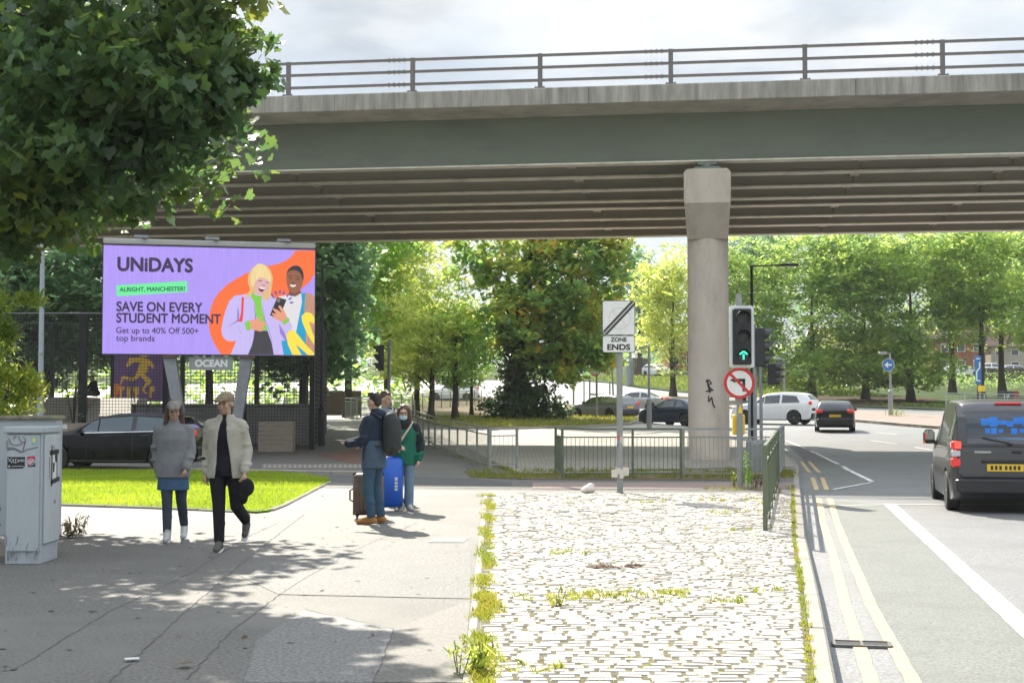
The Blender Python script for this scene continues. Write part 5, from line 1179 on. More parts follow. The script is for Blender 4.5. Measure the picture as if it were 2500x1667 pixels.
# traffic on the roundabout
def road_car(name, label, spec, px, Y, hd, pm, cat='car', big=False, plate=None, group='cars driving round the junction'):
    z = T(Y) + ROAD_Z; suv = spec is SUV
    dz = .2 if suv else 0.0
    wins = [((-1.62, 1.02 + dz * .6), (-.62, 1.0 + dz * .6), (-.62, 1.345 + dz), (-1.38, 1.29 + dz)), ((-.50, 1.0 + dz * .6), (.33, .96 + dz * .6), (.33, 1.29 + dz), (-.50, 1.345 + dz)), ((.37, .96 + dz * .8), (.86, .94 + dz), (.60, 1.18 + dz), (.37, 1.27 + dz))]
    if spec is SALOON: wins[0] = ((-1.25, 1.0), (-.62, .98), (-.62, 1.34), (-.98, 1.27))
    t, c, h = build_car(name, label, cat, spec, (gx(px * D, Y), Y, z), hd, pm, group, wins=wins)
    if suv: wind(c, t, .98, .48, -2.12, -1.9)
    elif spec is SALOON: wind(c, t, .96, .42, -1.62, -1.02)
    else: wind(c, t, .92, .42, -1.98, -1.6)
    lights(c, t, .93 + dz, .74 + dz * .7)
    if plate: rearplate(c, t, .72 + dz, .52, plate)
    bumper(c, t, .45, .3, M_trim)
    return t
M_slv = paint('car_paint_silver', (.42, .43, .44), .5); M_whp = paint('car_paint_white', (.75, .75, .74), 0.0); M_dk = paint('car_paint_charcoal', (.03, .032, .036), .4); M_blu = paint('car_paint_dark_blue', (.02, .03, .055), .4)
M_sg = paint('car_paint_mid_grey', (.17, .18, .185), .5)
road_car('moving_car', 'black hatchback driving away on the open road right of the column', HATCH, 1914, 66, R(12), M_dk, plate=M_plate)
road_car('moving_car', 'white sports utility car crossing just right of the traffic signals', SUV, 1780, 76, R(-60), M_whp)
road_car('moving_car', 'dark blue saloon half hidden by the left edge of the column', SALOON, 1556, 73, R(-38), M_blu, plate=M_plate)
road_car('moving_car', 'mid grey hatchback seen from behind left of the zone sign post', HATCH, 1388, 84, R(-40), M_sg, plate=M_plate)
road_car('moving_car', 'silver saloon farthest along the road beyond the zone sign', SALOON, 1458, 100, R(-70), M_slv)
road_car('moving_car', 'white car glimpsed between the young tree trunks', SUV, 1040, 122, R(-88), M_whp)
pc = road_car('parked_car', 'white hatchback parked on the far rise beside the timber fence', HATCH, 1509, 170, R(150), M_whp, group='parked cars far beyond the grass'); pc.location.z = T(170) + .05
for px, Y, hd, m, lb in ((2205, 168, 80, M_whp, 'white hatchback in the far car park left of the brick house'), (2283, 172, 95, M_whp, 'white hatchback in the far car park behind the big trunk'), (2330, 166, 85, M_slv, 'silver hatchback at the right end of the far car park')):
    pc = road_car('parked_car', lb, HATCH, px, Y, R(hd), m, group='parked cars far beyond the grass'); pc.location.z = T(Y) + .1
# ------------------------------------------------------------------ people: one continuous body each, clothes grown round it
M_skin = mat('skin_light', (.52, .33, .25), .5, 0, .08, 20, spec=.35); M_skind = mat('skin_brown', (.16, .085, .055), .5, 0, .08, 20, spec=.35); M_skinm = mat('skin_tan', (.40, .25, .18), .5, 0, .08, 20, spec=.35)
M_eye = mat('eye_dark', (.02, .015, .012), .2); M_lip = mat('lip', (.35, .14, .12), .5)
def cloth(name, c, v=.16, rough=.85, bump=.25): return mat(name, c, rough, 0, v, 7, bump, 25, .2, tuple(x * .6 for x in c), 3, .5)
V = Vector
def limb(v, f, a, b, ra, rb, n=12, fl=1.0, side=None, k=6):
    m = MB(); a, b = V(a), V(b); pts = [a.lerp(b, i / k) for i in range(k + 1)]; m.tube(pts, [((ra + (rb - ra) * i / k), (ra + (rb - ra) * i / k) * fl) for i in range(k + 1)], n, side=side); m.ball(a, (ra, ra, ra), n, 8); m.ball(b, (rb, rb, rb), n, 8); o = len(v); v += m.v; f += [tuple(i + o for i in q) for q in m.f]
def blob(v, f, c, r, rot=None, n=14, m_=10):
    m = MB(); m.ball(c, r, n, m_, rot); o = len(v); v += m.v; f += [tuple(i + o for i in q) for q in m.f]
def person(label, loc, rz, J, skin, top, bottom, shoes, hair, hairm, topkw={}, loose=.02, skirt=None, long=False, group=None, voxel=.0085, face=True):
    """J: joints in a local frame that faces -y, z up, ground at 0"""
    t = thing('person', label, 'person', loc, rz, group)
    J = {k: V(p) for k, p in J.items()}; hd = J['head']; fwd = J.get('face', V((0, -1, 0))).normalized(); upv = (hd - J['neck']).normalized()
    rt = fwd.cross(upv).normalized(); upv = rt.cross(fwd).normalized() if False else upv; fw = upv.cross(rt).normalized() * -1
    if fw.dot(fwd) < 0: fw = -fw
    Mr = Matrix((rt, -fw, upv)).transposed()           # local head axes: x right, y back, z up
    H = lambda x, y, z: hd + Mr @ V((x, y, z))
    v, f = [], []
    blob(v, f, H(0, .012, .025), (.074, .095, .105), Mr); blob(v, f, H(0, -.03, -.055), (.056, .062, .07), Mr); blob(v, f, H(0, -.055, -.09), (.034, .03, .028), Mr)
    blob(v, f, H(0, -.098, -.018), (.015, .022, .026), Mr); blob(v, f, H(0, -.075, .03), (.055, .025, .018), Mr)
    for s in (-1, 1): blob(v, f, H(s * .078, .012, -.01), (.012, .024, .034), Mr); blob(v, f, H(s * .04, -.062, -.03), (.026, .026, .026), Mr)
    limb(v, f, J['neck'] - V((0, 0, .05)), H(0, .01, -.05), .058, .052)
    side = (J['shL'] - J['shR']).normalized()
    def torso(v, f, e, hem=None, belly=0):
        pel, ch, nk = J['pelvis'], J['chest'], J['neck']; m = MB()
        pts = [pel - V((0, 0, .06)) if hem is None else pel - V((0, 0, hem)), pel + V((0, 0, .04)), pel.lerp(ch, .5), ch, ch.lerp(nk, .55), ch.lerp(nk, .85)]
        rr = [(.165 + e, .118 + e), (.162 + e, .115 + e), (.148 + e, .105 + e + belly), (.172 + e, .115 + e), (.165 + e * .8, .092 + e), (.085 + e * .5, .07 + e * .5)]
        m.tube(pts, rr, 18, side=side); o = len(v); v += m.v; f += [tuple(i + o for i in q) for q in m.f]
    torso(v, f, -.015)
    for s in 'LR':
        limb(v, f, J['sh' + s], J['el' + s], .05, .041); limb(v, f, J['el' + s], J['wr' + s], .041, .027)
        limb(v, f, J['hip' + s], J['kn' + s], .078, .052); limb(v, f, J['kn' + s], J['an' + s], .052, .036)
        # hand: palm, four fingers of unequal length, thumb from the side of the palm
        w = J['wr' + s]; d = J.get('hd' + s, (w - J['el' + s])).normalized(); pn = J.get('pn' + s, V((-1 if s == 'L' else 1, 0, 0))); pn = (pn - d * pn.dot(d)).normalized(); sd = d.cross(pn).normalized()
        if s == 'R': sd = -sd
        th = J.get('th' + s)
        if th is not None and sd.dot(th) < 0: sd = -sd
        cu = J.get('cu' + s, V((.35, 0, 0)))[0]
        limb(v, f, w, w + d * .085, .026, .032, fl=.6, side=sd)
        for i in range(4):
            b = w + d * .088 + sd * (.026 - i * .0175); ln = (.068, .078, .072, .056)[i]; p = [b]; a = 0
            for q in range(3): a += cu; p.append(p[-1] + (d * math.cos(a) + pn * math.sin(a)) * ln * (.45, .32, .23)[q])
            for q in range(3): limb(v, f, p[q], p[q + 1], .0095 - q * .001, .0087 - q * .001, 8, k=2)
        b = w + d * .03 + sd * .026; q1 = b + (d * .6 + sd * .7 + pn * .2).normalized() * .04; q2 = q1 + (d * .85 + sd * .25 + pn * .4).normalized() * .035
        limb(v, f, b, q1, .013, .011, 8, k=2); limb(v, f, q1, q2, .011, .009, 8, k=2)
    body = baked(v, f, skin, 'body', t, voxel, 3)
    for s in (-1, 1):
        mb = MB(); mb.ball(H(s * .033, -.083, .005), (.011, .006, .006), 8, 6, Mr); mb.build('eye', M_eye, t)
        mb = MB(); mb.bar(H(s * .015, -.094, .028), H(s * .055, -.082, .030), .008, .008); mb.build('eyebrow', hairm, t)
    if face: mb = MB(); mb.ball(H(0, -.089, -.062), (.024, .006, .007), 10, 6, Mr); mb.build('mouth', M_lip, t)
    # hair
    if hair:
        v, f = [], []
        if hair == 'short':
            blob(v, f, H(0, .032, .05), (.078, .092, .092), Mr); blob(v, f, H(0, .07, -.01), (.066, .045, .06), Mr); blob(v, f, H(.01, -.045, .105), (.058, .045, .026), Mr); blob(v, f, H(-.03, -.01, .125), (.04, .05, .025), Mr); blob(v, f, H(.03, .03, .13), (.04, .05, .022), Mr)
        elif hair == 'long':
            blob(v, f, H(0, .025, .045), (.088, .1, .098), Mr)
            for s in (-1, 1):
                limb(v, f, H(s * .07, .0, .06), H(s * .088, -.0, -.12), .034, .04); limb(v, f, H(s * .088, 0, -.12), H(s * .11, -.03, -.33), .04, .028)
            limb(v, f, H(0, .07, 0), H(0, .09, -.28), .08, .07, fl=.6)
        elif hair == 'stub':
            blob(v, f, H(0, .03, .04), (.079, .094, .095), Mr)
        baked(v, f, hairm, 'hair', t, .0075, 2)
    # trousers
    e = loose
    if bottom:
        v, f = [], []; pel = J['pelvis']
        m = MB(); m.tube([pel - V((0, 0, .10)), pel, pel + V((0, 0, .1))], [(.165 + e, .122 + e), (.17 + e, .122 + e), (.155 + e, .11 + e)], 18, side=side); o = len(v); v += m.v; f += [tuple(i + o for i in q) for q in m.f]
        for s in 'LR':
            hp, kn, an = J['hip' + s], J['kn' + s], J['an' + s]; limb(v, f, hp, kn, .092 + e * .8, .062 + e * .8); limb(v, f, kn, kn.lerp(an, .92), .062 + e * .8, .05 + e * topkw.get('flare', .6)); 
            blob(v, f, kn.lerp(an, .5) + V((0, .012, 0)), (.06 + e * .6,) * 3)
        baked(v, f, bottom, 'trousers', t, .011, 4)
    for s in 'LR':
        v, f = [], []; an = J['an' + s]; toe = J.get('toe' + s, an + V((0, -.17, -.05))); dr = (toe - an).normalized(); heel = an - V((dr.x, dr.y, 0)).normalized() * .045 + V((0, 0, -.035))
        b0 = an + V((0, 0, -.05)); 
        limb(v, f, heel + V((0, 0, -.005)), toe, .042, .038, fl=.8, side=V((dr.y, -dr.x, 0.001))); limb(v, f, an + V((0, 0, .05)), an + V((0, 0, -.03)), .05, .046); limb(v, f, an, toe.lerp(an, .35), .045, .038)
        so = baked(v, f, shoes[0], 'shoe', t, .009, 3)
        m = MB(); dz = V((0, 0, -.038)); m.tube([heel - dr * .04 + dz, heel.lerp(toe, .5) + dz, toe + dr * .035 + dz], [(.040, .012), (.046, .012), (.036, .012)], 12, side=V((dr.y, -dr.x, 0.001))); m.build('sole', shoes[1], so, smooth=40)
    # top
    if top:
        v, f = [], []; e2 = topkw.get('e', .03); hem = topkw.get('hem', .12)
        torso(v, f, e2, hem, topkw.get('belly', 0))
        for s in 'LR':
            ar = topkw.get('arm', .022); cu_ = topkw.get('cuff', 1.0)
            limb(v, f, J['sh' + s], J['el' + s], .056 + ar, .048 + ar); limb(v, f, J['el' + s], J['el' + s].lerp(J['wr' + s], cu_), .048 + ar, .036 + ar)
            blob(v, f, J['sh' + s], (.06 + ar,) * 3); limb(v, f, J['neck'] - V((0, 0, .05)), J['sh' + s], .06 + ar * .5, .052 + ar * .6)
        limb(v, f, J['neck'] - V((0, 0, .07)), J['neck'] + V((0, .0, topkw.get('collar', .0))), .085 + e2 * .4, .068)
        if topkw.get('hood'): blob(v, f, J['neck'] + V((0, .08, -.02)), (.12, .08, .085)); 
        # folds
        rr = random.Random(len(label))
        for _ in range(topkw.get('folds', 12)):
            a = rr.choice(['L', 'R']); q = rr.random(); p = (J['sh' + a].lerp(J['el' + a], q) if rr.random() < .5 else J['el' + a].lerp(J['wr' + a], q * .8)); blob(v, f, p + V((rr.uniform(-.03, .03), rr.uniform(-.03, .03), 0)), (.049 + ar, .049 + ar, .028))
        for _ in range(16): a = rr.uniform(0, 6.28); p = J['pelvis'].lerp(J['chest'], rr.uniform(-.2, .9)); blob(v, f, p + side * (.13 * math.cos(a)) + V((0, .09 * math.sin(a), 0)), (.05, .05, .02 + e2))
        baked(v, f, top, topkw.get('name', 'jacket'), t, .0105, 8)
    return t, J, H, Mr
def stand(h=1.75, spread=.09, **kw):
    k = h / 1.75
    J = dict(pelvis=(0, 0, .95), chest=(0, .01, 1.27), neck=(0, .02, 1.48), head=(0, 0, 1.63), shL=(.175, .01, 1.385), shR=(-.175, .01, 1.385), elL=(.24, .03, 1.12), elR=(-.24, .03, 1.12), wrL=(.25, -.05, .88), wrR=(-.25, -.05, .88), hipL=(.09, 0, .90), hipR=(-.09, 0, .90), knL=(spread + .01, -.02, .50), knR=(-spread - .01, -.02, .50), anL=(spread, .02, .09), anR=(-spread, .02, .09))
    J.update(kw); return {a: tuple(c * k for c in p) if a[:2] not in ('hd', 'pn', 'th', 'cu', 'fa') else p for a, p in J.items()}
M_navy = cloth('jacket_navy', (.022, .034, .06)); M_denimd = cloth('denim_dark', (.045, .09, .14)); M_denim = cloth('denim_light', (.16, .24, .32)); M_tanboot = cloth('boot_tan', (.36, .17, .05)); M_hairb = mat('hair_black', (.012, .009, .008), .5, 0, .3, 40); M_hairbr = mat('hair_brown', (.07, .035, .02), .5, 0, .3, 40)
M_soleg = mat('sole_gum', (.25, .14, .06), .7); M_solew = mat('sole_white', (.6, .6, .58), .7); M_white = mat('road_paint_white', (1, 1, 1))
# man with the phone: faces left and away, so local -y turns to -x
g = G(858 * D, 1203 * D)
J = stand(1.80, elL=(.22, -.05, 1.12), wrL=(.16, -.30, 1.08), hdL=(-.1, -1, .1), thL=(-.5, 0, .9), pnL=(-.2, 0, 1), cuL=(.25, 0, 0), elR=(-.23, -.02, 1.12), wrR=(-.16, -.26, 1.06), face=(-.25, -1, -.02), hdR=(.2, -1, 0),
          knL=(.11, -.03, .50), anL=(.12, .03, .09), knR=(-.11, -.02, .5), anR=(-.13, .05, .09), toeL=(.13, -.16, .035), toeR=(-.16, -.14, .035))
tM, JM, HM, MrM = person('man in navy hooded jacket and dark jeans looking away with a phone held out', (g.x, g.y, 0), R(-112), J, M_skin, M_navy, M_denimd, (M_tanboot, M_soleg), 'short', M_hairb, dict(e=.035, hem=.20, hood=True, arm=.026, collar=.03), .018)
def local_place(t, o): o.location = t.location; o.rotation_euler = t.rotation_euler; return o
# lighter side panel of the jacket and backpack
v, f = [], []
m = MB(); pl_, ch_ = JM['pelvis'], JM['chest']; m.tube([pl_ + V((0, .24, .0)), pl_ + V((0, .26, .03)), pl_ + V((0, .275, .14)), ch_ + V((0, .275, -.04)), ch_ + V((0, .26, .12)), ch_ + V((0, .235, .19)), ch_ + V((0, .21, .21))], [(.10, .06), (.135, .10), (.15, .125), (.15, .125), (.14, .11), (.11, .075), (.06, .04)], 20, side=(1, 0, 0)); v += m.v; f += m.f; limb(v, f, pl_ + V((-.09, .35, .08)), pl_ + V((.09, .35, .08)), .035, .035)
bp = baked(v, f, cloth('backpack_charcoal', (.035, .038, .04), .1, .7), 'backpack', None, .011, 5); local_place(tM, bp); tag(bp, 'rounded charcoal backpack on the back of the navy jacket man', 'backpack')
for s in 'LR':
    sx = 1 if s == 'L' else -1; m = MB(); c0 = JM['chest']; m.tube([c0 + V((sx * .10, .16, .16)), c0 + V((sx * .12, .03, .225)), c0 + V((sx * .125, -.10, .16)), c0 + V((sx * .13, -.165, 0)), c0 + V((sx * .15, -.12, -.16)), c0 + V((sx * .14, .15, -.24))], [(.026, .008)] * 6, 8, side=(1, 0, 0)); m.build('strap', M_black, bp, smooth=60)
v, f = [], []; m = MB(); m.tube([JM['pelvis'] - V((0, 0, .21)), JM['pelvis'] + V((0, 0, .04)), JM['pelvis'].lerp(JM['chest'], .55)], [(.212, .164), (.206, .158), (.19, .146)], 20, side=(1, 0, 0)); baked(m.v, m.f, cloth('jacket_blue_grey', (.07, .105, .15)), 'jacket_panel', tM, .0105, 4)
m = MB(); a = JM['pelvis']; m.box((a.x + .197, a.y - .06, a.z + .02), (.012, .02, .24)); m.build('pocket_zip', M_black, tM)
ph = MB(); w = JM['wrL']; ph.box((w.x - .02, w.y - .13, w.z + .035), (.075, .15, .010), .1, .003); pho = ph.build('phone', M_black); local_place(tM, pho); tag(pho, 'black phone held out flat by the navy jacket man', 'phone')
# woman in the green jacket
g = G(927 * D, 1172 * D)
J = stand(1.62, .085, elR=(-.27, .0, 1.14), wrR=(-.14, -.22, 1.06), hdR=(1, -.4, 0), pnR=(0, .6, -.3), elL=(.27, .06, 1.13), wrL=(.25, -.04, .88), face=(-.12, -1, -.06), toeL=(.13, -.16, .035), toeR=(-.12, -.17, .035))
tW, JW, HW, MrW = person('woman in green and black jacket and pale jeans wearing a blue face mask', (g.x, g.y, 0), R(4), J, M_skin, cloth('jacket_green', (.012, .13, .085)), M_denim, (cloth('trainer_pale', (.5, .47, .45)), M_solew), 'long', M_hairbr, dict(e=.035, hem=.17, arm=.028, collar=.05, flare=1.6), .016)
v, f = [], []; blob(v, f, HW(0, -.062, -.055), (.063, .05, .05), MrW); baked(v, f, mat('face_mask_blue', (.42, .60, .68), .8, 0, .05, 10), 'face_mask', tW, .006, 2)
mb = MB()
for s in (-1, 1):
    c_ = HW(s * .035, -.105, .004)
    for i in range(12): a, b = i * .5236, (i + 1) * .5236; mb.bar(c_ + MrW @ V((.028 * math.cos(a), 0, .022 * math.sin(a))), c_ + MrW @ V((.028 * math.cos(b), 0, .022 * math.sin(b))), .004)
mb.build('glasses', M_dkgrey, tW)
v, f = [], []
for s in 'LR':
    limb(v, f, JW['sh' + s], JW['sh' + s].lerp(JW['el' + s], .95 if s == 'L' else .75), .090, .082)
limb(v, f, JW['elL'], JW['elL'].lerp(JW['wrL'], .9), .085, .068); limb(v, f, JW['chest'] + V((0, 0, .12)), JW['neck'] + V((0, 0, .03)), .14, .09, fl=.85)
baked(v, f, cloth('jacket_black_yoke', (.018, .022, .024)), 'jacket_yoke', tW, .0105, 4)
m = MB(); c0 = JW['chest']; m.tube([c0 + V((.13, .02, .20)), c0 + V((.10, -.15, .13)), c0 + V((-.02, -.178, -.05)), c0 + V((-.17, -.12, -.22))], [(.02, .006)] * 4, 8, side=(1, 0, .6)); m.build('bag_strap', cloth('strap_cream', (.5, .42, .33)), tW, smooth=60)
# suitcases
def suitcase(label, px, py, w, d, h, m, rz, ribs_, handle=True, text=False):
    g = G(px * D, py * D); t = thing('suitcase', label, 'suitcase', (g.x, g.y, 0), rz)
    mb = MB(); mb.box((0, 0, .06 + h / 2), (w, d, h), 0, .05); sh = mb.build('shell', m, t, smooth=50)
    q = MB()
    for i in range(ribs_): x = -w / 2 + .07 + (w - .14) * i / max(1, ribs_ - 1); q.box((x, -d / 2 - .003, .06 + h / 2), (.022, .016, h - .14), 0, .006)
    if ribs_: q.build('rib_grooves', m, sh)
    q = MB(); q.box((0, 0, .06 + h / 2), (w + .006, .02, h + .006), 0, .05); q.build('zip_band', M_black, sh)
    for sx in (-1, 1):
        for sy in (-1, 1):
            q = MB(); q.lathe([(.03, -.014), (.03, .014)], 14, M=Matrix.Translation((sx * (w / 2 - .06), sy * (d / 2 - .06), .03)) @ Matrix.Rotation(R(90), 4, 'Y')); q.box((sx * (w / 2 - .06), sy * (d / 2 - .06), .055), (.05, .05, .02)); q.build('wheel', M_tyre, t)
    if handle:
        q = MB(); z = .06 + h
        for sx in (-.09, .09): q.bar((sx, d / 2 - .05, z - .02), (sx, d / 2 - .05, z + .34), .016)
        q.box((0, d / 2 - .05, z + .35), (.23, .035, .03), 0, .01); q.build('pull_handle', mat('handle_blue_grey', (.08, .11, .2), .4, .3), t)
    q = MB(); q.tube([(-w / 2 - .0, 0, h * .42), (-w / 2 - .045, 0, h * .46), (-w / 2 - .045, 0, h * .68), (-w / 2, 0, h * .72)], .012, 8); q.build('side_handle', M_black, t)
    q = MB(); q.box((0, 0, .07 + h), (.2, .03, .025), 0, .01); q.build('top_handle', M_black, t)
    return t
suitcase('brown ribbed hard suitcase standing behind the navy jacket man', 846, 1191, .44, .28, .60, mat('suitcase_brown', (.13, .085, .065), .3, .3, .12, 6, coat=.5), R(6), 7)
t = suitcase('tall bright blue suitcase standing between the man and the woman', 893, 1173, .40, .28, .78, mat('suitcase_blue', (.008, .10, .52), .4, 0, .06, 3), R(10), 0, False)
q = MB()
for i, z in enumerate((.50, .44, .39, .34)): q.box((.10, -.143, z), (.045, .006, .035 if i else .05))
q.build('emblem', M_solew, t)
# walking man in the cream jacket
g = G(505 * D, 1266 * D)
J = stand(1.78, .09, pelvis=(.02, 0, .96), knR=(-.05, -.06, .52), anR=(-.03, -.10, .09), toeR=(-.02, -.26, .035), hipL=(.11, .01, .91), knL=(.13, .02, .49), anL=(.15, .36, .30), toeL=(.15, .30, .15), elR=(-.225, .10, 1.12), wrR=(-.22, .02, .86), elL=(.24, .03, 1.11), wrL=(.26, -.14, .88), cuL=(.6, 0, 0), face=(-.3, -1, -.08))
tC, JC, HC, MrC = person('man in open cream jacket and black trousers striding towards the camera', (g.x + .03, g.y + .1, 0), R(-4), J, M_skinm, cloth('tshirt_black', (.012, .013, .016)), cloth('trousers_black', (.014, .015, .019)), (cloth('trainer_grey', (.12, .11, .10)), M_solew), 'stub', M_hairbr, dict(e=.012, hem=.14, arm=.0, cuff=.05, name='tshirt', folds=4), .016)
def open_jacket(t, J, m, gap=.085, e=.035, hem=.16):
    """a jacket with an open front: torso shell with the front strip left out, plus sleeves"""
    v, f = [], []; side = (J['shL'] - J['shR']).normalized(); fw = V((0, -1, 0)); ch, pel, nk = J['chest'], J['pelvis'], J['neck']
    rows = [(pel - V((0, 0, hem)), .19 + e, .14 + e, .5), (pel.lerp(ch, .25), .17 + e, .125 + e, .4), (ch - V((0, 0, .06)), .175 + e, .125 + e, .3), (ch + V((0, 0, .08)), .18 + e, .11 + e, .2), (nk - V((0, 0, .05)), .11 + e * .6, .085 + e * .6, .25), (nk + V((0, 0, .03)), .075 + e * .4, .07 + e * .4, .3)]
    n = 26; th = .028; m0 = MB(); vs = []
    for c, a, b, gp in rows:
        for lay in (0, th):
            for i in range(n + 1): q = -math.pi / 2 + gp + (2 * math.pi - 2 * gp) * i / n; vs.append(c + side * ((a - lay) * math.cos(q)) + V((0, (b - lay) * math.sin(q), 0)))
    w = 2 * (n + 1); fs = []
    for r in range(len(rows) - 1):
        for i in range(n):
            a = r * w + i; fs.append((a, a + 1, a + w + 1, a + w)); b = a + n + 1; fs.append((b + w, b + w + 1, b + 1, b))
        for i in (0, n): a = r * w + i; q = (a, a + w, a + w + n + 1, a + n + 1); fs.append(q if i == 0 else q[::-1])
    for r in (0, len(rows) - 1):
        for i in range(n): a = r * w + i; q = (a, a + n + 1, a + n + 2, a + 1); fs.append(q if r == 0 else q[::-1])
    v += [tuple(p) for p in vs]; f += fs
    for s in 'LR':
        limb(v, f, J['sh' + s], J['el' + s], .072, .068); limb(v, f, J['el' + s], J['el' + s].lerp(J['wr' + s], .93), .068, .054); limb(v, f, J['neck'] - V((0, 0, .05)), J['sh' + s], .07, .075)
        rr = random.Random(4)
        for _ in range(5): q = rr.random(); p = J['sh' + s].lerp(J['el' + s], q) if rr.random() < .5 else J['el' + s].lerp(J['wr' + s], q * .8); blob(v, f, p + V((rr.uniform(-.02, .02), rr.uniform(-.02, .02), 0)), (.072, .072, .03))
    return baked(v, f, m, 'jacket', t, .0105, 9)
open_jacket(tC, JC, cloth('jacket_cream', (.36, .34, .28)))
def cap(t, H, Mr, m, peak=True):
    v, f = [], []; blob(v, f, H(0, .015, .062), (.09, .108, .075), Mr); 
    if peak: limb(v, f, H(-.03, -.09, .062), H(-.025, -.16, .048), .035, .025, fl=.25, side=Mr @ V((1, 0, 0))); limb(v, f, H(.03, -.09, .062), H(.025, -.16, .048), .035, .025, fl=.25, side=Mr @ V((1, 0, 0))); blob(v, f, H(0, -.12, .055), (.065, .06, .011), Mr)
    return baked(v, f, m, 'cap', t, .0075, 2)
cap(tC, HC, MrC, cloth('cap_tan', (.24, .185, .125)))
v, f = [], []; w = JC['wrL']; blob(v, f, w + V((.04, -.05, -.17)), (.085, .05, .10)); blob(v, f, w + V((.0, -.05, -.27)), (.055, .035, .09)); limb(v, f, w + V((.0, -.04, -.1)), w + V((.02, -.05, -.15)), .03, .05)
hb_ = baked(v, f, cloth('pouch_black', (.014, .015, .016)), 'hand_bag', None, .008, 3); local_place(tC, hb_); tag(hb_, 'small floppy black bag hanging from the cream jacket man hand', 'bag')
# walking woman in grey
g = G(392 * D, 1243 * D)
J = stand(1.68, .09, knR=(-.06, -.10, .52), anR=(-.05, -.14, .09), toeR=(-.05, -.30, .035), knL=(.10, .02, .50), anL=(.11, .26, .17), toeL=(.11, .13, .04), elR=(-.215, .10, 1.12), wrR=(-.19, .06, .88), elL=(.215, -.02, 1.12), wrL=(.18, -.17, .93), face=(.15, -1, -.05))
tG, JG, HG, MrG = person('woman in long grey jacket and blue denim skirt walking beside the lawn', (g.x, g.y + .1, 0), R(6), J, M_skinm, cloth('jacket_grey', (.21, .215, .22)), cloth('leggings_blue_grey', (.05, .065, .085)), (cloth('trainer_offwhite', (.5, .5, .5)), M_solew), 'long', M_hairbr, dict(e=.045, hem=.15, arm=.022, collar=.05), .004)
v, f = [], []; m = MB(); pel = JG['pelvis']; m.tube([pel + V((0, 0, .06)), pel - V((0, 0, .1)), pel - V((0, 0, .3))], [(.165, .12), (.178, .135), (.195, .16)], 20, side=(1, 0, 0)); baked(m.v, m.f, cloth('denim_skirt', (.06, .12, .21)), 'skirt', tG, .0105, 3)
cap(tG, HG, MrG, cloth('cap_pale', (.28, .25, .22)))
# passer-by half hidden behind the two travellers
g = G(880 * D, 1186 * D)
J = stand(1.86, .1, face=(.3, -1, 0))
tP, JP, HP, MrP = person('man with brown hair passing behind the two travellers in a grey blue top', (gx(886 * D, 24.2), 24.2, 0), R(60), J, M_skinm, cloth('top_grey_blue', (.16, .19, .22)), cloth('trousers_slate', (.05, .055, .065)), (M_tanboot, M_soleg), 'short', M_hairbr, dict(e=.03, hem=.14), .016)
# man sitting on the ledge inside the ball court
Ys = 57.7; zl = z_ledge
J = dict(pelvis=(0, .0, .12), chest=(0, -.10, .44), neck=(0, -.14, .64), head=(0, -.19, .78), shL=(.18, -.12, .58), shR=(-.18, -.12, .58), elL=(.24, -.28, .34), elR=(-.24, -.28, .34), wrL=(.14, -.46, .42), wrR=(-.12, -.46, .38), hipL=(.1, -.02, .12), hipR=(-.1, -.02, .12), knL=(.14, -.42, .30), knR=(-.16, -.44, .14), anL=(.12, -.72, .11), anR=(-.14, -.86, .10), toeL=(.13, -.80, .20), toeR=(-.15, -.92, .20), face=(0, -1, -.25))
tS, JS, HS, MrS = person('seated man in black jacket and cap with bare legs out on the concrete ledge', (gx(222 * D, Ys), Ys + .1, zl), R(-90), J, M_skin, cloth('jacket_black', (.014, .015, .017)), None, (cloth('trainer_cream', (.45, .42, .36)), M_solew), 'stub', M_hairbr, dict(e=.04, hem=.04, hood=True, arm=.03), .016)
v, f = [], []
for s in 'LR': limb(v, f, JS['hip' + s], JS['hip' + s].lerp(JS['kn' + s], .95), .1, .075)
baked(v, f, cloth('shorts_dark', (.03, .03, .034)), 'shorts', tS, .011, 3)
cap(tS, HS, MrS, cloth('cap_olive', (.16, .13, .07)))
# ------------------------------------------------------------------ trees: trunk with limbs, crown of leaf sprays
M_bark = mat('bark_dark', (.055, .045, .036), .9, 0, .3, 6, .8, 25, .2, (.09, .085, .06), 3, .5, stretch=(2, 2, .5))
L_MAPLE = leaf_mat('leaf_maple', [(0.018, 0.046, 0.025), (0.030, 0.070, 0.026), (0.044, 0.093, 0.028), (0.075, 0.123, 0.026), (0.167, 0.167, 0.022)], .42, .38, .5)
L_DARK = leaf_mat('leaf_dark_green', [(0.061, 0.128, 0.074), (0.095, 0.182, 0.088), (0.149, 0.243, 0.088)], .42)
L_MID = leaf_mat('leaf_mid_green', [(0.104, 0.206, 0.055), (0.165, 0.289, 0.062), (0.247, 0.371, 0.069)], .45)
L_LIME = leaf_mat('leaf_yellow_green', [(0.141, 0.212, 0.059), (0.235, 0.294, 0.070), (0.376, 0.389, 0.095)], .5)
L_AUT = leaf_mat('leaf_turning', [(0.044, 0.109, 0.051), (0.073, 0.160, 0.058), (0.116, 0.218, 0.060), (0.203, 0.275, 0.060), (0.392, 0.334, 0.058), (0.558, 0.334, 0.058)], .48)
L_BANK = leaf_mat('leaf_bank', [(0.073, 0.146, 0.055), (0.122, 0.207, 0.063), (0.207, 0.293, 0.073), (0.354, 0.378, 0.091)], .5)
L_IVY = leaf_mat('leaf_ivy', [(0.018, 0.045, 0.018), (0.030, 0.072, 0.024), (0.060, 0.120, 0.030)], .22, .3, .6)
L_YEL = leaf_mat('leaf_shrub_yellow', [(.06, .12, .03), (.12, .19, .04), (.22, .26, .05), (.32, .25, .04)], .5)
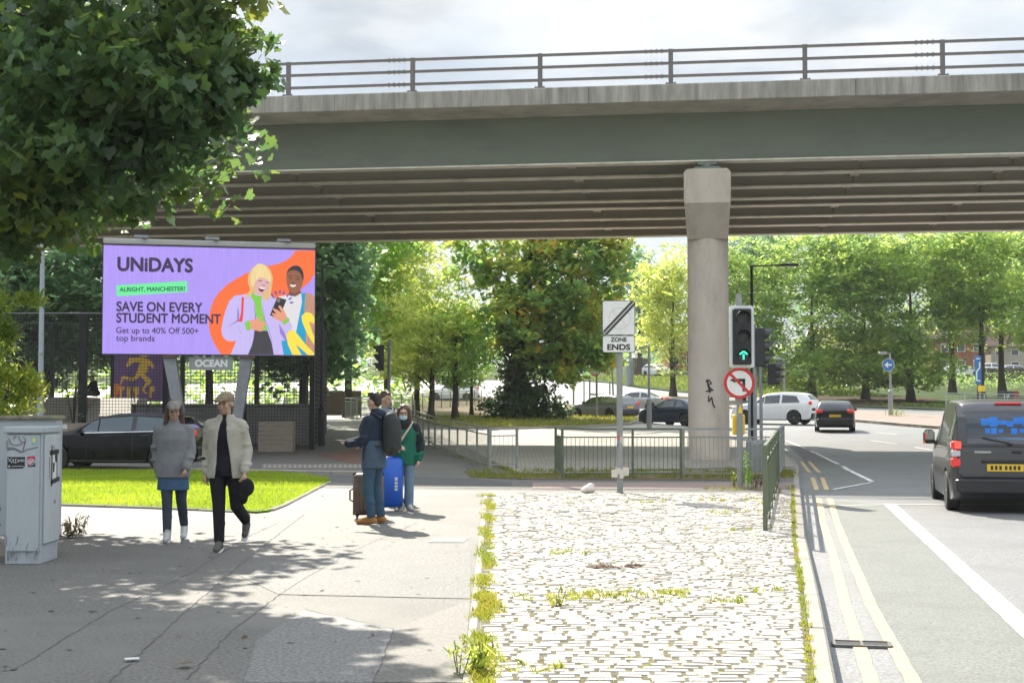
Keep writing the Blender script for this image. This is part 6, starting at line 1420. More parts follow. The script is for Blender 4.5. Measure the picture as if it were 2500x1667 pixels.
SH_MAPLE = [(0, -.15), (.2, -.3), (.46, -.32), (.44, -.06), (.66, .08), (.5, .2), (.52, .4), (.3, .4), (.2, .6), (0, .86), (-.2, .6), (-.3, .4), (-.52, .4), (-.5, .2), (-.66, .08), (-.44, -.06), (-.46, -.32), (-.2, -.3)]
SH_OVAL = [(0, -.5), (.28, -.15), (.25, .2), (0, .6), (-.25, .2), (-.28, -.15)]
SH_SPRAY = [(0, -.55), (.16, -.3), (.42, -.35), (.25, -.05), (.5, .12), (.2, .2), (.22, .48), (0, .62), (-.2, .45), (-.22, .16), (-.5, .18), (-.24, -.08), (-.4, -.4), (-.14, -.3)]
SH_LONG = [(0, -.7), (.15, -.2), (.13, .25), (0, .75), (-.13, .25), (-.15, -.2)]
def leaves(mb, centre, n, spread, size, shape, rr, droop=.35, flat=1.0, jit=.35, bend=.12):
    cx, cy, cz = centre; k = len(shape)
    for _ in range(n):
        while True:
            a, b, c = rr.uniform(-1, 1), rr.uniform(-1, 1), rr.uniform(-1, 1); q = a * a + b * b + c * c
            if q <= 1: break
        x, y, z = cx + a * spread, cy + b * spread, cz + c * spread * flat
        th = rr.uniform(0, 6.283); ti = rr.gauss(droop, jit); ro = rr.gauss(0, .45); s = size * rr.uniform(.5, 1.3)
        ct, st = math.cos(th), math.sin(th); ci, si = math.cos(ti), math.sin(ti); cr, sr = math.cos(ro), math.sin(ro)
        vs = []
        for u, v in shape:
            w = bend * (abs(u) * .8 + v * v * .3); u1 = u * cr - w * sr; w1 = u * sr + w * cr
            v1 = v * ci + w1 * si * -1 * 0; zz = -v * si + w1
            vs.append((x + (u1 * ct - v1 * st) * s, y + (u1 * st + v1 * ct) * s, z + zz * s))
        o = len(mb.v); mb.v += vs; mb.f.append(tuple(range(o, o + k))); mb.m.append(0)
def crown(name, m, par, ells, rr, nclump, nleaf, size, shape, spread, shell=.55, flat=.7, droop=.35, cut=None, limbs_from=None, limb_r=.05):
    """ells: (centre, radii, weight); clumps sit mostly towards the outside with holes between"""
    mb = MB(); tot = sum(e[2] for e in ells); pts = []
    sx, sy, sz = rr.uniform(0, 99), rr.uniform(0, 99), rr.uniform(0, 99)
    for (c, r, w) in ells:
        for _ in range(int(nclump * w / tot)):
            for _t in range(30):
                d = Vector((rr.gauss(0, 1), rr.gauss(0, 1), rr.gauss(0, 1))).normalized(); q = rr.uniform(shell, 1.0) ** .7
                p = Vector((c[0] + d.x * r[0] * q, c[1] + d.y * r[1] * q, c[2] + d.z * r[2] * q))
                hole = noise.noise(Vector((p.x * 1.3 / max(.6, r[0] * .35) + sx, p.y * 1.3 / max(.6, r[1] * .35) + sy, p.z * 1.6 / max(.6, r[2] * .35) + sz)))
                if hole > -.05 and (cut is None or cut(p)): break
            else: continue
            pts.append(p); leaves(mb, p, max(2, int(nleaf * rr.uniform(.5, 1.5))), spread * rr.uniform(.6, 1.35), size, shape, rr, droop, flat)
    o = mb.build(name, m, par)
    return o, pts
def trunk(name, par, base, top, r0, r1, rr, tips=(), lean=.06, m=None, nl=0, limb_r=.35):
    mb = MB(); base, top = Vector(base), Vector(top); k = 7; ax = [base.lerp(top, i / k) + Vector((rr.uniform(-lean, lean), rr.uniform(-lean, lean), 0)) * (i > 0) for i in range(k + 1)]
    rs = [r0 * 1.5] + [r0 + (r1 - r0) * i / k for i in range(1, k + 1)]; mb.tube(ax, rs, 10)
    for tp in tips:
        tp = Vector(tp); hgt = (tp.z - base.z); t0 = min(.92, max(.3, (hgt / max(.1, (top.z - base.z))) - rr.uniform(.15, .35))); i = t0 * k; st = ax[int(i)].lerp(ax[min(k, int(i) + 1)], i - int(i))
        r_ = (r0 + (r1 - r0) * t0) * limb_r; mid = st.lerp(tp, .5) + Vector((rr.uniform(-.1, .1), rr.uniform(-.1, .1), rr.uniform(.0, .12))) * (tp - st).length
        mb.tube([st, st.lerp(mid, .5) + Vector((0, 0, .03)), mid, mid.lerp(tp, .55), tp], [r_, r_ * .8, r_ * .6, r_ * .4, r_ * .2], 6)
    return mb.build(name, m or M_bark, par, smooth=60)
def tree(label, px, Y, h, cr, cw, cdep, lm, seed, tr=.2, low=.3, n=260, nl=16, size=.34, spread=.75, shape=SH_SPRAY, group=None, name='tree', extra=(), z0=None, shell=.35, droop=.35, base_off=0, cut=None, topx=0.0, cat='tree', fl=.6):
    """h total height, cr crown half-width in x, cw in y; low: where the crown starts (share of h)"""
    rr = random.Random(seed); x = px if base_off else gx(px * D, Y); z = T(Y) if z0 is None else z0
    t = thing(name, label, cat, (x, Y, z), 0, group); lo = h * low; c = (topx, 0, (lo + h) / 2); rz_ = (h - lo) / 2
    ells = [(c, (cr, cw, rz_), 1.0)] + list(extra)
    ells += [((topx + rr.uniform(-.5, .5) * cr, rr.uniform(-.5, .5) * cw, c[2] + rr.uniform(-.75, .55) * rz_), (cr * rr.uniform(.45, .65), cw * rr.uniform(.45, .65), rz_ * rr.uniform(.3, .42)), .28) for _ in range(5)]
    o, pts = crown('crown', lm, t, ells, rr, n, nl, size, shape, spread, shell, fl, droop, cut)
    tips = rr.sample(pts, min(len(pts), 22))
    trunk('trunk', t, (0, 0, -.2), (topx * .8, 0, lo + (h - lo) * .6), tr, tr * .15, rr, tips, .05 * h / 8, limb_r=.2)
    return t
# maple overhanging the pavement, its trunk out of view to the left
rr = random.Random(77)
mx, my = -8.3, 18.0
t = thing('maple_tree', 'large maple with broad dark leaves overhanging the pavement in front of the flyover', 'tree', (mx, my, 0))
LB = lambda px, py, Y, r: ((P(px * D, py * D, Y).x - mx, Y - my, P(px * D, py * D, Y).z), r)
lobes = [(430, 60, 16.2, (1.05, 1.1, .78), 1.0), (535, 150, 16.0, (.42, .6, .42), .28), (330, 230, 15.8, (1.0, 1.2, .62), .9), (450, 255, 16.2, (.52, .6, .38), .3), (250, 330, 16.0, (.82, 1.0, .55), .75), (390, 350, 16.6, (.30, .4, .22), .12), (120, 400, 15.6, (.75, 1.0, .62), .7), (60, 510, 15.8, (.55, .7, .45), .4), (130, 490, 16.3, (.42, .5, .3), .22), (0, 300, 15.0, (1.0, 1.1, 1.0), .8), (180, 120, 16.0, (1.3, 1.4, 1.0), 1.1), (20, 60, 16.5, (1.2, 1.4, 1.1), .9), (300, -120, 17, (1.6, 1.6, .9), .8), (-20, 565, 16, (.5, .6, .25), .15)]
ells = [(*LB(a, b, y, r), w) for a, b, y, r, w in lobes]
def under(q):                                # the crown's lower edge climbs towards its tip
    w = Vector((q.x + mx, q.y + my, q.z)); return (w.z - 3.45) > (w.x + 5.47) * .56
o, pts = crown('crown', L_MAPLE, t, ells, rr, 860, 17, .128, SH_MAPLE, .27, .2, .75, .75, cut=lambda q: under(q))
o2, pts2 = crown('crown', L_MAPLE, t, [((-.3, 0.3, 7.0), (4.2, 5.0, 3.4), 1.0), ((2.0, 3.6, 5.8), (2.0, 2.4, 1.5), .55), ((.8, 4.0, 5.6), (3.6, 1.8, 1.6), .4)], rr, 900, 12, .17, SH_MAPLE, .45, .3, .75, .6)
tw = MB()
for q in rr.sample(pts, 230):
    b0 = min((Vector(e[0]) for e in ells), key=lambda e: (e - q).length) + Vector((-.35, .1, .25)); m_ = b0.lerp(q, .5) + Vector((0, 0, .06)); tw.tube([b0, m_, q, q + (q - m_).normalized() * .16 - Vector((0, 0, .04))], [.016, .010, .006, .003], 5)
tw.build('branches', M_bark, t)
trunk('trunk', t, (0, 0, -.2), (.3, .2, 8.5), .34, .1, rr, [q for q in rr.sample(pts, 40) if q.z - 4.3 > (q.x + mx + 5.47) * .56][:12] + [q for q in rr.sample(pts2, 40) if q.z > 6.3][:18], .12, limb_r=.35)
# small yellowing shrub-tree behind the cabinets
rr = random.Random(5); t = thing('shrub', 'small yellow green shrub tree rising behind the utility cabinets', 'shrub', (gx(5 * D, 19.5), 19.5, 0)); 
LS = lambda px, py, Y: (P(px * D, py * D, Y).x - t.location.x, Y - 19.5, P(px * D, py * D, Y).z)
es = [(LS(30, 900, 19.5), (.42, .5, .33), 1), (LS(70, 870, 19.4), (.25, .3, .18), .4), (LS(5, 760, 19.6), (.2, .3, .35), .5), (LS(-5, 690, 19.6), (.28, .3, .2), .4), (LS(60, 690, 19.3), (.26, .2, .07), .22), (LS(20, 960, 19.3), (.42, .4, .28), .8), (LS(-40, 850, 19.5), (.5, .5, .7), 1)]
o, pts = crown('foliage', L_YEL, t, es, rr, 330, 12, .10, SH_LONG, .13, .2, .8, .5)
trunk('stem', t, (-.1, 0, 0), (-.05, 0, 2.4), .035, .012, rr, rr.sample(pts, 22), .05, limb_r=.5)
# dark wood behind the screen and the ball court
G1 = 'tall trees behind the ball court'
for i, (lb, px, Y, h, cr, lm, lo) in enumerate((('dark green tree at the far left behind the ball court', -20, 74, 11.5, 5.2, L_DARK, .1), ('dense dark tree between the lamp post and the screen', 110, 75, 11.5, 4.8, L_DARK, .12), ('dark tree hidden mostly behind the lit screen', 300, 76, 12, 5.0, L_DARK, .2), ('dark tree behind the right half of the screen', 480, 76, 12.5, 4.8, L_DARK, .25), ('blue green tree just right of the screen behind the slim black lamp', 700, 66, 12.5, 3.3, L_DARK, .12), ('tall mid green tree with bare lower limbs right of the screen', 800, 84, 16, 4.8, L_MID, .2), ('pale green tree at the back between the screen and the young trees', 890, 98, 16.5, 4.2, L_LIME, .25))):
    tree(lb, px, Y, h, cr, cr * .9, 0, lm, 100 + i, .26, lo, 520, 18, .40, .9, group=G1)
# young cherries along the railing
G2 = 'young trees in a row by the railing'
for i, (lb, px, Y, h, cr, n) in enumerate((('leftmost young yellow green tree in front of the railing', 957, 84, 10.6, 3.5, 330), ('second young tree with thick straight trunk beside the leftmost', 991, 78, 8.6, 2.6, 210), ('third young tree with slim trunk near the ivy tree', 1047, 79, 8.0, 2.4, 180), ('small leaning young tree closest to the ivy tree', 1084, 87, 7.4, 2.1, 150))):
    tree(lb, px, Y, h, cr, cr * .9, 0, L_LIME if i < 2 else L_MID, 200 + i, .2 if i != 3 else .13, .17 if i == 0 else .22, int(n * 1.8), 16, .30, .62, SH_LONG, group=G2, droop=.4, fl=.4)
# big tree with ivy skirt
rr = random.Random(9); Y = 80; t = thing('chestnut_tree', 'big turning tree with orange leaf clusters and dark ivy round its base', 'tree', (gx(1166 * D, Y), Y, T(Y)))
lp = lambda px, py, dy=0: (P(px * D, py * D, Y).x - t.location.x, dy, P(px * D, py * D, Y).z - T(Y))
es = [(lp(1265, 640), (4.3, 4.0, 4.6), 1.2), (lp(1190, 720), (3.0, 3.2, 3.0), .8), (lp(1330, 740, .5), (2.9, 2.8, 2.8), .7), (lp(1300, 540), (4.2, 4, 3.4), .8), (lp(1100, 590), (2.0, 2, 1.8), .3), (lp(1400, 590), (1.6, 1.8, 2.0), .3), (lp(1290, 830), (2.2, 2.0, 1.3), .35), (lp(1380, 815), (1.4, 1.4, .9), .2), (lp(1200, 420), (3.6, 3.6, 2.6), .5)]
o, pts = crown('crown', L_AUT, t, es, rr, 1150, 18, .36, SH_SPRAY, .75, .15, .6, .45)
trunk('trunk', t, (0, 0, -.2), (1.6, 0, 11), .48, .15, rr, rr.sample(pts, 34), .2)
es = [(lp(1200, 930), (2.3, 1.8, 1.35), 1.0), (lp(1150, 945), (1.3, 1.3, .9), .4), (lp(1265, 950), (1.4, 1.2, .7), .4), (lp(1175, 870), (1.0, 1.0, 1.9), .6), (lp(1180, 800), (.9, .9, 1.6), .4), (lp(1215, 900), (1.7, 1.4, 1.5), .7)]
crown('ivy', L_IVY, t, es, rr, 640, 17, .24, SH_OVAL, .38, .3, .7, .5)
# yellow green tree and darker ones round the sky gap
tree('yellow green tree standing left of the column beyond the road', 1545, 128, 14.5, 4.0, 4, 0, L_LIME, 301, .3, .12, 480, 17, .48, .95, SH_LONG)
tree('narrow dark tree seen between the zone sign and the sky gap', 1470, 190, 18, 5.0, 5, 0, L_DARK, 302, .4, .05, 220, 15, .6, 1.2)
# bank of trees on the right
G3 = 'trees on the bank beyond the road'
for i, (lb, px, Y, h, cr, lm, lo, n) in enumerate((('dense green tree right behind the column and traffic signals', 1700, 124, 15.5, 4.4, L_BANK, .02, 280), ('dark tall tree poking up behind the bank tree by the column', 1720, 150, 20, 5.0, L_DARK, .1, 220), ('broad bank tree with yellow top left of the island lamp', 1865, 122, 17.5, 6.6, L_BANK, .02, 440), ('broad bank tree right behind the island lamp sign', 1985, 124, 17.0, 6.2, L_BANK, .02, 420), ('bank tree with thick dark trunk left of the blue sign', 2090, 120, 16.4, 5.4, L_BANK, .1, 340), ('bank tree with slim trunk farther back near the blue sign', 2185, 134, 18.5, 5.4, L_BANK, .24, 300), ('bank tree behind the narrow blue sign', 2252, 118, 16.0, 4.6, L_BANK, .26, 280), ('rightmost bank tree with yellow leaves and clear trunk', 2300, 132, 18.6, 5.8, L_LIME, .25, 330), ('bank tree at the right edge of the view', 2420, 126, 18, 5.6, L_BANK, .2, 280))):
    tree(lb, px, Y, h, cr, cr * .85, 0, lm, 400 + i, .34, lo, int(n * 2.6), 22, .30, .95, SH_SPRAY, group=G3, droop=.25, fl=.42, extra=[((0, -cr * .25, 2.6), (cr * .8, cr * .6, 1.7), .45)] if lo < .11 else ())
# far wood closing the horizon
mb = MB(); rr = random.Random(21)
for i in range(620):
    x = rr.uniform(-150, 170); Y = rr.uniform(250, 300); 
    if -4 < x - .085 * Y < 9: hh = rr.uniform(0, 5)
    else: hh = rr.uniform(0, 15) * (.7 + .3 * math.sin(x * .13))
    leaves(mb, (x, Y, T(Y) + hh), 13, 3.2, 1.7, SH_SPRAY, rr, .3, .7)
o = mb.build('far_woodland', L_DARK); tag(o, kind='stuff'); 
mb = MB()
for i in range(220):
    x = rr.uniform(-45, -6); Y = rr.uniform(92, 112); leaves(mb, (x, Y, T(Y) + rr.uniform(0, 3.2)), 12, 1.0, .5, SH_SPRAY, rr, .3, .7)
o = mb.build('undergrowth', L_MID); tag(o, kind='stuff')
# scrub on the far lawn right
mb = MB()
for i in range(240):
    x = rr.uniform(34, 62); Y = rr.uniform(140, 156); leaves(mb, (x, Y, T(Y) + rr.uniform(0, 1.3)), 12, .8, .24, SH_LONG, rr, .2, .6)
o = mb.build('scrub', L_MID); tag(o, kind='stuff')
# leaf litter under the bank trees
M_litter = mat('bank_litter', (.075, .045, .03), .95, 0, .4, 1.5, .8, 8, .1, (.06, .09, .02), .5, .8)
pl = [(gx(1790 * D, 116), 116), (gx(2130 * D, 111), 111), (gx(2150 * D, 125), 125), (gx(1790 * D, 132), 132)]
sheet('bank_litter', pl, .02, M_litter)
# ------------------------------------------------------------------ grass, weeds, small things
G_LAWN = leaf_mat('blade_lawn', [(.10, .17, .014), (.15, .22, .018), (.22, .28, .03)], .5, .4, .4)
G_WEED = leaf_mat('blade_weed', [(.07, .11, .016), (.12, .15, .022), (.20, .18, .035)], .5, .5, .3)
G_DRY = leaf_mat('blade_dry', [(.10, .07, .045), (.15, .11, .07), (.21, .165, .1)], .25, .6, .2)
def blades(mb, x, y, z, h, w, rr, lean=.5):
    a = rr.uniform(0, 6.283); c, s = math.cos(a) * w / 2, math.sin(a) * w / 2; l = rr.gauss(0, lean) * h; b = rr.uniform(0, 6.283); lx_, ly_ = l * math.cos(b), l * math.sin(b)
    o = len(mb.v); mb.v += [(x - c, y - s, z), (x + c, y + s, z), (x + c * .7 + lx_ * .35, y + s * .7 + ly_ * .35, z + h * .6), (x + lx_, y + ly_, z + h), (x - c * .7 + lx_ * .35, y - s * .7 + ly_ * .35, z + h * .6)]
    mb.f.append((o, o + 1, o + 2, o + 3, o + 4)); mb.m.append(mb.cur)
def inside(p, poly):
    r = False; n = len(poly)
    for i in range(n):
        (a, b), (c, d) = poly[i], poly[(i + 1) % n]
        if (b > p[1]) != (d > p[1]) and p[0] < (c - a) * (p[1] - b) / (d - b) + a: r = not r
    return r
def in_view(x, y, m=.02): return y > 3 and abs(x / y) < 1250 / FPX + m
rr = random.Random(8); mb = MB(); xs = [p[0] for p in lawn_pts]; ys = [p[1] for p in lawn_pts]; k = 0
while k < 42000:
    x, y = rr.uniform(min(xs), max(xs)), rr.uniform(min(ys), max(ys))
    if inside((x, y), lawn_pts) and in_view(x, y): blades(mb, x, y, .025, rr.uniform(.03, .075), rr.uniform(.008, .016), rr, .6); k += 1
tag(mb.build('lawn_grass', G_LAWN), kind='stuff')
# moss and weeds in the sett edges
mb = MB(); rr = random.Random(14)
def tuft(mb, x, y, n, r, h, z=.01, w=.009, lean=.7):
    for _ in range(n): a = rr.uniform(0, 6.28); q = r * math.sqrt(rr.random()); blades(mb, x + q * math.cos(a), y + q * math.sin(a), z, h * rr.uniform(.4, 1.3), w * rr.uniform(.7, 1.5), rr, lean)
for i in range(900):
    y = rr.uniform(7.5, 25.5) if rr.random() < .6 else rr.uniform(7.5, 14); den = noise.noise(Vector((y * .9, 3, 1)))
    if den > -.3 + .3 * rr.random(): tuft(mb, lx(y) + rr.gauss(.01, .045) + .03 * math.sin(y * 2.3), y, 10, .05, .035 + .05 * max(0, den), .015)
for i in range(420):
    y = rr.uniform(8, 29); tuft(mb, kx(y) - .145 + rr.gauss(0, .012), y, 7, .03, .028, .012, .007)
o = mb.build('kerb_weeds', G_WEED); tag(o, kind='stuff')
mb = MB()
for (px, py, n, sp_) in ((1500, 1155, 9, .25), (1640, 1152, 7, .2), (1000 + 370, 1320 + 55, 12, .3), (1270, 1272, 5, .15), (1350, 1276, 3, .1), (1280, 1385, 12, .35), (1420, 1372, 7, .2), (1480, 1367, 9, .3), (1560, 1368, 6, .2), (1690, 1388, 6, .1), (1765, 1360, 5, .1), (1180, 1545, 4, .15), (1300, 1540, 3, .1), (1700, 1180, 9, .3), (1740, 1150, 8, .2), (1680, 1125, 14, .3), (1740, 1125, 14, .25), (1130, 1140, 10, .18), (1700, 1220, 6, .3), (1780, 1160, 6, .2)):
    c = G(px * D, py * D)
    for _ in range(n): tuft(mb, c.x + rr.gauss(0, sp_), c.y + rr.gauss(0, sp_ * .5), 12, .05, .055, .012)
for i in range(700):
    x, y = rr.uniform(-.3, 5.4), rr.uniform(7.5, 26)
    if lx(y) + .05 < x < kx(y) - .2 and noise.noise(Vector((x * .8, y * .5, 7))) > -.05: tuft(mb, x, y, 4, .018, .022, .012, .007)
o = mb.build('joint_weeds', G_WEED); tag(o, kind='stuff')
mb = MB()
for i in range(520):
    px = rr.uniform(1140, 1935); py = rr.uniform(1150, 1170); c = G(px, py); tuft(mb, c.x, c.y, 7, .12, .10 + .10 * max(0, noise.noise(Vector((px * .02, 1, 1)))), .015, .014)
for i in range(160):
    q = rr.random(); px, py = 1020 + 230 * q, 1085 + 66 * q + rr.uniform(-3, 3); c = G(px, py); tuft(mb, c.x, c.y, 6, .1, .09, .01, .014)
for i in range(900):
    px = rr.uniform(1000, 1560); py = rr.uniform(1018, 1044); c = G(px, py)
    if inside((c.x, c.y), W((1120, 1045), (1250, 1047), (1440, 1041), (1540, 1035), (1566, 1025), (1480, 1004), (1010, 975), (985, 1000), (1050, 1036))): tuft(mb, c.x, c.y, 6, .5, .17, T(c.y) + .05, .035)
o = mb.build('verge_weeds', G_WEED); tag(o, kind='stuff')
# bank grass on the far side of the road, tufty
mb = MB(); GF = leaf_mat('blade_far', [(.045, .08, .018), (.075, .115, .022), (.12, .14, .03)], .45)
k = 0
while k < 15000:
    Y = rr.uniform(100, 170); x = rr.uniform(-10, .42 * Y)
    fy_ = None
    for (a, b) in zip(FAR, FAR[1:]):
        lo, hi = sorted((a, b))
        if lo[0] <= x <= hi[0]: fy_ = lo[1] + (hi[1] - lo[1]) * (x - lo[0]) / (hi[0] - lo[0])
    if fy_ is None or Y < fy_ + 3.6: k += .2; continue
    if inside((x, Y), pl): k += .5; continue
    blades(mb, x, Y, T(Y) - .03, rr.uniform(.15, .4), rr.uniform(.1, .2), rr, .7); k += 1
o = mb.build('bank_grass', GF); tag(o, kind='stuff')
# tall weeds by the signal post
def weed(label, px, py, h, n, m, seed, sp_=.12):
    rq = random.Random(seed); c = G(px * D, py * D); t = thing('weed_plant', label, 'weed', (c.x, c.y, 0)); s = MB(); l = MB()
    for _ in range(n):
        a = rq.uniform(0, 6.28); q = rq.uniform(0, sp_); x, y = q * math.cos(a), q * math.sin(a); hh = h * rq.uniform(.6, 1.05); tx, ty = x + rq.gauss(0, .04), y + rq.gauss(0, .04)
        s.tube([(x, y, 0), (tx, ty, hh)], .004, 5)
        for _ in range(int(60 * hh)): q = rq.uniform(.12, 1); leaves(l, (x + (tx - x) * q, y + (ty - y) * q, hh * q), 1, .045, .075, SH_LONG, rq, .5)
    s.build('stem', mat('weed_stem', (.14, .15, .05), .8), t); l.build('foliage', m, t); return t
weed('tall feathery green weed against the traffic signal post', 1712, 1122, .72, 6, L_MID, 1)
weed('short weed left of the traffic signal post', 1688, 1121, .42, 5, G_WEED, 2)
weed('reddish dry weed between the signal post and the railing', 1738, 1120, .36, 7, G_DRY, 3, .18)
weed('brown dry shrub at the right foot of the stickered cabinet', 160, 1235, .26, 12, G_DRY, 4, .16)
weed('leafy weed clump at the bottom end of the sett edging', 1092, 1545, .2, 12, L_LIME, 5, .14)
weed('spindly weed growing from the setts in the foreground', 1280, 1395, .18, 3, G_WEED, 6, .05)
weed('dry twiggy plant at the foot of the island lamp', 2060, 957, .55, 16, G_WEED, 7, .7).location.z = T(G(2060 * D, 957 * D).y)
# twigs in the planter and twiggy saplings in front of the mesh
def sapling(label, px, Y, h, n, sd, z0, lm=None):
    rq = random.Random(sd); t = thing('sapling', label, 'sapling', (gx(px * D, Y), Y, z0)); s = MB()
    for _ in range(n):
        a = rq.uniform(0, 6.28); d = rq.uniform(.1, .5); hh = h * rq.uniform(.5, 1); s.tube([(0, 0, 0), (d * .4 * math.cos(a), d * .2 * math.sin(a), hh * .5), (d * math.cos(a), d * .4 * math.sin(a), hh)], [.016, .011, .005], 5)
        for q in (.5, .7, .85): b = a + rq.uniform(-1, 1); p = Vector((d * q * math.cos(a), d * .4 * q * math.sin(a), hh * q)); s.tube([p, p + Vector((.18 * math.cos(b), .08 * math.sin(b), .2))], [.007, .003], 4)
    s.build('twigs', M_bark, t)
    if lm:
        l = MB()
        for _ in range(40): leaves(l, (rq.gauss(0, .3), rq.gauss(0, .1), rq.uniform(.1, h * .5)), 3, .1, .08, SH_OVAL, rq)
        l.build('foliage', lm, t)
sapling('bare twiggy shrub rising from the left planter', 172, 46.6, 2.6, 12, 1, .9, L_DARK)
sapling('thin bare sapling in front of the painted board', 318, 46.6, 2.9, 5, 2, .3)
# litter bag on the setts, card, leaves
v, f = [], []; blob(v, f, V((0, 0, .07)), (.13, .11, .08)); blob(v, f, V((.04, .0, .12)), (.08, .07, .07)); blob(v, f, V((-.07, -.02, .05)), (.08, .08, .05))
c = G(1352 * D, 1134 * D); o = baked(v, f, mat('plastic_bag_white', (.62, .54, .50), .5, 0, .08, 20, .5, 40), 'plastic_bag', None, .02, 2); o.location = (c.x, c.y, .012); tag(o, 'scrunched white plastic bag lying on the setts left of the zone sign', 'bag')
for i, (px, py, lb) in enumerate(((430, 1533, 'curled dry brown leaf on the shaded pavement at the bottom'), (835, 1275, 'small yellow green leaf on the pavement near the patch edge'), (505, 1373, 'little green leaf lying behind the striding man'))):
    c = G(px * D, py * D); l = MB(); leaves(l, (0, 0, .02), 1, .001, .085 if i == 0 else .06, SH_MAPLE, random.Random(i), .02, 1, .02); o = l.build('fallen_leaf', G_DRY if i == 0 else G_WEED); o.location = (c.x, c.y, .008); tag(o, lb, 'leaf')
c = G(303 * D, 1518 * D); l = MB(); l.box((0, 0, .012), (.09, .05, .006), .3); o = l.build('paper_scrap', M_solew); o.location = (c.x, c.y, .006); tag(o, 'tiny white paper scrap on the dark pavement at lower left', 'litter')
for i, (px, py, w, lb) in enumerate(((1386, 1308, .16, 'low heap of brown sweepings on the setts'), (1455, 1305, .09, 'smaller heap of brown sweepings to the right on the setts'))):
    c = G(px * D, py * D); l = MB(); rq = random.Random(i)
    for _ in range(int(2200 * w)): a = rq.uniform(0, 6.28); q = w * math.sqrt(rq.random()); leaves(l, (q * math.cos(a), q * .5 * math.sin(a), .015 + .045 * (1 - q / w) * rq.random()), 1, .004, .03, SH_LONG, rq, .1)
    o = l.build('leaf_heap', G_DRY); o.location = (c.x, c.y, .012); tag(o, lb, 'leaves')
# box, houses and fences far behind
ub = thing('utility_box', 'small dark box with red end and white scrawl on the grass below the trees', 'box', (gx(2309 * D, 108), 108, T(108)))
mb = MB(); mb.box((-.1, 0, .6), (1.0, .6, 1.2), 0, .03); o = mb.build('body', mat('box_slate', (.04, .045, .05), .6), ub); mb = MB(); mb.box((.62, 0, .6), (.42, .62, 1.2), 0, .03); mb.build('end_panel', mat('box_red', (.30, .04, .035), .6), ub)
mb = MB()
for p, q in (((-.15, .8), (.1, .9)), ((.1, .9), (-.1, .55)), ((-.1, .55), (.12, .5)), ((-.3, .75), (-.25, .6))): mb.bar((p[0], -.305, p[1]), (q[0], -.305, q[1]), .004, .06, up=(-(q[1] - p[1]), 0, q[0] - p[0]))
mb.build('scrawl', M_signwhite, o)
M_brick = mat('house_brick', (.30, .12, .08), .85, 0, .15, 3, .3, 20, .2, (.2, .1, .07), .5, .5); M_tile = mat('roof_tile', (.12, .075, .06), .85, 0, .2, 2); M_ren = mat('house_render', (.42, .37, .30), .8, 0, .08, 1)
def house(label, px0, px1, Y, zt_px, roof, m, nwin, rows=2):
    a, b = gx(px0 * D, Y), gx(px1 * D, Y); z0 = T(Y); h = P(1250, zt_px * D, Y).z - z0; w = b - a; t = thing('house', label, 'house', ((a + b) / 2, Y, z0))
    mb = MB(); mb.box((0, 4, h / 2), (w, 8, h)); mb.build('wall', m, t)
    r = MB(); o_ = .4; r.add([(-w / 2 - o_, -o_, h), (w / 2 + o_, -o_, h), (w / 2 + o_, 8 + o_, h), (-w / 2 - o_, 8 + o_, h), (-w / 2 - o_, 4, h + roof), (w / 2 + o_, 4, h + roof)], [(0, 1, 5, 4), (2, 3, 4, 5), (1, 2, 5), (3, 0, 4), (3, 2, 1, 0)]); ro = r.build('roof', M_tile, t)
    c = MB(); c.box((w * .3, 4, h + roof), (.9, .7, 1.6)); c.build('chimney', M_brick, ro)
    for r_ in range(rows):
        for i in range(nwin):
            x = -w / 2 + w * (i + .5) / nwin; z = h * (r_ + .5) / rows
            q = MB(); q.box((x, -.02, z), (w / nwin * .5, .08, h / rows * .5)); wo = q.build('window', M_signwhite, t); q = MB(); q.box((x, -.065, z), (w / nwin * .42, .02, h / rows * .42)); q.build('pane', M_glass, wo)
    return t
house('brick house with dark tiled roof behind the far right parked cars', 2150, 2262, 185, 780, 3.2, M_brick, 3)
house('cream rendered house at the right edge behind the parked cars', 2275, 2420, 190, 795, 3.0, M_ren, 4)
house('low brick terrace left of the column beyond the white parked car', 1535, 1760, 196, 803, 2.5, M_brick, 7, 1)
house('brick house glimpsed between the bank tree trunks', 1880, 2080, 188, 800, 3.0, M_brick, 5)
def board_fence(label, px0, px1, Y, ztp, m):
    a, b = gx(px0 * D, Y), gx(px1 * D, Y); z0 = T(Y); h = P(1250, ztp * D, Y).z - z0; t = thing('board_fence', label, 'fence', ((a + b) / 2, Y, z0)); n = int((b - a) / .22); mb = MB()
    for i in range(n): x = -(b - a) / 2 + (i + .5) * .22; mb.box((x, 0, h / 2 + .04 * math.sin(i * 2.3)), (.2, .04, h))
    mb.build('board_lattice', m, t); k = MB()
    for z in (.3, h - .3): k.bar((-(b - a) / 2, .06, z), ((b - a) / 2, .06, z), .08)
    k.build('rail', m, t)
M_fw = mat('fence_timber_dark', (.07, .055, .045), .9, 0, .2, 3)
board_fence('dark timber fence beside the far white parked car', 1440, 1497, 172, 822, M_fw)
board_fence('long brown timber fence below the far right car park', 2240, 2420, 160, 845, M_fw)
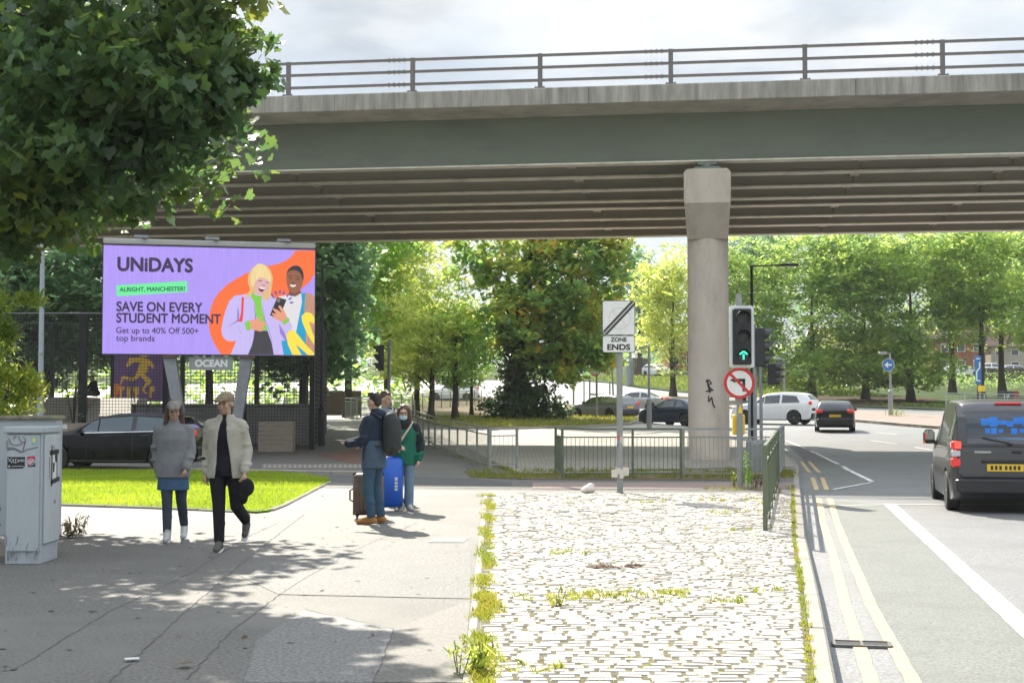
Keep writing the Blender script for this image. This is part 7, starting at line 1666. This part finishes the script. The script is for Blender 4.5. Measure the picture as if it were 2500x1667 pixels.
lw = MB(); a, b = gx(728 * D, 90), gx(830 * D, 90); lw.box(((a + b) / 2, 90, T(90) + .7), (b - a, .4, 1.6)); o = lw.build('low_wall', mat('old_brick_dark', (.11, .075, .06), .9, 0, .25, 4, .4, 20)); tag(o, 'low dark brick wall beyond the slim black lamp and the path', 'wall')

# grit, gum and leaf scraps strewn over the pavement, and a cover plate
mb = MB(); rq = random.Random(31); M_gum = mat('gum_spot', (.08, .078, .072), .8)
for i in range(170):
    x, y = rq.uniform(-4.8, -.5), rq.uniform(8, 26); r_ = rq.uniform(.012, .03); n = 9
    mb.add([(x + r_ * math.cos(k * .698) * rq.uniform(.8, 1.1), y + r_ * math.sin(k * .698) * rq.uniform(.8, 1.1), .0065) for k in range(n)], [tuple(range(n))])
tag(mb.build('gum_spots', M_gum), kind='stuff')
mb = MB()
for i in range(150):
    x, y = rq.uniform(-4.8, 5.0), rq.uniform(8, 27)
    if x > kx(y) - .3: continue
    leaves(mb, (x, y, .028 if x > lx(y) else .012), 1, .002, rq.uniform(.02, .05), SH_OVAL, rq, .05, 1, .1)
tag(mb.build('leaf_scraps', G_DRY), kind='stuff')
c = G(1030 * D, 1241 * D); cv = thing('cover_plate', 'small pale ribbed cover plate set in the pavement right of the travellers', 'cover', (c.x, c.y, .005), R(-4))
mb = MB(); mb.box((0, 0, 0), (.42, .6, .012)); mb.build('frame', M_greypost, cv); mb = MB()
for i in range(9): mb.box((0, -.24 + i * .06, .007), (.36, .03, .006))
mb.build('ribbed_lid', mat('cover_steel', (.3, .3, .29), .5, .4, .15, 12), cv)
# ------------------------------------------------------------------ thin haze added to lift the dark tones
mb = MB(); mb.box((0, 150, 16), (640, 420, 37)); hz = mb.build('haze', None); hz.data.materials.clear(); tag(hz, kind='stuff')
hm = bpy.data.materials.new('haze'); hm.use_nodes = True; hn = hm.node_tree; hn.nodes.clear()
ho = hn.nodes.new('ShaderNodeOutputMaterial'); hv_ = hn.nodes.new('ShaderNodeVolumePrincipled'); hv_.inputs['Color'].default_value = (.93, .95, .97, 1); hv_.inputs['Density'].default_value = .0002; hv_.inputs['Anisotropy'].default_value = .35
hn.links.new(hv_.outputs[0], ho.inputs['Volume']); hz.data.materials.append(hm)
